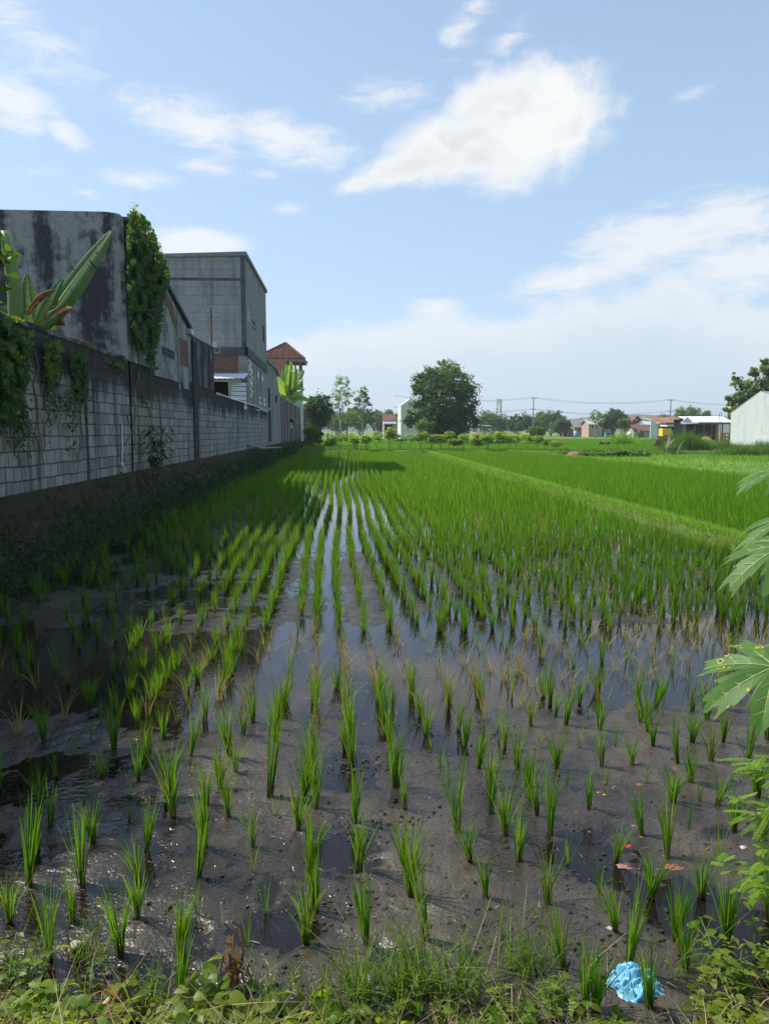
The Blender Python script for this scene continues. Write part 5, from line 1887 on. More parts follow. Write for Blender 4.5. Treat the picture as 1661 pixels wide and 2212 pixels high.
YB = 14.4
bn = thing('banana_plant', 'banana plant with one big upright leaf and withered brown leaves behind the wall', 'banana plant', (at(60, 760, YB)[0], YB, 0.9))
bb_ = at(62, 742, YB)
pseudostem(bn, (bb_[0], YB, 0.9), bb_ + np.array([0, 0, -0.4]), 0.12)


def leaf_to(root, p0, p1, Y0, Yt, W, arch, tear, seed, mat, **k):
    a = at(*p0, Y0); b = at(*p1, Yt)
    d = b - a
    L = np.linalg.norm(d) * 1.06
    return banana_leaf(a, unit(d) + np.array([0, 0, arch * 0.5]), L, W, arch, tear, seed, mat, root, **k)


leaf_to(bn, (82, 722), (231, 512), YB, YB - 0.4, 0.66, 0.15, 0.42, 3, 'banana_leaf', fold=0.36, face=(-0.45, -0.9, 0.45))
leaf_to(bn, (70, 735), (130, 605), YB - 0.1, YB - 0.5, 0.52, 0.55, 0.6, 4, 'banana_leaf', fold=0.45, face=(-0.3, -0.9, 0.5))
leaf_to(bn, (92, 726), (-60, 640), YB, YB - 0.9, 0.6, 0.5, 0.4, 5, 'banana_leaf', fold=0.4)
leaf_to(bn, (60, 740), (140, 660), YB - 0.3, YB - 1.0, 0.5, 0.9, 0.5, 6, 'banana_leaf', fold=0.5, face=(-0.2, -0.9, 0.6))
leaf_to(bn, (85, 745), (118, 690), YB, YB - 0.5, 0.4, 0.8, 0.5, 16, 'banana_leaf', fold=0.6)
leaf_to(bn, (88, 726), (150, 648), YB - 0.6, YB - 1.1, 0.34, 1.3, 0.8, 21, 'dead_leaf', fold=0.7, face=(-0.2, -0.9, 0.5))
leaf_to(bn, (70, 738), (110, 640), YB - 0.7, YB - 1.2, 0.30, 1.0, 0.8, 22, 'weed_bright', fold=0.6, face=(-0.2, -0.9, 0.5))
leaf_to(bn, (95, 735), (205, 748), YB + 0.1, YB + 0.3, 0.32, 1.1, 0.8, 7, 'dead_leaf', fold=0.9)
leaf_to(bn, (90, 700), (140, 690), YB - 0.5, YB - 0.9, 0.36, 1.6, 0.8, 8, 'dead_leaf', fold=0.9)
leaf_to(bn, (55, 690), (112, 612), YB - 0.5, YB - 0.9, 0.22, 1.3, 0.9, 9, 'dead_leaf', fold=1.0)
leaf_to(bn, (75, 735), (60, 600), YB + 0.3, YB + 0.6, 0.5, 0.3, 0.4, 10, 'banana_leaf', fold=0.5)
leaf_to(bn, (40, 735), (-30, 700), YB, YB - 0.6, 0.5, 0.9, 0.4, 12, 'banana_leaf', fold=0.5)
b2 = thing('banana_plant', 'thick pale green banana stem with leaves cut by the left edge', 'banana plant', (at(20, 760, 13.6)[0], 13.6, 0.9))
MB().tube([(at(38, 700, 13.6)[0] - 0.05, 13.6, 0.9), at(34, 640, 13.6), at(24, 570, 13.6), at(10, 500, 13.6)], [0.16, 0.125, 0.11, 0.07], 10).build('stem', 'banana_stem', b2, True)
leaf_to(b2, (10, 510), (-120, 380), 13.6, 13.4, 0.6, 0.6, 0.3, 11, 'banana_leaf')
leaf_to(b2, (14, 520), (-70, 600), 13.6, 13.0, 0.6, 1.4, 0.4, 13, 'banana_leaf')
# leafy tree cut by the left edge
tb = at(-110, 700, 11.0)
tree('leafy_tree', 'tree with large dark leaves cut off by the left edge above the wall', 'tree', (tb[0], 11.0, 0.9),
     [(0.1, 0, at(0, 590, 11)[2] - 0.9, 0.62, 0.7, 0.75), (-0.5, 0.2, 3.6, 0.9, 0.9, 0.7), (0.3, 0.3, at(0, 520, 11)[2] - 0.9, 0.35, 0.5, 0.4)], 900, 0.24, ['ivy', 'weed'], 0.08, None, 'bark', 5, 5, 0.42, droop=0.8, fork=1.6)

tree('leafy_tree', 'dense leafy tree just past the left edge whose shade falls on the mud', 'tree', (WX - 0.9, 5.4, 0.9),
     [(0.5, 0.3, 3.6, 0.9, 0.8, 0.75), (0.1, 1.3, 3.3, 0.9, 0.9, 0.8), (0.0, 0.2, 2.8, 1.0, 0.9, 0.7), (0.6, 2.0, 2.9, 0.7, 0.7, 0.7)], 5200, 0.22, ['ivy', 'weed'], 0.1, None, 'bark', 8, 6, 0.5, droop=0.6, fork=1.4)

# banana beyond the two-storey house
Yb = 70.0
bx_ = float(at(622, 860, Yb)[0])
b3 = thing('banana_plant', 'sunlit banana clump rising over the brown brick wall', 'banana plant', (bx_, Yb, 0.9))
pseudostem(b3, (bx_, Yb, 0.9), at(622, 865, Yb), 0.2)
for (x1_, y1_, W_, ar, sd_) in ((628, 785, 0.75, 0.25, 1), (652, 800, 0.7, 0.5, 2), (655, 836, 0.7, 0.8, 3), (603, 815, 0.8, 0.6, 4), (668, 862, 0.6, 1.1, 5), (612, 802, 0.7, 0.4, 6), (640, 800, 0.7, 0.3, 7),
                              (596, 850, 0.7, 1.0, 8), (640, 868, 0.6, 1.2, 9), (618, 790, 0.7, 0.3, 10), (650, 818, 0.7, 0.6, 12)):
    leaf_to(b3, (622, 862), (x1_, y1_), Yb, Yb + random.Random(sd_).uniform(-1.2, 1.2), W_ * 1.35, ar + 0.3, 0.45, sd_, 'banana_leaf_far', fold=0.35, face=(0, -0.7, 0.7))

# ================================================================== FAR TREES AND FIELDS
def px_tree(name, label, x0, x1, ytop, ybase, Y, mats, n, leaf, seed, shape='round', trunk=0.2, group=None, zb=0.1, lobes=7, cat='tree', bark='bark', skirt=0.25, limbs=7, clumps=22, up=0.5, aspect=0.5, clump_r=0.3, split=None):
    """tree that fills photo columns x0..x1 and rows ytop..ybase at distance Y"""
    xc = (x0 + x1) / 2
    b = at(xc, 930, Y); b = np.array([b[0], Y, zb])
    W = (x1 - x0) / FP * Y * 0.5
    top = float(at(xc, ytop, Y)[2]) - zb
    low = top * skirt
    rng = np.random.default_rng(seed)
    bl = []
    cz = (top + low) / 2; hh = (top - low) / 2
    bl.append((0, 0, cz, W * 0.66, W * 0.66, hh * 0.72))
    for k in range(lobes):
        a = k * 2.4 + rng.uniform(0, 1); u = rng.uniform(-0.75, 0.78)
        rr_ = math.sqrt(max(0.05, 1 - (u * 0.95) ** 2))
        r_ = rng.uniform(0.30, 0.45)
        bl.append((W * (1 - r_) * rr_ * math.cos(a), W * (1 - r_) * rr_ * math.sin(a), cz + hh * (1 - r_) * u * 1.05, W * r_, W * r_, min(hh, W) * r_ * 0.9))
    return tree(name, label, cat, b, bl, n, leaf, mats, trunk, group, bark, seed, limbs, aspect, clump_r, clumps, up, 0.5, max(0.3, low * 1.1), split=split)


# big mango-like tree
YM = 112.0
bm_ = at(958, 945, YM)
bl = []
for (x, y, rw, rh) in ((960, 860, 58, 62), (935, 815, 38, 26), (915, 830, 26, 26), (985, 830, 32, 36), (1000, 870, 26, 40), (950, 905, 52, 38), (1000, 905, 30, 32), (905, 860, 18, 30),
                       (920, 895, 28, 40), (970, 925, 42, 24), (890, 905, 20, 18), (882, 912, 14, 12)):
    p = at(x, y, YM)
    bl.append((p[0] - bm_[0], rnd.uniform(-2.0, 2.0), p[2] - 0.1, rw / FP * YM, rw / FP * YM * 0.9, rh / FP * YM))
tree('mango_tree', 'big dense dark green round tree standing alone beyond the paddies', 'tree', (bm_[0], YM, 0.1), bl, 21000, 0.42, ['tree_dark', 'tree_mid'], 0.5, None, 'bark', 11, 12, 0.55,
     clump_r=0.30, clumps=30, fork=1.6, split=0.62)
px_tree('bamboo_bush', 'grey-green bamboo-like bush at the left foot of the big dark tree', 895, 945, 895, 955, 108, ['tree_light'], 1700, 0.55, 14, lobes=5, trunk=0.08, skirt=0.05, aspect=0.22, cat='bush')
px_tree('feathery_tree', 'pale feathery tree rising just behind the top of the big dark tree', 936, 1002, 766, 940, 128, ['tree_light'], 2600, 0.36, 15, trunk=0.25, skirt=0.62, clump_r=0.24, clumps=12, aspect=0.4)
# two slender trees
for (x, x0, x1, yt, lab, sd_) in ((738, 704, 768, 812, 'slender tree with a thin airy crown, taller of the two in the field', 16), (783, 764, 806, 832, 'slender tree with a thin airy crown, shorter of the two in the field', 18)):
    Yx = 118.0
    b = at(x, 941, Yx); b[2] = 0.1
    T = float(at(x, yt, Yx)[2]); W = (x1 - x0) / FP * Yx * 0.5
    bl = [(0, 0, T * 0.78, W * 0.62, W * 0.6, T * 0.20), (-W * 0.5, 0.5, T * 0.62, W * 0.5, W * 0.5, T * 0.12), (W * 0.5, -0.4, T * 0.66, W * 0.5, W * 0.5, T * 0.13),
          (W * 0.1, 0, T * 0.88, W * 0.5, W * 0.5, T * 0.10), (W * 0.3, 0.5, T * 0.50, W * 0.3, W * 0.3, T * 0.07)]
    tree('slender_tree', lab, 'tree', b, bl, 1500, 0.30, ['tree_light'], 0.14, None, 'bark_pale', sd_, 9, 0.4, clump_r=0.26, clumps=12, fork=T * 0.36)
px_tree('dark_tree', 'dark broad tree at the end of the brick wall', 652, 724, 836, 946, 104, ['tree_dark', 'tree_mid'], 6500, 0.36, 19, trunk=0.3, lobes=8, skirt=0.10, zb=0.3, split=0.7)
px_tree('almond_tree', 'low tree with flat tiers of leaves behind the slender trees', 700, 800, 884, 942, 150, ['tree_mid'], 900, 0.5, 20, trunk=0.15, skirt=0.45, clumps=8)
sprig('palm_bush', 'spiky palm-like bush growing at the end of the brick wall', at(676, 950, 92) * [1, 1, 0] + [0, 0, 0.4], 9, 2.1, 1.7, 0.16, 5, 'tree_light', 22, 0.4, 'bush', None, True, 0.5, 'stem_green', 0.05)
sprig('young_palm', 'small dark young palm with arching fronds near the slender trees', at(712, 962, 90) * [1, 1, 0] + [0, 0, 0.1], 7, 2.2, 1.1, 0.2, 6, 'tree_dark', 23, 0.5, 'palm', None, True, 0.8, 'bark', 0.06)
px_tree('wall_end_bush', 'rounded green bush hugging the last corner of the brick wall', 655, 700, 905, 968, 84, ['weed', 'tree_mid'], 1800, 0.28, 24, trunk=0.05, skirt=0.02, cat='bush')

# far wood as single trees
far = [(585, 640, 878), (632, 700, 872), (690, 752, 880), (742, 800, 868), (792, 842, 876), (830, 880, 884), (868, 902, 872), (1012, 1062, 880), (1050, 1098, 886), (1090, 1140, 884), (1128, 1178, 884), (1150, 1215, 878),
       (1185, 1222, 900)]
for k, (x0, x1, yt) in enumerate(far):
    left = x1 < 950
    px_tree('wood_tree', 'hazy dark tree of the far wood %s' % ('left of the big round tree' if left else 'right of the big round tree'), x0, x1 + 14, yt, 940, 235 + 14 * (k % 3), ['tree_mid', 'tree_dark'], 2300, 0.85, 30 + k, trunk=0.3,
            group='trees of the far wood to the left' if left else 'trees of the far wood to the right', lobes=8, skirt=0.02, limbs=4, split=0.5)
px_tree('round_tree', 'round dome-shaped dark tree among the far houses', 1288, 1360, 877, 942, 205, ['tree_dark', 'tree_mid'], 3600, 0.7, 50, trunk=0.35, lobes=8, skirt=0.12, split=0.66)
px_tree('small_tree', 'small tree with a pinkish trunk in front of the dome-shaped tree', 1331, 1364, 900, 944, 186, ['tree_mid'], 1200, 0.45, 51, trunk=0.16, skirt=0.35, bark='bark_pale')
px_tree('airy_tree', 'thin pale almost leafless tree left of the dome-shaped tree', 1268, 1304, 877, 942, 190, ['tree_light'], 520, 0.4, 52, trunk=0.14, skirt=0.42, clumps=8, bark='bark_pale')
px_tree('roadside_tree', 'loose grey-green tree left of the power pole behind the red tiled house', 1412, 1450, 890, 930, 235, ['tree_mid', 'tree_light'], 1500, 0.6, 53, trunk=0.2, skirt=0.3, split=0.5)
px_tree('roadside_tree', 'wide spreading tree right of the power pole behind the zinc shed', 1450, 1512, 868, 930, 235, ['tree_mid', 'tree_light'], 2300, 0.6, 54, trunk=0.25, skirt=0.35, split=0.5)
px_tree('roadside_tree', 'lower spreading tree between the zinc shed and the big-leaved tree', 1498, 1538, 880, 930, 240, ['tree_mid'], 1500, 0.6, 55, trunk=0.2, skirt=0.3)
px_tree('hedge_tree', 'small far tree behind the dark red house', 1362, 1392, 893, 935, 250, ['tree_mid'], 900, 0.6, 56, trunk=0.15, skirt=0.1)
px_tree('hedge_tree', 'small far tree between the dark red house and the mint gable', 1388, 1412, 902, 935, 245, ['tree_mid'], 800, 0.55, 57, trunk=0.15, skirt=0.1)
px_tree('hedge_tree', 'low far tree peeping over the grey asbestos roof', 1232, 1262, 898, 935, 250, ['tree_mid'], 700, 0.55, 58, trunk=0.15, skirt=0.2)
px_tree('far_bush', 'low pale bush right of the white water tank', 1372, 1392, 926, 944, 170, ['tree_light'], 600, 0.35, 59, trunk=0.06, skirt=0.05, cat='bush')

# big-leaved tree behind the white gable
YK = 92.0
bk = at(1640, 930, YK); bl = []
for (x, y, rw, rh) in ((1640, 800, 22, 24), (1655, 790, 20, 22), (1600, 850, 30, 26), (1635, 845, 34, 30), (1580, 872, 20, 24), (1592, 895, 24, 22), (1660, 840, 34, 40), (1588, 812, 9, 8), (1690, 830, 40, 50), (1630, 880, 34, 30)):
    p = at(x, y, YK)
    bl.append((p[0] - bk[0], rnd.uniform(-1.2, 1.2), p[2] - 0.2, rw / FP * YK, rw / FP * YK * 0.9, rh / FP * YK))
tree('teak_tree', 'tall loose tree with large leaves behind the white gable house', 'tree', (bk[0], YK, 0.2), bl, 4200, 0.52, ['tree_teak', 'tree_mid'], 0.22, None, 'bark', 61, 12, 0.7, clump_r=0.32, clumps=16, fork=2.2, split=0.6)


# ---- cassava row on the far bund
def palmate(p, out, size, rng, V, F, lobes=6, width=0.17, droop=0.25):
    """palmate leaf: pointed lobes round point p, facing up"""
    a0 = math.atan2(out[1], out[0])
    for k in range(lobes):
        a = a0 + (k - (lobes - 1) / 2) * (4.4 / lobes)
        d = np.array([math.cos(a), math.sin(a), -droop * (1 + 0.4 * rng.normal())]); d /= np.linalg.norm(d)
        s = np.cross(d, [0, 0, 1]); s /= np.linalg.norm(s)
        L = size * (1 - 0.18 * abs(k - (lobes - 1) / 2) / lobes * 2)
        o = len(V)
        V += [p, p + d * L * 0.6 - s * L * width, p + d * L - np.array([0, 0, 0.08 * L]), p + d * L * 0.6 + s * L * width]
        F.append((o, o + 1, o + 2, o + 3))


def cassava(base, H, seed, label, group, mat='cassava', size=0.34, n=22):
    rng = np.random.default_rng(seed)
    base = np.array(base, float)
    root = thing('cassava_plant', label, 'cassava', base, group)
    st = MB(); V = []; F = []
    for k in range(rng.integers(2, 4)):
        top = base + np.array([rng.normal() * 0.22, rng.normal() * 0.2, H * rng.uniform(0.75, 0.95)])
        pts_ = limb(base - np.array([0, 0, 0.1]), top, rng, 5, 0.03)
        st.tube(pts_, np.linspace(0.022, 0.012, 6), 5)
        for q in range(n):
            t = rng.uniform(0.45, 1.0) ** 0.7
            p = pts_[0] + (top - pts_[0]) * t
            a = q * 2.4
            o = np.array([math.cos(a), math.sin(a), rng.uniform(-0.1, 0.5)])
            e = p + o * rng.uniform(0.15, 0.40) * (1.25 - 0.5 * t)
            st.tube([p, e], 0.006, 3, caps=False)
            palmate(e, o, size * rng.uniform(0.8, 1.25), rng, V, F)
    st.build('stem', 'twig', root)
    link('leaves', np_mesh('leaves', V, F, None), mat, root)
    return root


CX = [(712, 1.2), (735, 1.5), (757, 1.55), (768, 1.3), (790, 1.6), (812, 1.8), (840, 2.1), (866, 1.5), (884, 1.65), (908, 1.7), (930, 1.6), (952, 1.5), (968, 1.9), (1000, 1.6), (1035, 1.65), (1055, 1.5), (1078, 1.6), (1098, 1.5), (1112, 1.55),
      (1138, 1.5), (1158, 1.45)]
for k, (x, h) in enumerate(CX):
    Yc = FY + 0.6 + rnd.uniform(-0.3, 2.4)
    b = at(x, 950, Yc); b[2] = 0.22
    cassava(b, h * 1.15, 100 + k, ('cassava plant with yellowing leaves in the row on the far bund' if k in (6, 11, 14, 19) else 'leafy bright green cassava plant in the row on the far bund'),
            ('yellowing cassava plants along the far bund' if k in (6, 11, 14, 19) else 'green cassava plants along the far bund'), 'cassava_old' if k in (6, 11, 14, 19) else 'cassava')
b = at(982, 975, FY - 0.4); b[2] = 0.2
cassava(b, 1.35, 140, 'dark dense cassava bush on the bund edge in front of the big tree', None, 'weed', 0.24, 60)
b = at(1198, 975, FY - 0.5); b[2] = 0.2
cassava(b, 1.15, 141, 'rounded cassava bush standing alone at the right end of the row', None, 'cassava', 0.22, 50)

# shrubs in the mid distance
def grass_clump(name, label, base, rx, ry, h, n, w, mat, seed, cat='grass', lean=0.3, droop=0.4, group=None, plumes=0):
    rng = np.random.default_rng(seed)
    base = np.array(base, float)
    p = np.c_[base[0] + rx * rng.normal(size=n) * 0.5, base[1] + ry * rng.normal(size=n) * 0.5, np.full(n, base[2])]
    hh = h * (0.55 + 0.6 * vnoise(p[:, 0] * 1.1 / max(0.3, rx * 0.3), p[:, 1], seed))
    v, f = blades(p, hh, w, rng, lean, 4, droop)
    if not plumes:
        return tag(link(name, np_mesh(name, v, f), mat, origin=base), label, cat, group)
    root = thing(name, label, cat, base, group)
    link('blades', np_mesh('blades', v, f), mat, root)
    q = p[:plumes] * [1, 1, 1]
    v, f = blades(q, h * 1.15, w * 3.0, rng, 0.2, 4, 0.6)
    link('plumes', np_mesh('plumes', v, f), 'plume', root)
    return root


def ground_px(x, Y, z=0.1):
    p = at(x, 940, Y)
    return np.array([p[0], Y, z])


px_tree('bamboo_bush', 'tall rounded bush with narrow drooping leaves in the middle fields', 1136, 1182, 910, 956, 102, ['tree_light', 'tree_mid'], 1500, 0.6, 70, trunk=0.06, skirt=0.02, aspect=0.2, cat='bush', split=0.55)
grass_clump('reed_clump', 'loose bright green reed clump left of the rounded narrow-leaved bush', ground_px(1080, 100), 1.6, 0.8, 2.6, 500, 0.07, 'reed', 71)
grass_clump('reed_clump', 'brown-tipped dry reed clump in the middle fields', ground_px(1345, 96), 1.7, 0.8, 2.0, 420, 0.07, 'grass_pale', 72)
px_tree('field_bush', 'low dark bush right of the dry reed clump', 1290, 1318, 950, 968, 92, ['weed', 'tree_mid'], 700, 0.3, 73, trunk=0.05, skirt=0.02, cat='bush')
px_tree('field_bush', 'low dark bush close behind the cassava row at right', 1170, 1205, 948, 966, 86, ['weed', 'tree_mid'], 600, 0.3, 74, trunk=0.05, skirt=0.02, cat='bush')
px_tree('field_bush', 'low dark bush beneath the rounded narrow-leaved bush', 1010, 1050, 945, 962, 84, ['weed', 'tree_mid'], 600, 0.3, 75, trunk=0.05, skirt=0.02, cat='bush')
# creeping crop (sweet potato) at the end of the right paddy
rng = np.random.default_rng(80)
C_ = []
while len(C_) < 5000:
    x = rng.uniform(1205, 1400); y = rng.uniform(0, 1)
    Yc = 57.5 + 6 * y
    b = at(x, 950, Yc)
    hgt = 0.75 * max(0.1, fbm(b[0], Yc, 0.5, 3, 3) + 0.55)
    if fbm(b[0], Yc * 0.6, 0.35, 2, 6) < -0.10: continue
    C_.append((b[0], Yc, rng.uniform(0.1, hgt)))
v, f = leaf_cards(C_, rng.normal(size=(len(C_), 3)) * 0.5 + [0, 0, 1], 0.22, rng, 0.8)
tag(link('creeping_crop', np_mesh('creeping_crop', v, f), ['reed']), 'low creeping leafy crop at the end of the right paddy', 'ground cover', kind='stuff')
# straw heap
ms = MB()
hb = ground_px(1240, 56.5, 0.0)
r_ = np.random.default_rng(4)
u = np.linspace(0, 2 * np.pi, 30, endpoint=False)
V, F = [], []
for a in range(9):
    t = a / 8
    for uu in u:
        rr_ = 0.56 * math.cos(t * math.pi / 2) ** 0.8 + 0.01
        k = 1 + 0.22 * (vnoise(math.cos(uu) * 3 + 5, math.sin(uu) * 3 + t * 4, 2) - 0.5)
        V.append((hb[0] + rr_ * k * math.cos(uu), hb[1] + rr_ * k * math.sin(uu) * 0.8, 0.05 + 0.42 * math.sin(t * math.pi / 2) * k))
for a in range(8):
    for q in range(30):
        F.append((a * 30 + q, a * 30 + (q + 1) % 30, (a + 1) * 30 + (q + 1) % 30, (a + 1) * 30 + q))
hr = thing('straw_heap', 'small grey-brown heap of rotting straw on the paddy edge', 'heap', (hb[0], hb[1], 0.05))
link('heap', np_mesh('heap', V, F), 'straw', hr, True)
pp = np.array(V)[r_.integers(0, 200, 260)]
v, f = blades(pp, 0.16, 0.018, r_, 1.6, 2, 0.6)
link('loose_straw', np_mesh('loose_straw', v, f), 'dry_grass', hr)

# elephant grass at the right
for k, (x, Yc, rx, h, n, lab) in enumerate(((1468, 68, 1.5, 1.9, 800, 'tall fresh elephant grass clump, leftmost of the stand'), (1491, 66, 1.3, 2.75, 1100, 'tallest elephant grass clump before the sand heap'),
                                           (1532, 67, 2.2, 1.25, 1100, 'elephant grass clump left of the white gable house'), (1572, 66, 1.9, 1.35, 900, 'elephant grass clump at the foot of the white gable'),
                                           (1615, 60, 2.2, 1.15, 900, 'lower elephant grass clump under the pale ledge'), (1655, 62, 2.0, 1.5, 800, 'elephant grass clump cut by the right edge'))):
    grass_clump('elephant_grass', lab, ground_px(x, Yc, 0.05), rx, 1.0, h * 0.85, n, 0.055, 'reed', 90 + k, 'tall grass', 0.28, 0.5)
grass_clump('plume_grass', 'pale feathery reed plumes left of the elephant grass', ground_px(1449, 63, 0.05), 0.7, 0.4, 1.6, 90, 0.05, 'reed', 97, 'tall grass', 0.3, 0.5, plumes=7)
px_tree('brown_scrub', 'dark brownish scrub behind the elephant grass', 1412, 1462, 936, 968, 78, ['dead_leaf', 'weed_dark'], 1500, 0.28, 98, trunk=0.06, skirt=0.02, cat='bush', split=0.55)
rng = np.random.default_rng(99)
pts = []
while len(pts) < 15000:
    Yc = 30 + 38 * rng.uniform() ** 0.6; x = rng.uniform(17.6, 50)
    if x > 0.72 * Yc + 4: continue
    pts.append((x, Yc, 0.05))
pts = np.array(pts)
hh = 0.22 + 0.35 * np.clip(fbm(pts[:, 0], pts[:, 1], 0.22, 3, 6) + 0.35, 0, 1)
v, f = blades(pts, hh * 0.8, 0.028, rng, 0.5, 2, 0.5)
tag(link('rough_grass', np_mesh('rough_grass', v, f), 'rice_far'), 'rough grass on the ground right of the second paddy', 'grass', kind='stuff')

# grass on the bunds
def bund_grass(name, pts_line, w, n, h, wd, mat, seed, label, pw=1.0):
    rng = np.random.default_rng(seed)
    P_ = np.array(pts_line, float)
    L = np.r_[0, np.cumsum(np.linalg.norm(np.diff(P_, axis=0), axis=1))]
    s = L[-1] * rng.uniform(0, 1, n) ** pw
    x = np.interp(s, L, P_[:, 0]) + rng.normal(size=n) * w * 0.33; y = np.interp(s, L, P_[:, 1]) + rng.normal(size=n) * 0.05
    dx = x - np.interp(s, L, P_[:, 0])
    z = 0.24 * np.clip(1 - np.abs(dx / (w * 0.55)) ** 3, 0, 1) - 0.02
    k = fbm(x, y, 0.9, 3, seed) > -0.24
    dist = np.hypot(x, y)
    v, f = blades(np.c_[x, y, z][k], h, (wd * (0.6 + dist / 25))[k], rng, 0.8, 3, 0.7)
    return tag(link(name, np_mesh(name, v, f), mat), label, 'grass', kind='stuff')


bund_grass('bund_grass', [(BX + 0.12, 6), (BX - 0.02, 12.7), (BX, 25), (BX + 0.3, 45), (BX + 0.5, FY)], 0.52, 28000, 0.15, 0.010, 'grass_pale', 5, 'short yellowish grass on the bund between the two paddies', 1.35)
bund_grass('bund_grass', [(17.3, 14), (17.4, 20), (16.8, 34), (16.2, 48), (15.8, FY)], 1.1, 9000, 0.18, 0.016, 'grass_pale', 6, 'short yellowish grass on the bund along the far side of the right paddy')
rng = np.random.default_rng(7)
x = rng.uniform(-4.5, 34, 6500); y = FY + 0.2 + rng.normal(size=6500) * 0.55 - 3 * sst(x, 15, 24)
k = fbm(x, y * 0.3, 0.4, 3, 9) > -0.1
v, f = blades(np.c_[x, y, np.full(6500, 0.16)][k], 0.30, 0.045, rng, 0.5, 2, 0.5)
tag(link('bund_grass', np_mesh('bund_grass', v, f), 'grass'), 'green grass along the far bund under the cassava row', 'grass', kind='stuff')

# ================================================================== FAR HOUSES
def gable(name, label, x0, x1, ybase, yeave, yridge, Y, depth, wall, roof, ridge='x', over=0.4, group=None, cat='house', openings=(), zb=0.1):
    """simple house: photo columns x0..x1 of its front at distance Y"""
    xa, xb = float(at(x0, 930, Y)[0]), float(at(x1, 930, Y)[0])
    ze_, zr_ = float(at(x0, yeave, Y)[2]), float(at(x0, yridge, Y + (depth / 2 if ridge == 'x' else 0))[2])
    root = thing(name, label, cat, ((xa + xb) / 2, Y + depth / 2, zb), group)
    w = MB()
    if ridge == 'x':
        w.box(xa, xb, Y, Y + depth, zb, ze_)
        for xx in (xa, xb - 0.15):
            w.prism([(xx, Y + 0.002, ze_), (xx, Y + depth - 0.002, ze_), (xx, Y + depth / 2, zr_ - 0.05)], (0.15, 0, 0))
    else:
        w.box(xa, xb, Y, Y + depth, zb, ze_)
        for yy_ in (Y, Y + depth - 0.15):
            w.prism([(xa + 0.002, yy_, ze_), (xb - 0.002, yy_, ze_), ((xa + xb) / 2, yy_, zr_ - 0.05)], (0, 0.15, 0))
    wo = w.build('wall', wall, root)
    r_ = MB()
    t = 0.14
    if ridge == 'x':
        k = (zr_ - ze_) / (depth / 2)
        for sg, yo, yi in ((1, Y - over, Y + depth / 2), (-1, Y + depth + over, Y + depth / 2)):
            zo = ze_ - k * over
            r_.prism([(xa - over, yo, zo), (xa - over, yi, zr_), (xa - over, yi, zr_ + t), (xa - over, yo, zo + t)], (xb - xa + 2 * over, 0, 0))
    else:
        xm = (xa + xb) / 2
        k = (zr_ - ze_) / ((xb - xa) / 2)
        for xo in (xa - over, xb + over):
            zo = ze_ - k * over
            r_.prism([(xo, Y - over, zo), (xm, Y - over, zr_), (xm, Y - over, zr_ + t), (xo, Y - over, zo + t)], (0, depth + 2 * over, 0))
    r_.build('roof', roof, root)
    for (nm, a, b, c, d, mt) in openings:
        p, q = float(at(a, 930, Y)[0]), float(at(b, 930, Y)[0])
        zt, zl = float(at(a, c, Y)[2]), float(at(a, d, Y)[2])
        MB().box(p, q, Y - 0.05, Y + 0.1, max(zb, zl), zt).build(nm, mt, root)
    return root


gable('far_house', 'small brick house with a dark red roof, leftmost of the far row', 1215, 1241, 943, 923, 911, 240, 5, 'house_brick', 'cream_roof', 'x', 0.7, openings=(('door', 1218, 1223, 930, 943, 'dark_inside'),))
gable('far_house', 'far house with a steep dark red tiled gable behind the grey roof', 1226, 1248, 943, 922, 906, 246, 8, 'tan_wall', 'tiles_dark', 'y', 0.6)
gable('far_house', 'far grey-walled house under a plain grey asbestos roof', 1240, 1266, 943, 922, 905.5, 238, 8, 'tan_wall', 'grey_roof', 'x', 0.5,
      openings=(('window', 1249, 1252, 927, 931, 'dark_inside'), ('window', 1257, 1260, 927, 931, 'dark_inside'), ('door', 1242, 1245, 929, 943, 'pale_plaster')))
gable('far_house', 'far house with red tiled lean roof left of the pale half-built house', 1265, 1279, 943, 918, 905, 236, 8, 'tan_wall', 'tiles_dark', 'y', 0.3)
hb_ = gable('half_built_house', 'half-built two-storey house of bare brick with an open railed floor', 1271, 1306, 943, 916, 907, 228, 7, 'pink_wall', 'cream_roof', 'x', 0.5,
            openings=(('window', 1277, 1280, 919, 925, 'dark_inside'), ('window', 1286, 1289, 919, 925, 'dark_inside'), ('door', 1300, 1304, 928, 943, 'dark_inside')))
xa, xb = float(at(1306, 930, 228)[0]), float(at(1327, 930, 228)[0])
z_ = lambda y: float(at(1306, y, 228)[2])
for x in np.linspace(xa + 0.2, xb - 0.1, 4):
    box('post', 'pink_wall', hb_, x - 0.12, x + 0.12, 228, 228.3, 0.1, z_(916))
for yy_ in (921, 924, 927.5):
    box('rail', 'wood_pale', hb_, xa, xb, 227.9, 227.98, z_(yy_) - 0.10, z_(yy_) + 0.10)
box('floor_slab', 'tan_wall', hb_, xa, xb, 228.01, 234, z_(930), z_(929))
box('flat_roof', 'cream_roof', hb_, xa - 2.5, xb + 0.6, 227.5, 235, z_(916), z_(914.5))
box('back_wall', 'dark_inside', hb_, xa, xb, 233.8, 234, 0.1, z_(916))
ks = thing('kiosk', 'small teal roadside kiosk with a bright teal signboard', 'kiosk', (float(at(1317, 930, 222)[0]), 222, 0.1))
xa, xb = float(at(1309, 930, 222)[0]), float(at(1328, 930, 222)[0])
z_ = lambda y: float(at(1306, y, 222)[2])
box('body', 'teal_dark', ks, xa, xb, 222, 224, 0.1, z_(934))
box('signboard', 'teal', ks, xa + 0.1, xb + 0.15, 221.8, 221.9, z_(933.5), z_(928.5))
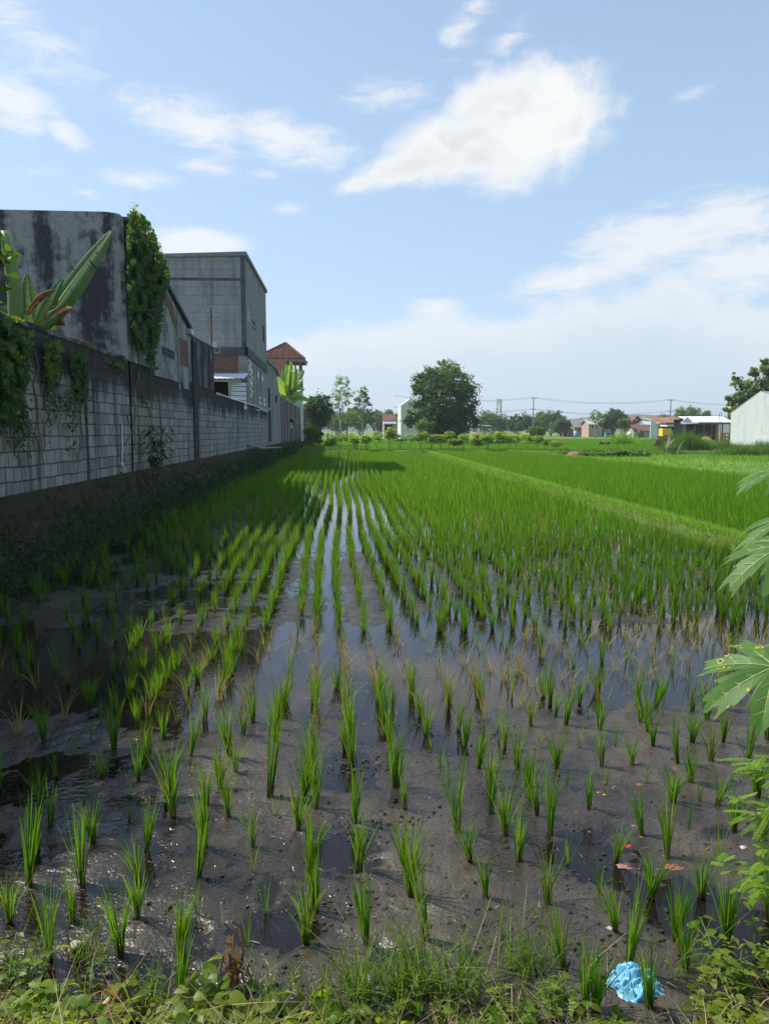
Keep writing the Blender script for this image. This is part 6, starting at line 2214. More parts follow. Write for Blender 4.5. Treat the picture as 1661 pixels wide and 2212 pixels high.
box('counter', 'dark_inside', ks, xa + 0.3, xb - 0.3, 221.95, 222.1, z_(939.5), z_(935.5))
box('shelf', 'pale_plaster', ks, xa - 0.2, xb - 0.2, 221.8, 221.94, z_(941), z_(940))
# blue and white barrel-like tank by the grey house
tk = thing('blue_tank', 'blue and white upright water barrel before the grey asbestos-roofed house', 'tank', ground_px(1242, 220))
b = ground_px(1242, 220)
MB().tube([b, b + [0, 0, 0.3], b + [0, 0, 1.0]], [0.42, 0.45, 0.42], 12).build('barrel', 'blue_plastic', tk, True)
MB().tube([b + [0, 0, 1.0], b + [0, 0, 1.5], b + [0, 0, 1.75], b + [0, 0, 1.76]], [0.40, 0.40, 0.2, 0.05], 12).build('upper_part', 'tank_white', tk, True)
tk = thing('water_tank', 'white rounded water tank beside the small tree with a pinkish trunk', 'tank', ground_px(1359, 175))
b = ground_px(1359, 175)
MB().tube([b, b + [0, 0, 1.2], b + [0, 0, 1.55], b + [0, 0, 1.7]], [0.6, 0.6, 0.45, 0.12], 14).build('body', 'tank_white', tk, True)
MB().tube([b + [0, 0, 1.70], b + [0, 0, 1.82]], 0.15, 10).build('lid', 'tank_white', tk)
b = ground_px(1346, 120, 0.1)
sc_ = thing('rag_scarecrow', 'white plastic rag fluttering from a stick in the far rice', 'scarecrow', b)
MB().tube([b, b + [0.05, 0, 1.25]], 0.03, 6).build('stick', 'wood', sc_)
V = []
for a in range(5):
    for q in range(7):
        V.append(b + np.array([-0.5 + 0.27 * q * (1 - 0.05 * a), 0.18 * math.sin(q * 1.3 + a), 1.15 - 0.13 * a + 0.10 * math.sin(q * 1.9) - 0.05 * abs(q - 3) ** 1.3 * (0.6 if q < 3 else -0.6)]))
F = [(a * 7 + q, a * 7 + q + 1, a * 7 + q + 8, a * 7 + q + 7) for a in range(4) for q in range(6)]
link('rag', np_mesh('rag', V, F), 'white_wrap', sc_, True)

gable('red_house', 'dark red two-tier gabled house behind the trees of the far row', 1362, 1384, 940, 911, 898.5, 235, 9, 'tiles_dark', 'tiles_dark', 'y', 0.9, openings=(('window', 1370, 1376, 905, 909, 'tan_wall'),))
gable('far_house', 'low far house with a red-brown tiled roof left of the mint gable', 1372, 1402, 942, 930, 918, 205, 7, 'tan_wall', 'tiles_dark', 'x', 0.6, openings=(('door', 1384, 1388, 932, 942, 'dark_inside'),))
gable('far_house', 'house with a pale blue metal roof just left of the mint gable', 1394, 1410, 942, 918, 911, 225, 7, 'tan_wall', 'blue_roof', 'x', 0.2)

# red tiled house with a mint gable end: ridge runs to the right
YR = 178.0
X_ = lambda x, Y: float(at(x, 930, Y)[0])
Z_ = lambda y, Y: float(at(1400, y, Y)[2])
rh = thing('tiled_house', 'long house with an orange-red tiled roof and a pale mint gable wall', 'house', (X_(1440, YR), YR + 4, 0.1))
xg = X_(1404, YR); xg2 = X_(1421, YR); xe = X_(1476, YR)
ze_, zr_ = Z_(916.5, YR), Z_(901.5, YR)
MB().prism([(xg, YR, 0.1), (xg2, YR - 0.01, 0.1), (xg2, YR - 0.01, ze_ + 0.1), (xg, YR, zr_ - 0.35)], (0, 0.2, 0)).build('gable_wall', 'mint_wall', rh)
box('wall', 'tan_wall', rh, xg2 + 0.01, xe, YR + 2.0, YR + 2.2, 0.1, ze_ - 0.1)
box('dark_porch', 'dark_inside', rh, xg2 + 0.5, xe - 0.5, YR + 1.8, YR + 1.95, 0.1, ze_ - 0.6)  # near-black sheet stands in for shade in the recess
MB().prism([(xg - 0.5, YR + 4, zr_), (xg2 - 0.2, YR - 0.6, ze_ + 0.10), (xe, YR - 0.6, ze_ + 0.10), (xe, YR + 4, zr_)], (0, 0, 0.16)).build('roof', 'tiles_far', rh)
MB().prism([(xg - 0.7, YR + 3.9, zr_), (xg2 - 0.35, YR - 0.75, ze_ + 0.0), (xg2 - 0.05, YR - 0.75, ze_ + 0.0), (xg - 0.35, YR + 3.9, zr_)], (0, 0, 0.24)).build('verge', 'wood_pale', rh)
MB().prism([(xg2 - 0.1, YR - 1.6, Z_(921.5, YR)), (X_(1436, YR), YR - 1.6, Z_(921.5, YR)), (X_(1432, YR), YR - 0.3, Z_(917.5, YR)), (xg2, YR - 0.3, Z_(917.5, YR))], (0, 0, 0.08)).build('awning', 'zinc_white', rh)
MB().prism([(X_(1437, YR), YR - 1.6, Z_(920.5, YR)), (X_(1468, YR), YR - 1.6, Z_(920.5, YR)), (X_(1468, YR), YR - 0.3, Z_(918.5, YR)), (X_(1437, YR), YR - 0.3, Z_(918.5, YR))], (0, 0, 0.08)).build('awning', 'zinc', rh)
box('cornice', 'concrete_dark', rh, X_(1434, YR), X_(1471, YR), YR - 0.9, YR - 0.62, ze_ - 0.05, ze_ + 0.42)

# yellow truck
YTk = 160.0
xt0, xt1 = X_(1430.5, YTk), X_(1449.5, YTk)
tr_ = thing('truck', 'bright yellow box truck parked in front of the tiled house', 'truck', ((xt0 + xt1) / 2 + 0.5, YTk, 0.1))
zt_, zl_ = Z_(925.5, YTk), Z_(942, YTk)
zl_ = max(0.75, zl_)
box('cargo_box', 'yellow_paint', tr_, xt0, xt1, YTk, YTk + 2.0, zl_, zt_)
rb = MB()
for x in np.linspace(xt0 + 0.12, xt1 - 0.12, 5):
    rb.box(x - 0.04, x + 0.04, YTk - 0.04, YTk - 0.002, zl_, zt_)
rb.box(xt0, xt1, YTk - 0.05, YTk - 0.003, zt_ - 0.12, zt_ - 0.02)
rb.build('ribs', 'yellow_paint', tr_)
xc0, xc1 = xt1 + 0.12, X_(1459, YTk)
zc = Z_(930.5, YTk)
cab_ = MB().prism([(xc0, YTk + 0.1, zl_ - 0.2), (xc1, YTk + 0.1, zl_ - 0.2), (xc1, YTk + 0.1, zl_ + 0.65), (xc1 - 0.22, YTk + 0.1, zc), (xc0, YTk + 0.1, zc)], (0, 1.8, 0)).build('cab', 'yellow_paint', tr_)
MB().prism([(xc0 + 0.15, YTk + 0.08, zl_ + 0.6), (xc1 - 0.12, YTk + 0.08, zl_ + 0.6), (xc1 - 0.3, YTk + 0.08, zc - 0.12), (xc0 + 0.15, YTk + 0.08, zc - 0.12)], (0, 0.05, 0)).build('window', 'dark_inside', cab_)
box('chassis', 'tyre', tr_, xt0, xc1 - 0.1, YTk + 0.2, YTk + 1.8, zl_ - 0.28, zl_ - 0.205)
for xw in (xt0 + 0.55, xt1 - 0.3, xc1 - 0.45):
    for yw_ in (YTk + 0.12, YTk + 1.62):
        MB().tube([(xw, yw_, 0.5), (xw, yw_ + 0.25, 0.5)], 0.4, 14).build('wheel', 'tyre', tr_)

# zinc-roofed shed
YS = 140.0
zs = thing('zinc_shed', 'open-sided shed with a long white zinc roof and dark inside', 'shed', (X_(1525, YS), YS + 3, 0.1))
xa, xb = X_(1482, YS), X_(1580, YS)
zr_, ze_ = Z_(899.5, YS), Z_(912.5, YS)
MB().prism([(xa, YS + 4, zr_), (xb, YS + 4, zr_ + 0.02), (xb, YS - 0.4, ze_), (xa + 0.9, YS - 0.4, ze_)], (0, 0, 0.08)).build('roof', 'zinc_white', zs)
MB().prism([(X_(1468, YS), YS - 0.5, Z_(912, YS)), (X_(1480, YS), YS - 0.5, Z_(900.5, YS)), (X_(1490, YS), YS - 0.5, Z_(909, YS)), (X_(1490, YS), YS - 0.5, Z_(912, YS))], (0, 0.15, 0)).build('gable', 'mint_wall', zs)
MB().prism([(X_(1464, YS), YS - 1.4, Z_(916.6, YS)), (X_(1500, YS), YS - 1.4, Z_(915.0, YS)), (X_(1502, YS), YS - 0.3, Z_(912.2, YS)), (X_(1466, YS), YS - 0.3, Z_(912.2, YS))], (0, 0, 0.08)).build('canopy', 'zinc', zs)
box('back_wall', 'dark_inside', zs, xa, xb, YS + 5.5, YS + 5.7, 0.1, zr_ - 0.5)  # inner walls coloured near-black to imitate deep shade under the roof
box('side_wall', 'dark_inside', zs, xa, xa + 0.2, YS + 0.2, YS + 5.5, 0.1, ze_ - 0.1)
box('lintel', 'wood', zs, xa + 0.4, xb, YS - 0.2, YS - 0.05, ze_ - 0.35, ze_ - 0.05)
for x in (1478, 1500, 1520, 1537, 1549, 1560, 1577):
    xx = X_(x, YS)
    box('post', 'rust_steel', zs, xx - 0.09, xx + 0.09, YS, YS + 0.18, 0.1, ze_ - 0.355)
YF = 95.0
for x, yt in ((1550.8, 892), (1555.0, 889.5)):
    b = ground_px(x, YF)
    o = MB().tube([b, [b[0], YF, Z_(yt, YF)]], 0.035, 6).build('steel_rod', 'rust_steel', None, origin=b)
    tag(o, 'thin bare steel rod rising before the zinc shed, %s' % ('left of its twin' if x < 1552 else 'right of its twin'), 'rod')
b = ground_px(1546.5, YF)
o = MB().tube([b, [b[0], YF, Z_(918, YF)]], 0.09, 8).build('steel_post', 'rust_steel', None, origin=b)
tag(o, 'thick rusty steel post beside the two thin rods', 'post')
# sand heap
b = ground_px(1523, 138, 0.1)
V, F = [], []
for a in range(8):
    t = a / 7
    for q in range(26):
        uu = 2 * math.pi * q / 26
        r0 = 1.35 * (1 - t) ** 0.62 + 0.02
        k = 1 + 0.16 * (vnoise(math.cos(uu) * 2 + 9, math.sin(uu) * 2 + t * 2, 5) - 0.5)
        V.append((b[0] + r0 * k * math.cos(uu), b[1] + r0 * k * math.sin(uu), 0.05 + float(at(1523, 942, 138)[2] - 0.05) * t ** 0.9))
for a in range(7):
    for q in range(26):
        F.append((a * 26 + q, a * 26 + (q + 1) % 26, (a + 1) * 26 + (q + 1) % 26, (a + 1) * 26 + q))
tag(link('sand_heap', np_mesh('sand_heap', V, F), 'sand', None, True, origin=b), 'orange heap of sand in front of the zinc shed', 'sand heap')
# wooden fence by the white gable
fe = thing('wooden_fence', 'short weathered wooden fence against the white gable house', 'fence', ground_px(1565, 88))
for x in (1556.5, 1561, 1566, 1573):
    p = ground_px(x, 88)
    box('post', 'wood', fe, p[0] - 0.08, p[0] + 0.08, 88, 88.12, 0.0, Z_(934.5, 88))
for y in (936, 944, 952):
    box('rail', 'wood', fe, X_(1555, 88), X_(1575, 88), 87.93, 87.995, Z_(y, 88) - 0.08, Z_(y, 88) + 0.08)

# white gable house at the right edge
YG = 84.0
p0 = ground_px(1576, YG, 0.0)
gv = np.array([p0[0], p0[1], 0.0]); gv = gv / np.linalg.norm(gv)          # the house runs back along the line of sight
ang = rad(-22)
gv = np.array([gv[0] * math.cos(ang) - gv[1] * math.sin(ang), gv[0] * math.sin(ang) + gv[1] * math.cos(ang), 0])
gu = np.array([gv[1], -gv[0], 0.0])


def gpt(x, y, back=0.0):
    d = ray(x, y)
    q = p0 + gv * back
    t = ((q - CAM) @ gv) / (d @ gv)
    return CAM + d * t


gh = thing('white_house', 'bare white-plastered gable house cut off by the right edge', 'house', gpt(1640, 955) * [1, 1, 0])
gl, gt, gp, ge, gr = gpt(1576, 965), gpt(1578, 893), gpt(1642, 846), gpt(1730, 873), gpt(1730, 965)
gl[2] = gr[2] = 0.0
MB().prism([gl, gr, ge, gp, gt], gv * 0.2).build('gable_wall', 'white_wall', gh)
zz = np.array([0, 0, 1.0])
MB().prism([gl + gv * 0.21, gl + gv * 9, gt + gv * 9 - zz * 0.05, gt + gv * 0.21 - zz * 0.05], gu * 0.2).build('side_wall', 'white_wall', gh)
MB().prism([gt + zz * 0.02 - gu * 0.05, gp + zz * 0.02, gp + zz * 0.10, gt + zz * 0.10 - gu * 0.05], gv * 9).build('roof', 'zinc', gh)
MB().prism([gp + zz * 0.02, ge + zz * 0.02, ge + zz * 0.10, gp + zz * 0.10], gv * 9).build('roof', 'zinc', gh)
pa, pb_ = gpt(1602, 960, -1.2), gpt(1730, 960, -1.2)
pa[2] = pb_[2] = 0.0
h_ = gpt(1602, 961, -1.2)[2]
MB().prism([pa, pb_, pb_ + zz * h_, pa + zz * h_], gv * 1.19).build('plinth', 'concrete', gh)
MB().tube([gpt(1598, 965, -1.4), gpt(1640, 963, -1.4), gpt(1700, 956, -1.4)], 0.09, 8).build('pipe', 'pale_plaster', gh)

# grey house half hidden by the big tree
YW = 150.0
wh = thing('grey_house', 'pale grey tall house half hidden behind the big dark tree', 'house', (X_(895, YW), YW + 5, 0.1))
MB().prism([(X_(866, YW), YW, 0.1), (X_(925, YW), YW, 0.1), (X_(925, YW), YW, Z_(875, YW)), (X_(886, YW), YW, Z_(868, YW)), (X_(866, YW), YW, Z_(877, YW))], (0, 9, 0)).build('wall', 'pale_plaster', wh)
MB().prism([(X_(865, YW), YW - 0.1, Z_(876.6, YW)), (X_(886, YW), YW - 0.1, Z_(862, YW)), (X_(926, YW), YW - 0.1, Z_(874, YW)), (X_(886, YW), YW - 0.1, Z_(867.6, YW))], (0, 9.2, 0)).build('roof', 'zinc_white', wh)
# tiny red-roofed house on the left
YV = 185.0
sm = gable('field_house', 'tiny far house with a red roof and grey awning left of the big tree', 829, 854, 939, 909, 896, YV, 6, 'tan_wall', 'tiles_dark', 'x', 0.2)
MB().prism([(X_(828, YV), YV - 1.8, Z_(916, YV)), (X_(856, YV), YV - 1.8, Z_(916, YV)), (X_(856, YV), YV - 0.02, Z_(911, YV)), (X_(828, YV), YV - 0.02, Z_(911, YV))], (0, 0, 0.08)).build('awning', 'zinc', sm)
box('porch', 'dark_inside', sm, X_(832, YV), X_(848, YV), YV - 0.1, YV - 0.01, 0.1, Z_(918, YV))  # near-black sheet stands in for the shade beneath the awning
box('side_wall', 'pale_plaster', sm, X_(855, YV), X_(862, YV), YV - 0.1, YV + 4, 0.1, Z_(917, YV))
# small open shed right of the big tree
YO = 200.0
os_ = thing('open_shed', 'small open shed with a thin flat roof right of the big dark tree', 'shed', (X_(1046, YO), YO + 2, 0.1))
MB().prism([(X_(1029, YO), YO, Z_(919.5, YO)), (X_(1062, YO), YO, Z_(921.5, YO)), (X_(1062, YO), YO + 4, Z_(920, YO)), (X_(1029, YO), YO + 4, Z_(918, YO))], (0, 0, 0.15)).build('roof', 'cream_roof', os_)
for x in (1030, 1041, 1050, 1060):
    box('post', 'wood_pale', os_, X_(x, YO) - 0.09, X_(x, YO) + 0.09, YO + 0.2, YO + 0.38, 0.1, Z_(921.2, YO))
box('white_wall', 'white_paint', os_, X_(1031, YO), X_(1037, YO), YO + 0.4, YO + 0.5, 0.1, Z_(925, YO))

# power poles and lines
YP = 190.0
tops = []
for x, yt, lab in ((1150.5, 858, 'concrete power pole standing right of the big dark tree'), (1445.5, 862, 'concrete power pole rising behind the tiled house')):
    b = ground_px(x, YP)
    pl = thing('power_pole', lab, 'power pole', b)
    zt = Z_(yt, YP)
    MB().tube([b, [b[0], YP, zt]], [0.17, 0.11], 8).build('pole', 'pole_grey', pl)
    for (zz, w) in ((zt - 0.35, 0.75), (zt - 3.2, 0.6)):
        a_ = MB().box(b[0] - w, b[0] + w, YP - 0.16, YP - 0.06, zz - 0.06, zz + 0.06).build('crossarm', 'pole_grey', pl)
        for s in (-w * 0.9, w * 0.9):
            MB().tube([(b[0] + s, YP - 0.11, zz + 0.06), (b[0] + s, YP - 0.11, zz + 0.32)], 0.05, 6).build('insulator', 'pole_grey', a_)
    tops.append((b[0], zt))
for nm, dz, wd in (('upper', -0.05, 0.75), ('second', -0.30, -0.75), ('lower', -2.95, 0.5), ('lowest', -3.15, -0.5)):
    (xa, za), (xb, zb_) = tops
    sp = xb - xa
    pts_ = []
    for k in range(-24, 49):
        t = k / 24
        base_z = za + (zb_ - za) * t
        ft = t - math.floor(t)
        pts_.append((xa + sp * t, YP - 0.1 + 0.3 * (wd > 0), base_z + dz - 4 * 1.15 * ft * (1 - ft)))
    o = MB().tube(pts_, 0.022, 4).build('power_line', 'wire', None, origin=pts_[24])
    tag(o, '%s power line strung between the two concrete poles' % nm, 'cable')
# telecom tower in the haze
YC = 420.0
b = ground_px(1076.5, YC)
ct = thing('radio_tower', 'hazy far telecom mast above the wood right of the big tree', 'tower', b)
zt = Z_(862, YC); zmid = Z_(900, YC)
lt = MB()
for (dx, dy) in ((-1, -1), (1, -1), (1, 1), (-1, 1)):
    lt.tube([(b[0] + dx * 2.2, YC + dy * 2.2, 0.1), (b[0] + dx * 0.7, YC + dy * 0.7, zt)], 0.16, 5)
for k in range(12):
    z = 0.1 + (zt - 0.1) * k / 12; z2 = 0.1 + (zt - 0.1) * (k + 1) / 12
    w, w2 = 2.2 - 1.5 * k / 12, 2.2 - 1.5 * (k + 1) / 12
    for (p, q) in (((-1, -1), (1, -1)), ((1, -1), (1, 1)), ((1, 1), (-1, 1)), ((-1, 1), (-1, -1))):
        lt.tube([(b[0] + p[0] * w, YC + p[1] * w, z), (b[0] + q[0] * w2, YC + q[1] * w2, z2)], 0.08, 4)
lt.build('lattice', 'pole_grey', ct)
for k, (dx, z) in enumerate(((-1.3, zt - 1.4), (1.3, zt - 1.4), (0.1, zt - 1.2), (-1.2, zt - 4.5), (1.2, zt - 4.5), (0.3, zt - 6.5))):
    MB().box(b[0] + dx - 0.3, b[0] + dx + 0.3, YC - 1.2, YC - 0.9, z - 1.1, z + 1.1).build('antenna', 'tank_white', ct)

# ================================================================== AT THE PHOTOGRAPHER'S FEET
def papaya_leaf(centre, out, nrm, size, mat, parent, seed, lobes=7):
    """big lobed leaf, centre = where the stalk meets it"""
    rng = np.random.default_rng(seed)
    centre = np.array(centre, float); n = unit(np.array(nrm, float)); o = np.array(out, float)
    o = unit(o - n * (o @ n)); s = np.cross(n, o)
    na, nr = 260, 9
    th = np.linspace(-2.75, 2.75, na)
    lc = np.linspace(-2.35, 2.35, lobes)
    rad_ = np.zeros(na) + 0.36
    ll = 1.0 - 0.09 * np.abs(lc) ** 1.6
    for c_, l_ in zip(lc, ll):
        w = 0.40
        d = np.abs(th - c_) / w
        lob = 0.45 + 0.55 * np.clip(1 - d, 0, 1) ** 0.75 + 0.20 * np.exp(-((d - 0.42) / 0.10) ** 2) * (d < 1) + 0.13 * np.exp(-((d - 0.75) / 0.08) ** 2)
        rad_ = np.maximum(rad_, np.where(d < 1.0, l_ * lob * np.clip((1.12 - d) / 0.3, 0, 1) ** 0.5, 0))
    rad_ *= 1 + 0.05 * np.sin(th * 23 + seed) + 0.03 * rng.normal(size=na)
    V = []
    for k in range(nr + 1):
        t = k / nr
        r_ = rad_ * t * size
        x = r_ * np.cos(th); y = r_ * np.sin(th)
        rib = np.min(np.abs(th[:, None] - lc[None, :]), axis=1)
        h = -0.42 * r_ ** 2 / size + 0.13 * r_ * np.clip(rib / 0.34, 0, 1) * 0.8 + 0.02 * size * np.sin(th * 5 + seed) * t
        V.append(centre + o * x[:, None] + s * y[:, None] + n * h[:, None])
    V = np.stack(V, 0).reshape(-1, 3)
    i = np.arange((nr + 1) * na).reshape(nr + 1, na)
    F = np.stack([i[:-1, :-1], i[:-1, 1:], i[1:, 1:], i[1:, :-1]], -1).reshape(-1, 4)
    lf = link('leaf', np_mesh('leaf', V, F), mat, parent, True)
    vm = MB()
    for c_, l_ in zip(lc, ll):
        pts_ = []
        for t in np.linspace(0.0, 0.95, 7):
            r_ = l_ * size * t
            pts_.append(centre + o * r_ * math.cos(c_) + s * r_ * math.sin(c_) + n * (-0.42 * r_ * r_ / size + 0.002))
        vm.tube(pts_, np.linspace(0.0026, 0.0007, 7) * size / 0.3, 5)
        for t in (0.3, 0.5, 0.7):
            for sg in (-1, 1):
                r0 = l_ * size * t; r1 = r0 + 0.17 * size * (1 - t * 0.5); a1 = c_ + sg * 0.17 / (t + 0.35)
                p0 = centre + o * r0 * math.cos(c_) + s * r0 * math.sin(c_) + n * (-0.42 * r0 * r0 / size + 0.002)
                p1 = centre + o * r1 * math.cos(a1) + s * r1 * math.sin(a1) + n * (-0.42 * r1 * r1 / size + 0.012 * size / 0.3)
                vm.tube([p0, p1], [0.0009, 0.0004], 4)
    vm.build('veins', 'banana_rib', lf)
    return lf


YPp = 2.35
pb = at(1830, 1300, YPp)
pp = thing('papaya_plant', 'papaya plant whose big lobed leaves reach in from the right edge', 'papaya plant', (pb[0], YPp, 0.2))
ptop = np.array([pb[0], YPp, 2.25])
MB().tube(limb((pb[0] + 0.05, YPp, 0.1), ptop, np.random.default_rng(2), 6, 0.01), np.linspace(0.035, 0.022, 7), 10).build('trunk', 'bark_pale', pp, True)
for (cx_, cy_, Yc, out, nr_, size, mt, sd_) in (
        (1672, 1442, 2.15, (-0.98, -0.10, -0.20), (-0.22, -0.40, 0.86), 0.225, 'papaya_eaten', 3),
        (1694, 1180, 2.3, (-0.95, 0.0, -0.36), (-0.32, -0.22, 0.92), 0.215, 'papaya_leaf', 5),
        (1712, 1120, 2.5, (-0.95, 0.1, -0.30), (-0.25, -0.12, 0.95), 0.20, 'papaya_leaf', 6),
        (1702, 1012, 2.1, (-1, 0, -0.12), (-0.10, -0.12, 0.98), 0.15, 'papaya_leaf', 8),
        (1712, 1392, 2.3, (-1, 0.1, -0.2), (-0.2, -0.2, 0.95), 0.10, 'papaya_leaf', 10)):
    c = at(cx_, cy_, Yc)
    papaya_leaf(c, out, nr_, size, mt, pp, sd_)
    a = np.array([pb[0], YPp, min(2.2, c[2] + 0.12)])
    MB().tube([a, (a + c) / 2 + np.array([0, 0, 0.06]), c], [0.008, 0.006, 0.004], 6).build('petiole', 'banana_rib', pp, True)

# feathery legume at the right edge
def pinnate(p0, d, L, parent_lists, rng, size=0.02, pairs=14, droop=0.5):
    V, F, st = parent_lists
    d = unit(np.array(d, float))
    pts_ = []
    for k in range(pairs + 1):
        t = k / pairs
        pts_.append(np.array(p0) + d * L * t - np.array([0, 0, droop * L * t * t]))
    st.tube(pts_, np.linspace(0.0022, 0.0008, pairs + 1), 4, caps=False)
    tg = unit(np.gradient(np.array(pts_), axis=0))
    for k in range(1, pairs + 1):
        s = np.cross(tg[k], [0, 0, 1]); s /= np.linalg.norm(s) + 1e-9
        for sg in (-1, 1):
            q = unit(s * sg + tg[k] * 0.35 - np.array([0, 0, 0.25])); w = np.cross(q, [0, 0, 1]); w /= np.linalg.norm(w) + 1e-9
            l_ = size * rng.uniform(0.8, 1.1) * (1 - 0.4 * abs(k / pairs - 0.5))
            o = len(V)
            V.extend([pts_[k], pts_[k] + q * l_ * 0.5 + w * l_ * 0.30, pts_[k] + q * l_, pts_[k] + q * l_ * 0.5 - w * l_ * 0.30])
            F.append((o, o + 1, o + 2, o + 3))


lgb = at(1800, 1900, 2.5)
lg_ = thing('feathery_shrub', 'shrub with fine feathery leaflets hanging in from the lower right edge', 'shrub', (lgb[0], 2.5, 0.0))
rng = np.random.default_rng(31)
V, F, st = [], [], MB()
for (tx, ty, Yt, L) in ((1625, 1675, 2.55, 0.14), (1640, 1668, 2.6, 0.12), (1650, 1690, 2.45, 0.12), (1630, 1770, 2.4, 0.14), (1645, 1760, 2.45, 0.13), (1655, 1785, 2.4, 0.13), (1640, 1800, 2.35, 0.11), (1620, 1925, 2.35, 0.13),
                        (1638, 1905, 2.4, 0.13), (1650, 1935, 2.35, 0.12), (1655, 1960, 2.3, 0.1), (1650, 1890, 2.3, 0.11), (1658, 1740, 2.4, 0.12), (1655, 1650, 2.5, 0.1), (1656, 1840, 2.35, 0.12), (1575, 1880, 2.4, 0.05)):
    e = at(tx + 22, ty, Yt)
    b = np.array([lgb[0], 2.5, 0.25])
    m_ = (b + e) / 2 + np.array([0, 0, 0.12])
    st.tube([b, m_, e + np.array([0.06, 0, 0.01])], [0.008, 0.005, 0.002], 5)
    for q in range(5):
        s0 = e + np.array([0.07 - 0.03 * q + rng.normal() * 0.012, rng.normal() * 0.02, 0.012 * q + rng.normal() * 0.01])
        pinnate(s0, (-0.8 + rng.normal() * 0.3, rng.normal() * 0.4, -0.05 + rng.normal() * 0.22), L * rng.uniform(0.5, 0.85), (V, F, st), rng, 0.016, 15, 0.22)
st.build('stem', 'stem_green', lg_, True)
link('leaflets', np_mesh('leaflets', V, F), 'cassava', lg_)

# crumpled blue plastic bag
def crumple(name, label, cat, c, rx, ry, h, mat, seed, sharp=0.5, n=34, group=None, smooth=False):
    rng = np.random.default_rng(seed)
    c = np.array(c, float)
    u = np.linspace(0, 2 * np.pi, n, endpoint=False)
    V, F = [], []
    m = max(6, n // 3)
    for a in range(m + 1):
        t = a / m
        for uu in u:
            rr_ = math.cos(t * math.pi / 2)
            px, py = rr_ * math.cos(uu), rr_ * math.sin(uu)
            k = 1 + sharp * 0.7 * (vnoise(px * 2.2 + seed, py * 2.2 + t * 2, seed) - 0.5)
            fold = abs(vnoise(px * 3.1 + 7, py * 3.1 + seed, seed + 5) - 0.5) * 2
            fold2 = abs(vnoise(px * 7 + 3, py * 7 + seed, seed + 9) - 0.5) * 2
            fold3 = abs(vnoise(px * 13 + seed, py * 13 + 5, seed + 13) - 0.5) * 2
            z = h * (math.sin(t * math.pi / 2) * (0.25 + 0.8 * fold) + (0.50 * fold2 + 0.10 * fold3) * (0.4 + 0.6 * t))
            V.append((c[0] + rx * px * k + rx * 0.14 * (fold2 - 0.5), c[1] + ry * py * k + ry * 0.14 * (fold - 0.5), c[2] + z * (0.25 + 0.75 * min(1, t * 2.2))))
    for a in range(m):
        for q in range(n):
            F.append((a * n + q, a * n + (q + 1) % n, (a + 1) * n + (q + 1) % n, (a + 1) * n + q))
    return tag(link(name, np_mesh(name, V, F), mat, None, smooth, origin=c), label, cat, group)


# straw bits and dead blades lying on the mud
r_ = np.random.default_rng(77)
n = 520
yb_ = 2.5 + 5.5 * r_.uniform(0, 1, n) ** 1.6; xb_ = r_.uniform(-0.6, 0.62, n) * (yb_ + 0.3)
zb_ = np.maximum(mudh(xb_, yb_), 0.0) + 0.004
v, f = leaf_cards(np.c_[xb_, yb_, zb_], r_.normal(size=(n, 3)) * 0.12 + [0, 0, 1], 0.045, r_, 0.10, 0.03)
mi = (r_.uniform(0, 1, n) < 0.45).astype(int)
tag(link('straw_bits', np_mesh('straw_bits', v, f, mi), ['dry_grass', 'dead_leaf']), 'bits of straw and dead blades lying on the wet mud', 'straw', kind='stuff')
c = onz(1370, 2132, 0.01)
crumple('plastic_bag', 'crumpled bright blue plastic bag lying in the mud', 'plastic bag', c, 0.100, 0.082, 0.062, 'blue_bag', 3, 0.8, 120, None, True)
for k, (x, y, w, mt, lab) in enumerate((
        (1355, 1828, 0.030, 'red_wrap', 'small bright red plastic wrapper on the mud'), (1303, 1718, 0.016, 'yellow_wrap', 'tiny yellow scrap of plastic on the mud'),
        (1293, 1713, 0.018, 'orange_wrap', 'tiny orange scrap next to the yellow one'), (1368, 1786, 0.022, 'pink_wrap', 'small pinkish scrap between two rice clumps'),
        (1352, 1872, 0.05, 'pink_wrap', 'larger dirty pink plastic sheet trodden into the mud'), (1438, 1852, 0.032, 'brown_wrap', 'reddish-brown wrapper lying flat, upper of two'),
        (1455, 1875, 0.05, 'brown_wrap', 'reddish-brown wrapper lying flat, lower and larger of two'), (1380, 1698, 0.03, 'brown_wrap', 'brownish scrap behind the litter, next to a rice foot'),
        (1605, 1835, 0.04, 'white_wrap', 'white scrap of plastic at the right edge of the mud'), (1388, 1809, 0.018, 'orange_wrap', 'orange-brown shell-like scrap beside the red wrapper'),
        (1486, 1778, 0.012, 'green_wrap', 'tiny green scrap of plastic'), (1396, 1885, 0.010, 'orange_wrap', 'tiny orange crumb at the end of the pink sheet'),
        (1316, 2010, 0.030, 'stone_pale', 'pale stone at the foot of the tallest rice clump'), (1425, 1998, 0.013, 'stone_pale', 'small white pebble in the mud near the tall clump'),
        (1270, 1795, 0.022, 'stone_pale', 'pale shell by the litter'), (1420, 1878, 0.02, 'pink_wrap', 'small pale scrap between the pink sheet and the brown wrappers'))):
    c = onz(x, y, 0.0); c[2] = float(mudh(c[0], c[1])) - 0.002
    crumple('litter', lab, 'litter', c, w * 0.75, w * 0.5, w * 0.16, mt, 20 + k, 1.3, 30)
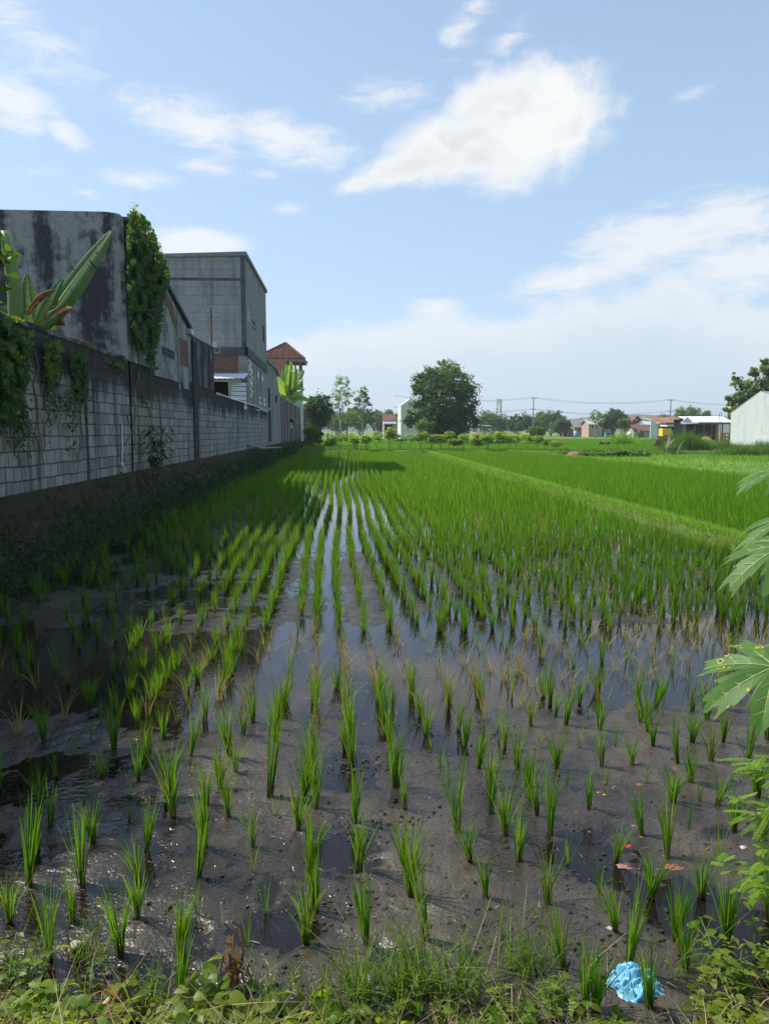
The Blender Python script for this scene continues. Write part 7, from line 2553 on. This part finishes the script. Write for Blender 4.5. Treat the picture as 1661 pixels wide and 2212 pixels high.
# snail shell at lower left
c = onz(162, 2046, 0.012); c[2] = float(mudh(c[0], c[1]))
sn = MB()
sp_ = []
rs = []
for k in range(26):
    t = k / 25
    a = t * 2.6 * 2 * math.pi
    r_ = 0.016 * (1 - t) ** 0.9
    sp_.append(c + np.array([r_ * math.cos(a) + 0.012 * t, r_ * math.sin(a) * 0.9, 0.014 + r_ * 0.25 * math.sin(a) + 0.008 * t])); rs.append(0.014 * (1 - t) ** 0.8 + 0.001)
sn.tube(sp_, rs, 8)
tag(sn.build('snail_shell', 'shell', None, True, origin=c), 'brown snail shell lying on the mud at lower left', 'shell')

# ---- bank plants
rng = np.random.default_rng(55)


def bpos(x, y):
    """where photo pixel meets the roadside bank"""
    z = 0.1
    for _ in range(12):
        p = onz(x, y, z)
        z = 0.5 * z + 0.5 * float(bankh(p[0], p[1]))
    p = onz(x, y, max(z, -0.02))
    return p


def broad(name, label, base, stems, H, size, mat, seed, per=6, lean=0.4, cat='plant', heart=0.9, group=None):
    """weed with broad oval leaves"""
    rng = np.random.default_rng(seed)
    base = np.array(base, float)
    root = thing(name, label, cat, base, group)
    st = MB(); V = []; F = []
    for k in range(stems):
        a = rng.uniform(0, 6.28); d = np.array([math.cos(a), math.sin(a), 0]) * abs(rng.normal(lean, 0.3))
        h = H * rng.uniform(0.6, 1.1)
        b_ = base + np.array([rng.normal() * 0.03, rng.normal() * 0.03, -0.02])
        pts_ = [b_ + d * h * t ** 1.4 + np.array([0, 0, h * t * (1 - 0.25 * t)]) for t in np.linspace(0, 1, 6)]
        st.tube(pts_, np.linspace(0.0035, 0.0015, 6), 5)
        for q in range(per):
            t = 0.2 + 0.8 * (q + 1) / per
            p = b_ + d * h * t ** 1.4 + np.array([0, 0, h * t * (1 - 0.25 * t)])
            aa = q * 2.5 + rng.normal() * 0.5
            o = np.array([math.cos(aa), math.sin(aa), rng.uniform(-0.2, 0.5)]); o /= np.linalg.norm(o)
            e = p + o * size * 0.35
            st.tube([p, e], 0.0012, 3, caps=False)
            L = size * rng.uniform(0.45, 1.2)
            sd_ = np.cross(o, [0, 0, 1]); sd_ /= np.linalg.norm(sd_)
            rl = rng.normal() * 0.5
            up_ = np.cross(sd_, o); sd_ = sd_ * math.cos(rl) + up_ * math.sin(rl); up_ = np.cross(sd_, o)
            i0 = len(V)
            prof = ((0.0, 0.15), (0.12, 0.62), (0.3, 0.86), (0.5, 0.80), (0.72, 0.52), (0.9, 0.2), (1.0, 0.02))
            for s, ww in prof:
                c = e + o * L * s - np.array([0, 0, 0.28 * L * s * s])
                V += [c - sd_ * L * heart * ww * 0.5 + up_ * L * ww * 0.10, c, c + sd_ * L * heart * ww * 0.5 + up_ * L * ww * 0.10]
            for s in range(len(prof) - 1):
                j = i0 + s * 3
                F += [(j, j + 1, j + 4, j + 3), (j + 1, j + 2, j + 5, j + 4)]
    st.build('stem', 'stem_green', root, True)
    link('leaves', np_mesh('leaves', V, F), mat, root, True)
    return root


WEEDS = [(30, 2160, 0.16, 0.07, 'weed', 'low green broad-leaved weed in the lower left corner'), (85, 2180, 0.18, 0.08, 'weed', 'leafy green weed near the lower left corner'),
         (150, 2150, 0.17, 0.06, 'weed', 'green weed with paired leaves left of the dry stems'), (135, 2210, 0.14, 0.08, 'weed', 'broad-leaved weed at the bottom edge, far left'),
         (215, 2195, 0.14, 0.07, 'weed_bright', 'yellowish weed in front of the leaning dry stems'), (300, 2170, 0.16, 0.07, 'weed', 'green weed right of the leaning dry stems'),
         (395, 2195, 0.15, 0.10, 'weed', 'weed with one very large arrow-shaped leaf at the bottom'), (445, 2150, 0.18, 0.10, 'weed', 'weed with wide heart-shaped leaves left of the brown stump'),
         (520, 2190, 0.13, 0.07, 'weed_bright', 'yellow-green weed at the foot of the brown stump'), (575, 2185, 0.14, 0.08, 'weed', 'weed with neat oval leaves right of the brown stump'),
         (650, 2190, 0.15, 0.08, 'weed', 'leafy weed left of the bottom middle'), (715, 2200, 0.13, 0.08, 'weed', 'round-leaved weed at the bottom middle'), (790, 2180, 0.13, 0.07, 'weed_bright', 'pale weed among the grass at the bottom middle'),
         (850, 2195, 0.13, 0.07, 'weed', 'weed amid long grass right of the bottom middle'), (940, 2180, 0.14, 0.06, 'weed_bright', 'yellow-green weed amid the long grass stems'), (1020, 2205, 0.12, 0.07, 'weed', 'weed left of the white fibrous litter'),
         (1085, 2175, 0.15, 0.06, 'weed_bright', 'yellow weed right of the long grass'), (1120, 2195, 0.12, 0.08, 'weed', 'dark-leaved weed just left of the white fibrous litter'), (1215, 2155, 0.15, 0.06, 'weed_bright', 'yellowish weed above the white fibrous litter'),
         (1260, 2190, 0.13, 0.06, 'weed', 'small weed between the white litter and the blue bag'), (1320, 2200, 0.10, 0.05, 'weed', 'small weed below the blue bag')]
for k, (x, y, h, s, mt, lab) in enumerate(WEEDS):
    broad('weed', lab, bpos(x, y + 30), 7, h, s * (0.72 if s < 0.12 else 0.9), mt, 200 + k, 6)
for k, (x, y, h, mt, lab) in enumerate(((20, 2065, 0.26, 'weed_bright', 'yellow-leaved climber rising at the left edge of the bank'), (60, 2105, 0.20, 'weed_bright', 'yellow-green creeper beside the left edge of the bank'),
                                        (262, 2120, 0.16, 'weed_red', 'weed with orange-red young leaves'))):
    broad('creeper', lab, bpos(x, y + 70), 4, h, 0.055, mt, 240 + k, 6, 0.3, 'creeper', 0.6)
for k, (x, y, h, s, lab) in enumerate(((1560, 2060, 0.30, 0.055, 'tall yellow-green bush at the lower right, leftmost stems'), (1600, 2090, 0.34, 0.06, 'dense yellow-green bush in the lower right corner'), (1640, 2050, 0.40, 0.055, 'yellow-green bush at the right edge above the straw'),
                                      (1530, 2140, 0.20, 0.05, 'low yellow-green bush beside the dark water, lower right'), (1585, 2160, 0.18, 0.05, 'low bright bush leaning over the straw at lower right'))):
    broad('yellow_bush', lab, bpos(x + 12, y + 70), 8, h * 0.8, s * 0.8, 'weed_bright', 260 + k, 8, 0.35, 'bush', 0.75)
sprig('herb', 'slender upright herb with small leaves in whorls near the right edge', bpos(1640, 2060), 3, 0.42, 0.06, 0.022, 9, 'weed', 270, 0.15, 'herb', None, True, 0.2, 'stem_green', 0.003)

# grass tufts on the bank
for k, (x, y, n, h, lab) in enumerate(((760, 2170, 60, 0.30, 'long loose grass tuft in the bottom middle, left part'), (850, 2160, 70, 0.34, 'long loose grass tuft left of the tall seed stalks'), (925, 2165, 80, 0.36, 'long loose grass tuft around the tall seed stalks'),
                                      (1010, 2160, 70, 0.30, 'grass tuft right of the tall seed stalks'), (1130, 2110, 90, 0.26, 'upright dense grass tuft left of the blue bag'), (1180, 2190, 40, 0.22, 'short grass tuft by the white litter'),
                                      (185, 2090, 40, 0.26, 'dark upright grass tuft near the snail shell'), (560, 2180, 30, 0.22, 'sparse grass tuft right of the brown stump'), (330, 2170, 34, 0.24, 'sparse grass tuft left of the brown stump'),
                                      (40, 2130, 36, 0.26, 'grass tuft at the left edge'), (1480, 2130, 26, 0.30, 'few arching grass blades left of the yellow bush'), (690, 2190, 40, 0.22, 'short grass tuft left of the bottom middle'))):
    b = bpos(x, y)
    r_ = np.random.default_rng(300 + k)
    p = np.c_[b[0] + r_.normal(size=n) * 0.05, b[1] + r_.normal(size=n) * 0.035, np.full(n, b[2] - 0.01)]
    v, f = blades(p, h, 0.0065, r_, 0.45, 5, 0.75)
    tag(link('grass_tuft', np_mesh('grass_tuft', v, f), 'grass', origin=b), lab, 'grass')
# tall seed stalks
for k, (x0_, y0_, x1_, y1_, lab) in enumerate(((930, 2160, 905, 1950, 'tall pale grass stalk, left one of the crossing pair'), (985, 2160, 1060, 1940, 'tall pale grass stalk leaning right, right one of the crossing pair'), (1035, 2150, 1075, 2010, 'shorter pale grass stalk leaning right'))):
    a = bpos(x0_, y0_); e = at(x1_, y1_, a[1] + 0.1)
    root = thing('grass_stalk', lab, 'grass', a)
    m_ = (a + e) / 2 + np.array([0.01, 0, 0.03])
    MB().tube([a, m_, e], [0.0022, 0.0018, 0.0010], 5).build('stalk', 'wood_pale', root)
    r_ = np.random.default_rng(k)
    pts = np.array([a + (e - a) * t for t in r_.uniform(0.2, 0.9, 5)])
    v, f = blades(pts, 0.14, 0.006, r_, 1.2, 4, 0.6)
    link('leaves', np_mesh('leaves', v, f), 'grass', root)
# brown rotten stump with split stalks
st_b = bpos(510, 2160)
stp = thing('dead_stalk', 'dark brown withered stalk with a pale broken tip standing on the bank', 'dead plant', st_b)
sm_ = MB()
for (x0_, y0_, x1_, y1_, r0) in ((500, 2170, 484, 1995, 0.009), (512, 2170, 497, 2060, 0.010), (525, 2160, 500, 1990, 0.008), (525, 2160, 540, 2080, 0.007), (495, 2175, 480, 2075, 0.006), (518, 2120, 505, 2060, 0.007), (535, 2165, 522, 2075, 0.006)):
    a = bpos(x0_, y0_); a = np.array([a[0], st_b[1] + rnd.uniform(-0.02, 0.02), st_b[2] - 0.02]); e = at(x1_, y1_, st_b[1])
    sm_.tube(limb(a, e, rng, 5, 0.05), np.linspace(r0, r0 * 0.5, 6), 6)
sm_.build('stalks', 'twig', stp)
a = at(484, 1990, st_b[1]); e = at(478, 1950, st_b[1])
MB().tube([a, e], [0.009, 0.003], 6).build('broken_tip', 'dead_wood', stp)
r_ = np.random.default_rng(9)
pts = np.array([at(505 + r_.normal() * 12, 2100 + r_.normal() * 35, st_b[1] + r_.normal() * 0.02) for _ in range(26)])
v, f = leaf_cards(pts, r_.normal(size=(26, 3)), 0.06, r_, 0.35, 0.2, 1.5)
link('dry_leaves', np_mesh('dry_leaves', v, f), 'dead_leaf', stp)
# leaning dry stems at left
for k, (x0_, y0_, x1_, y1_, r0, mt, lab) in enumerate(((200, 2205, 285, 2130, 0.016, 'dead_wood', 'thick pale split stem leaning to the right at lower left'), (240, 2200, 330, 2055, 0.004, 'twig', 'thin brown dry twig leaning right beside the split stem'),
                                                      (-10, 2180, 760, 2190, 0.004, 'twig', 'long thin dry runner lying along the bottom edge'), (120, 2190, 215, 2040, 0.003, 'twig', 'thin dry twig leaning right at far left'),
                                                      (1180, 2210, 1215, 2150, 0.006, 'dead_wood', 'short pale dry stick poking up beside the white litter'), (1540, 2200, 1640, 2170, 0.012, 'dead_wood', 'pale dry stem lying in the straw at lower right'),
                                                      (470, 2150, 400, 2170, 0.004, 'twig', 'curved brown twig left of the dead stalk'))):
    a = bpos(x0_, y0_); e = bpos(x1_, y1_) if abs(y1_ - y0_) < 40 else at(x1_, y1_, a[1] + 0.12)
    a = a + np.array([0, 0, 0.02]); e = e + np.array([0, 0, 0.03])
    o = MB().tube(limb(a, e, rng, 8, 0.025), np.linspace(r0, r0 * 0.5, 9), 6).build('fallen_twig', mt, None, True, origin=a)
    tag(o, lab, 'dry stem')
# white fibrous litter
b = bpos(1190, 2195)
r_ = np.random.default_rng(12)
fb = thing('white_litter', 'matted ball of white fibrous plastic at the bottom edge', 'litter', b)
v, f = blades(np.c_[b[0] + r_.normal(size=420) * 0.035, b[1] + r_.normal(size=420) * 0.025, b[2] + np.abs(r_.normal(size=420)) * 0.018], 0.045, 0.0025, r_, 1.6, 3, 0.6)
link('fibres', np_mesh('fibres', v, f), 'plume', fb)
# ground cover of the bank (uncountable): straw, small leaves, thin grass
n = 2800
x = rng.uniform(-2.6, 2.8, n); y = rng.uniform(1.5, 2.66, n)
P = np.c_[x, y, bankh(x, y) + rng.uniform(0.0, 0.10, n) * rng.uniform(0, 1, n)]
P = P[P[:, 2] > 0.0]
v1, f1 = blades(P, 0.09, 0.004, rng, 1.8, 3, 0.5)
tag(link('dry_straw', np_mesh('dry_straw', v1, f1), 'dry_grass'), 'dry straw and dead stems littering the roadside bank', 'dry grass', kind='stuff')
n = 8500
x = rng.uniform(-2.6, 2.8, n); y = rng.uniform(1.45, 2.62, n)
k = fbm(x, y, 2.2, 3, 44) > -0.02
z = bankh(x, y)
P = np.c_[x, y, z + rng.uniform(0.01, 0.11, n)][k & (z > 0.015)]
v2, f2 = leaf_cards(P, rng.normal(size=P.shape) * 0.6 + [0, -0.2, 0.8], 0.016 + 0.030 * rng.uniform(0, 1, len(P)) ** 2, rng, 0.55)
mi = (fbm(P[:, 0], P[:, 1], 1.5, 2, 9) + rng.normal(size=len(P)) * 0.14 > -0.02).astype(int)
tag(link('bank_leaves', np_mesh('bank_leaves', v2, f2, mi), ['weed', 'weed_bright']), 'small creeping leaves covering the roadside bank', 'ground cover', kind='stuff')
n = 1500
x = rng.uniform(-2.6, 2.8, n); y = rng.uniform(1.6, 2.75, n)
z = bankh(x, y)
k = (fbm(x, y, 1.6, 3, 45) > 0.02) & (z > -0.01)
v3, f3 = blades(np.c_[x, y, z - 0.01][k], 0.15, 0.0045, rng, 0.7, 4, 0.7)
tag(link('thin_grass', np_mesh('thin_grass', v3, f3), 'grass'), 'thin green grass on the roadside bank', 'grass', kind='stuff')

# ================================================================== HAZE
hzm, t = newmat('haze_air')
pv = t.n('ShaderNodeVolumePrincipled')
pv.inputs['Color'].default_value = (0.86, 0.93, 1.0, 1)
pv.inputs['Density'].default_value = 0.00036
pv.inputs['Anisotropy'].default_value = 0.35
o_ = t.n('ShaderNodeOutputMaterial')
t.t.links.new(pv.outputs[0], o_.inputs['Volume'])
hz_o = MB().box(-2600, 2600, -420, 4600, -1.5, 62).build('haze', 'haze_air', None)
tag(hz_o, 'thin bluish air haze that fades the far trees and houses', 'haze', kind='stuff')
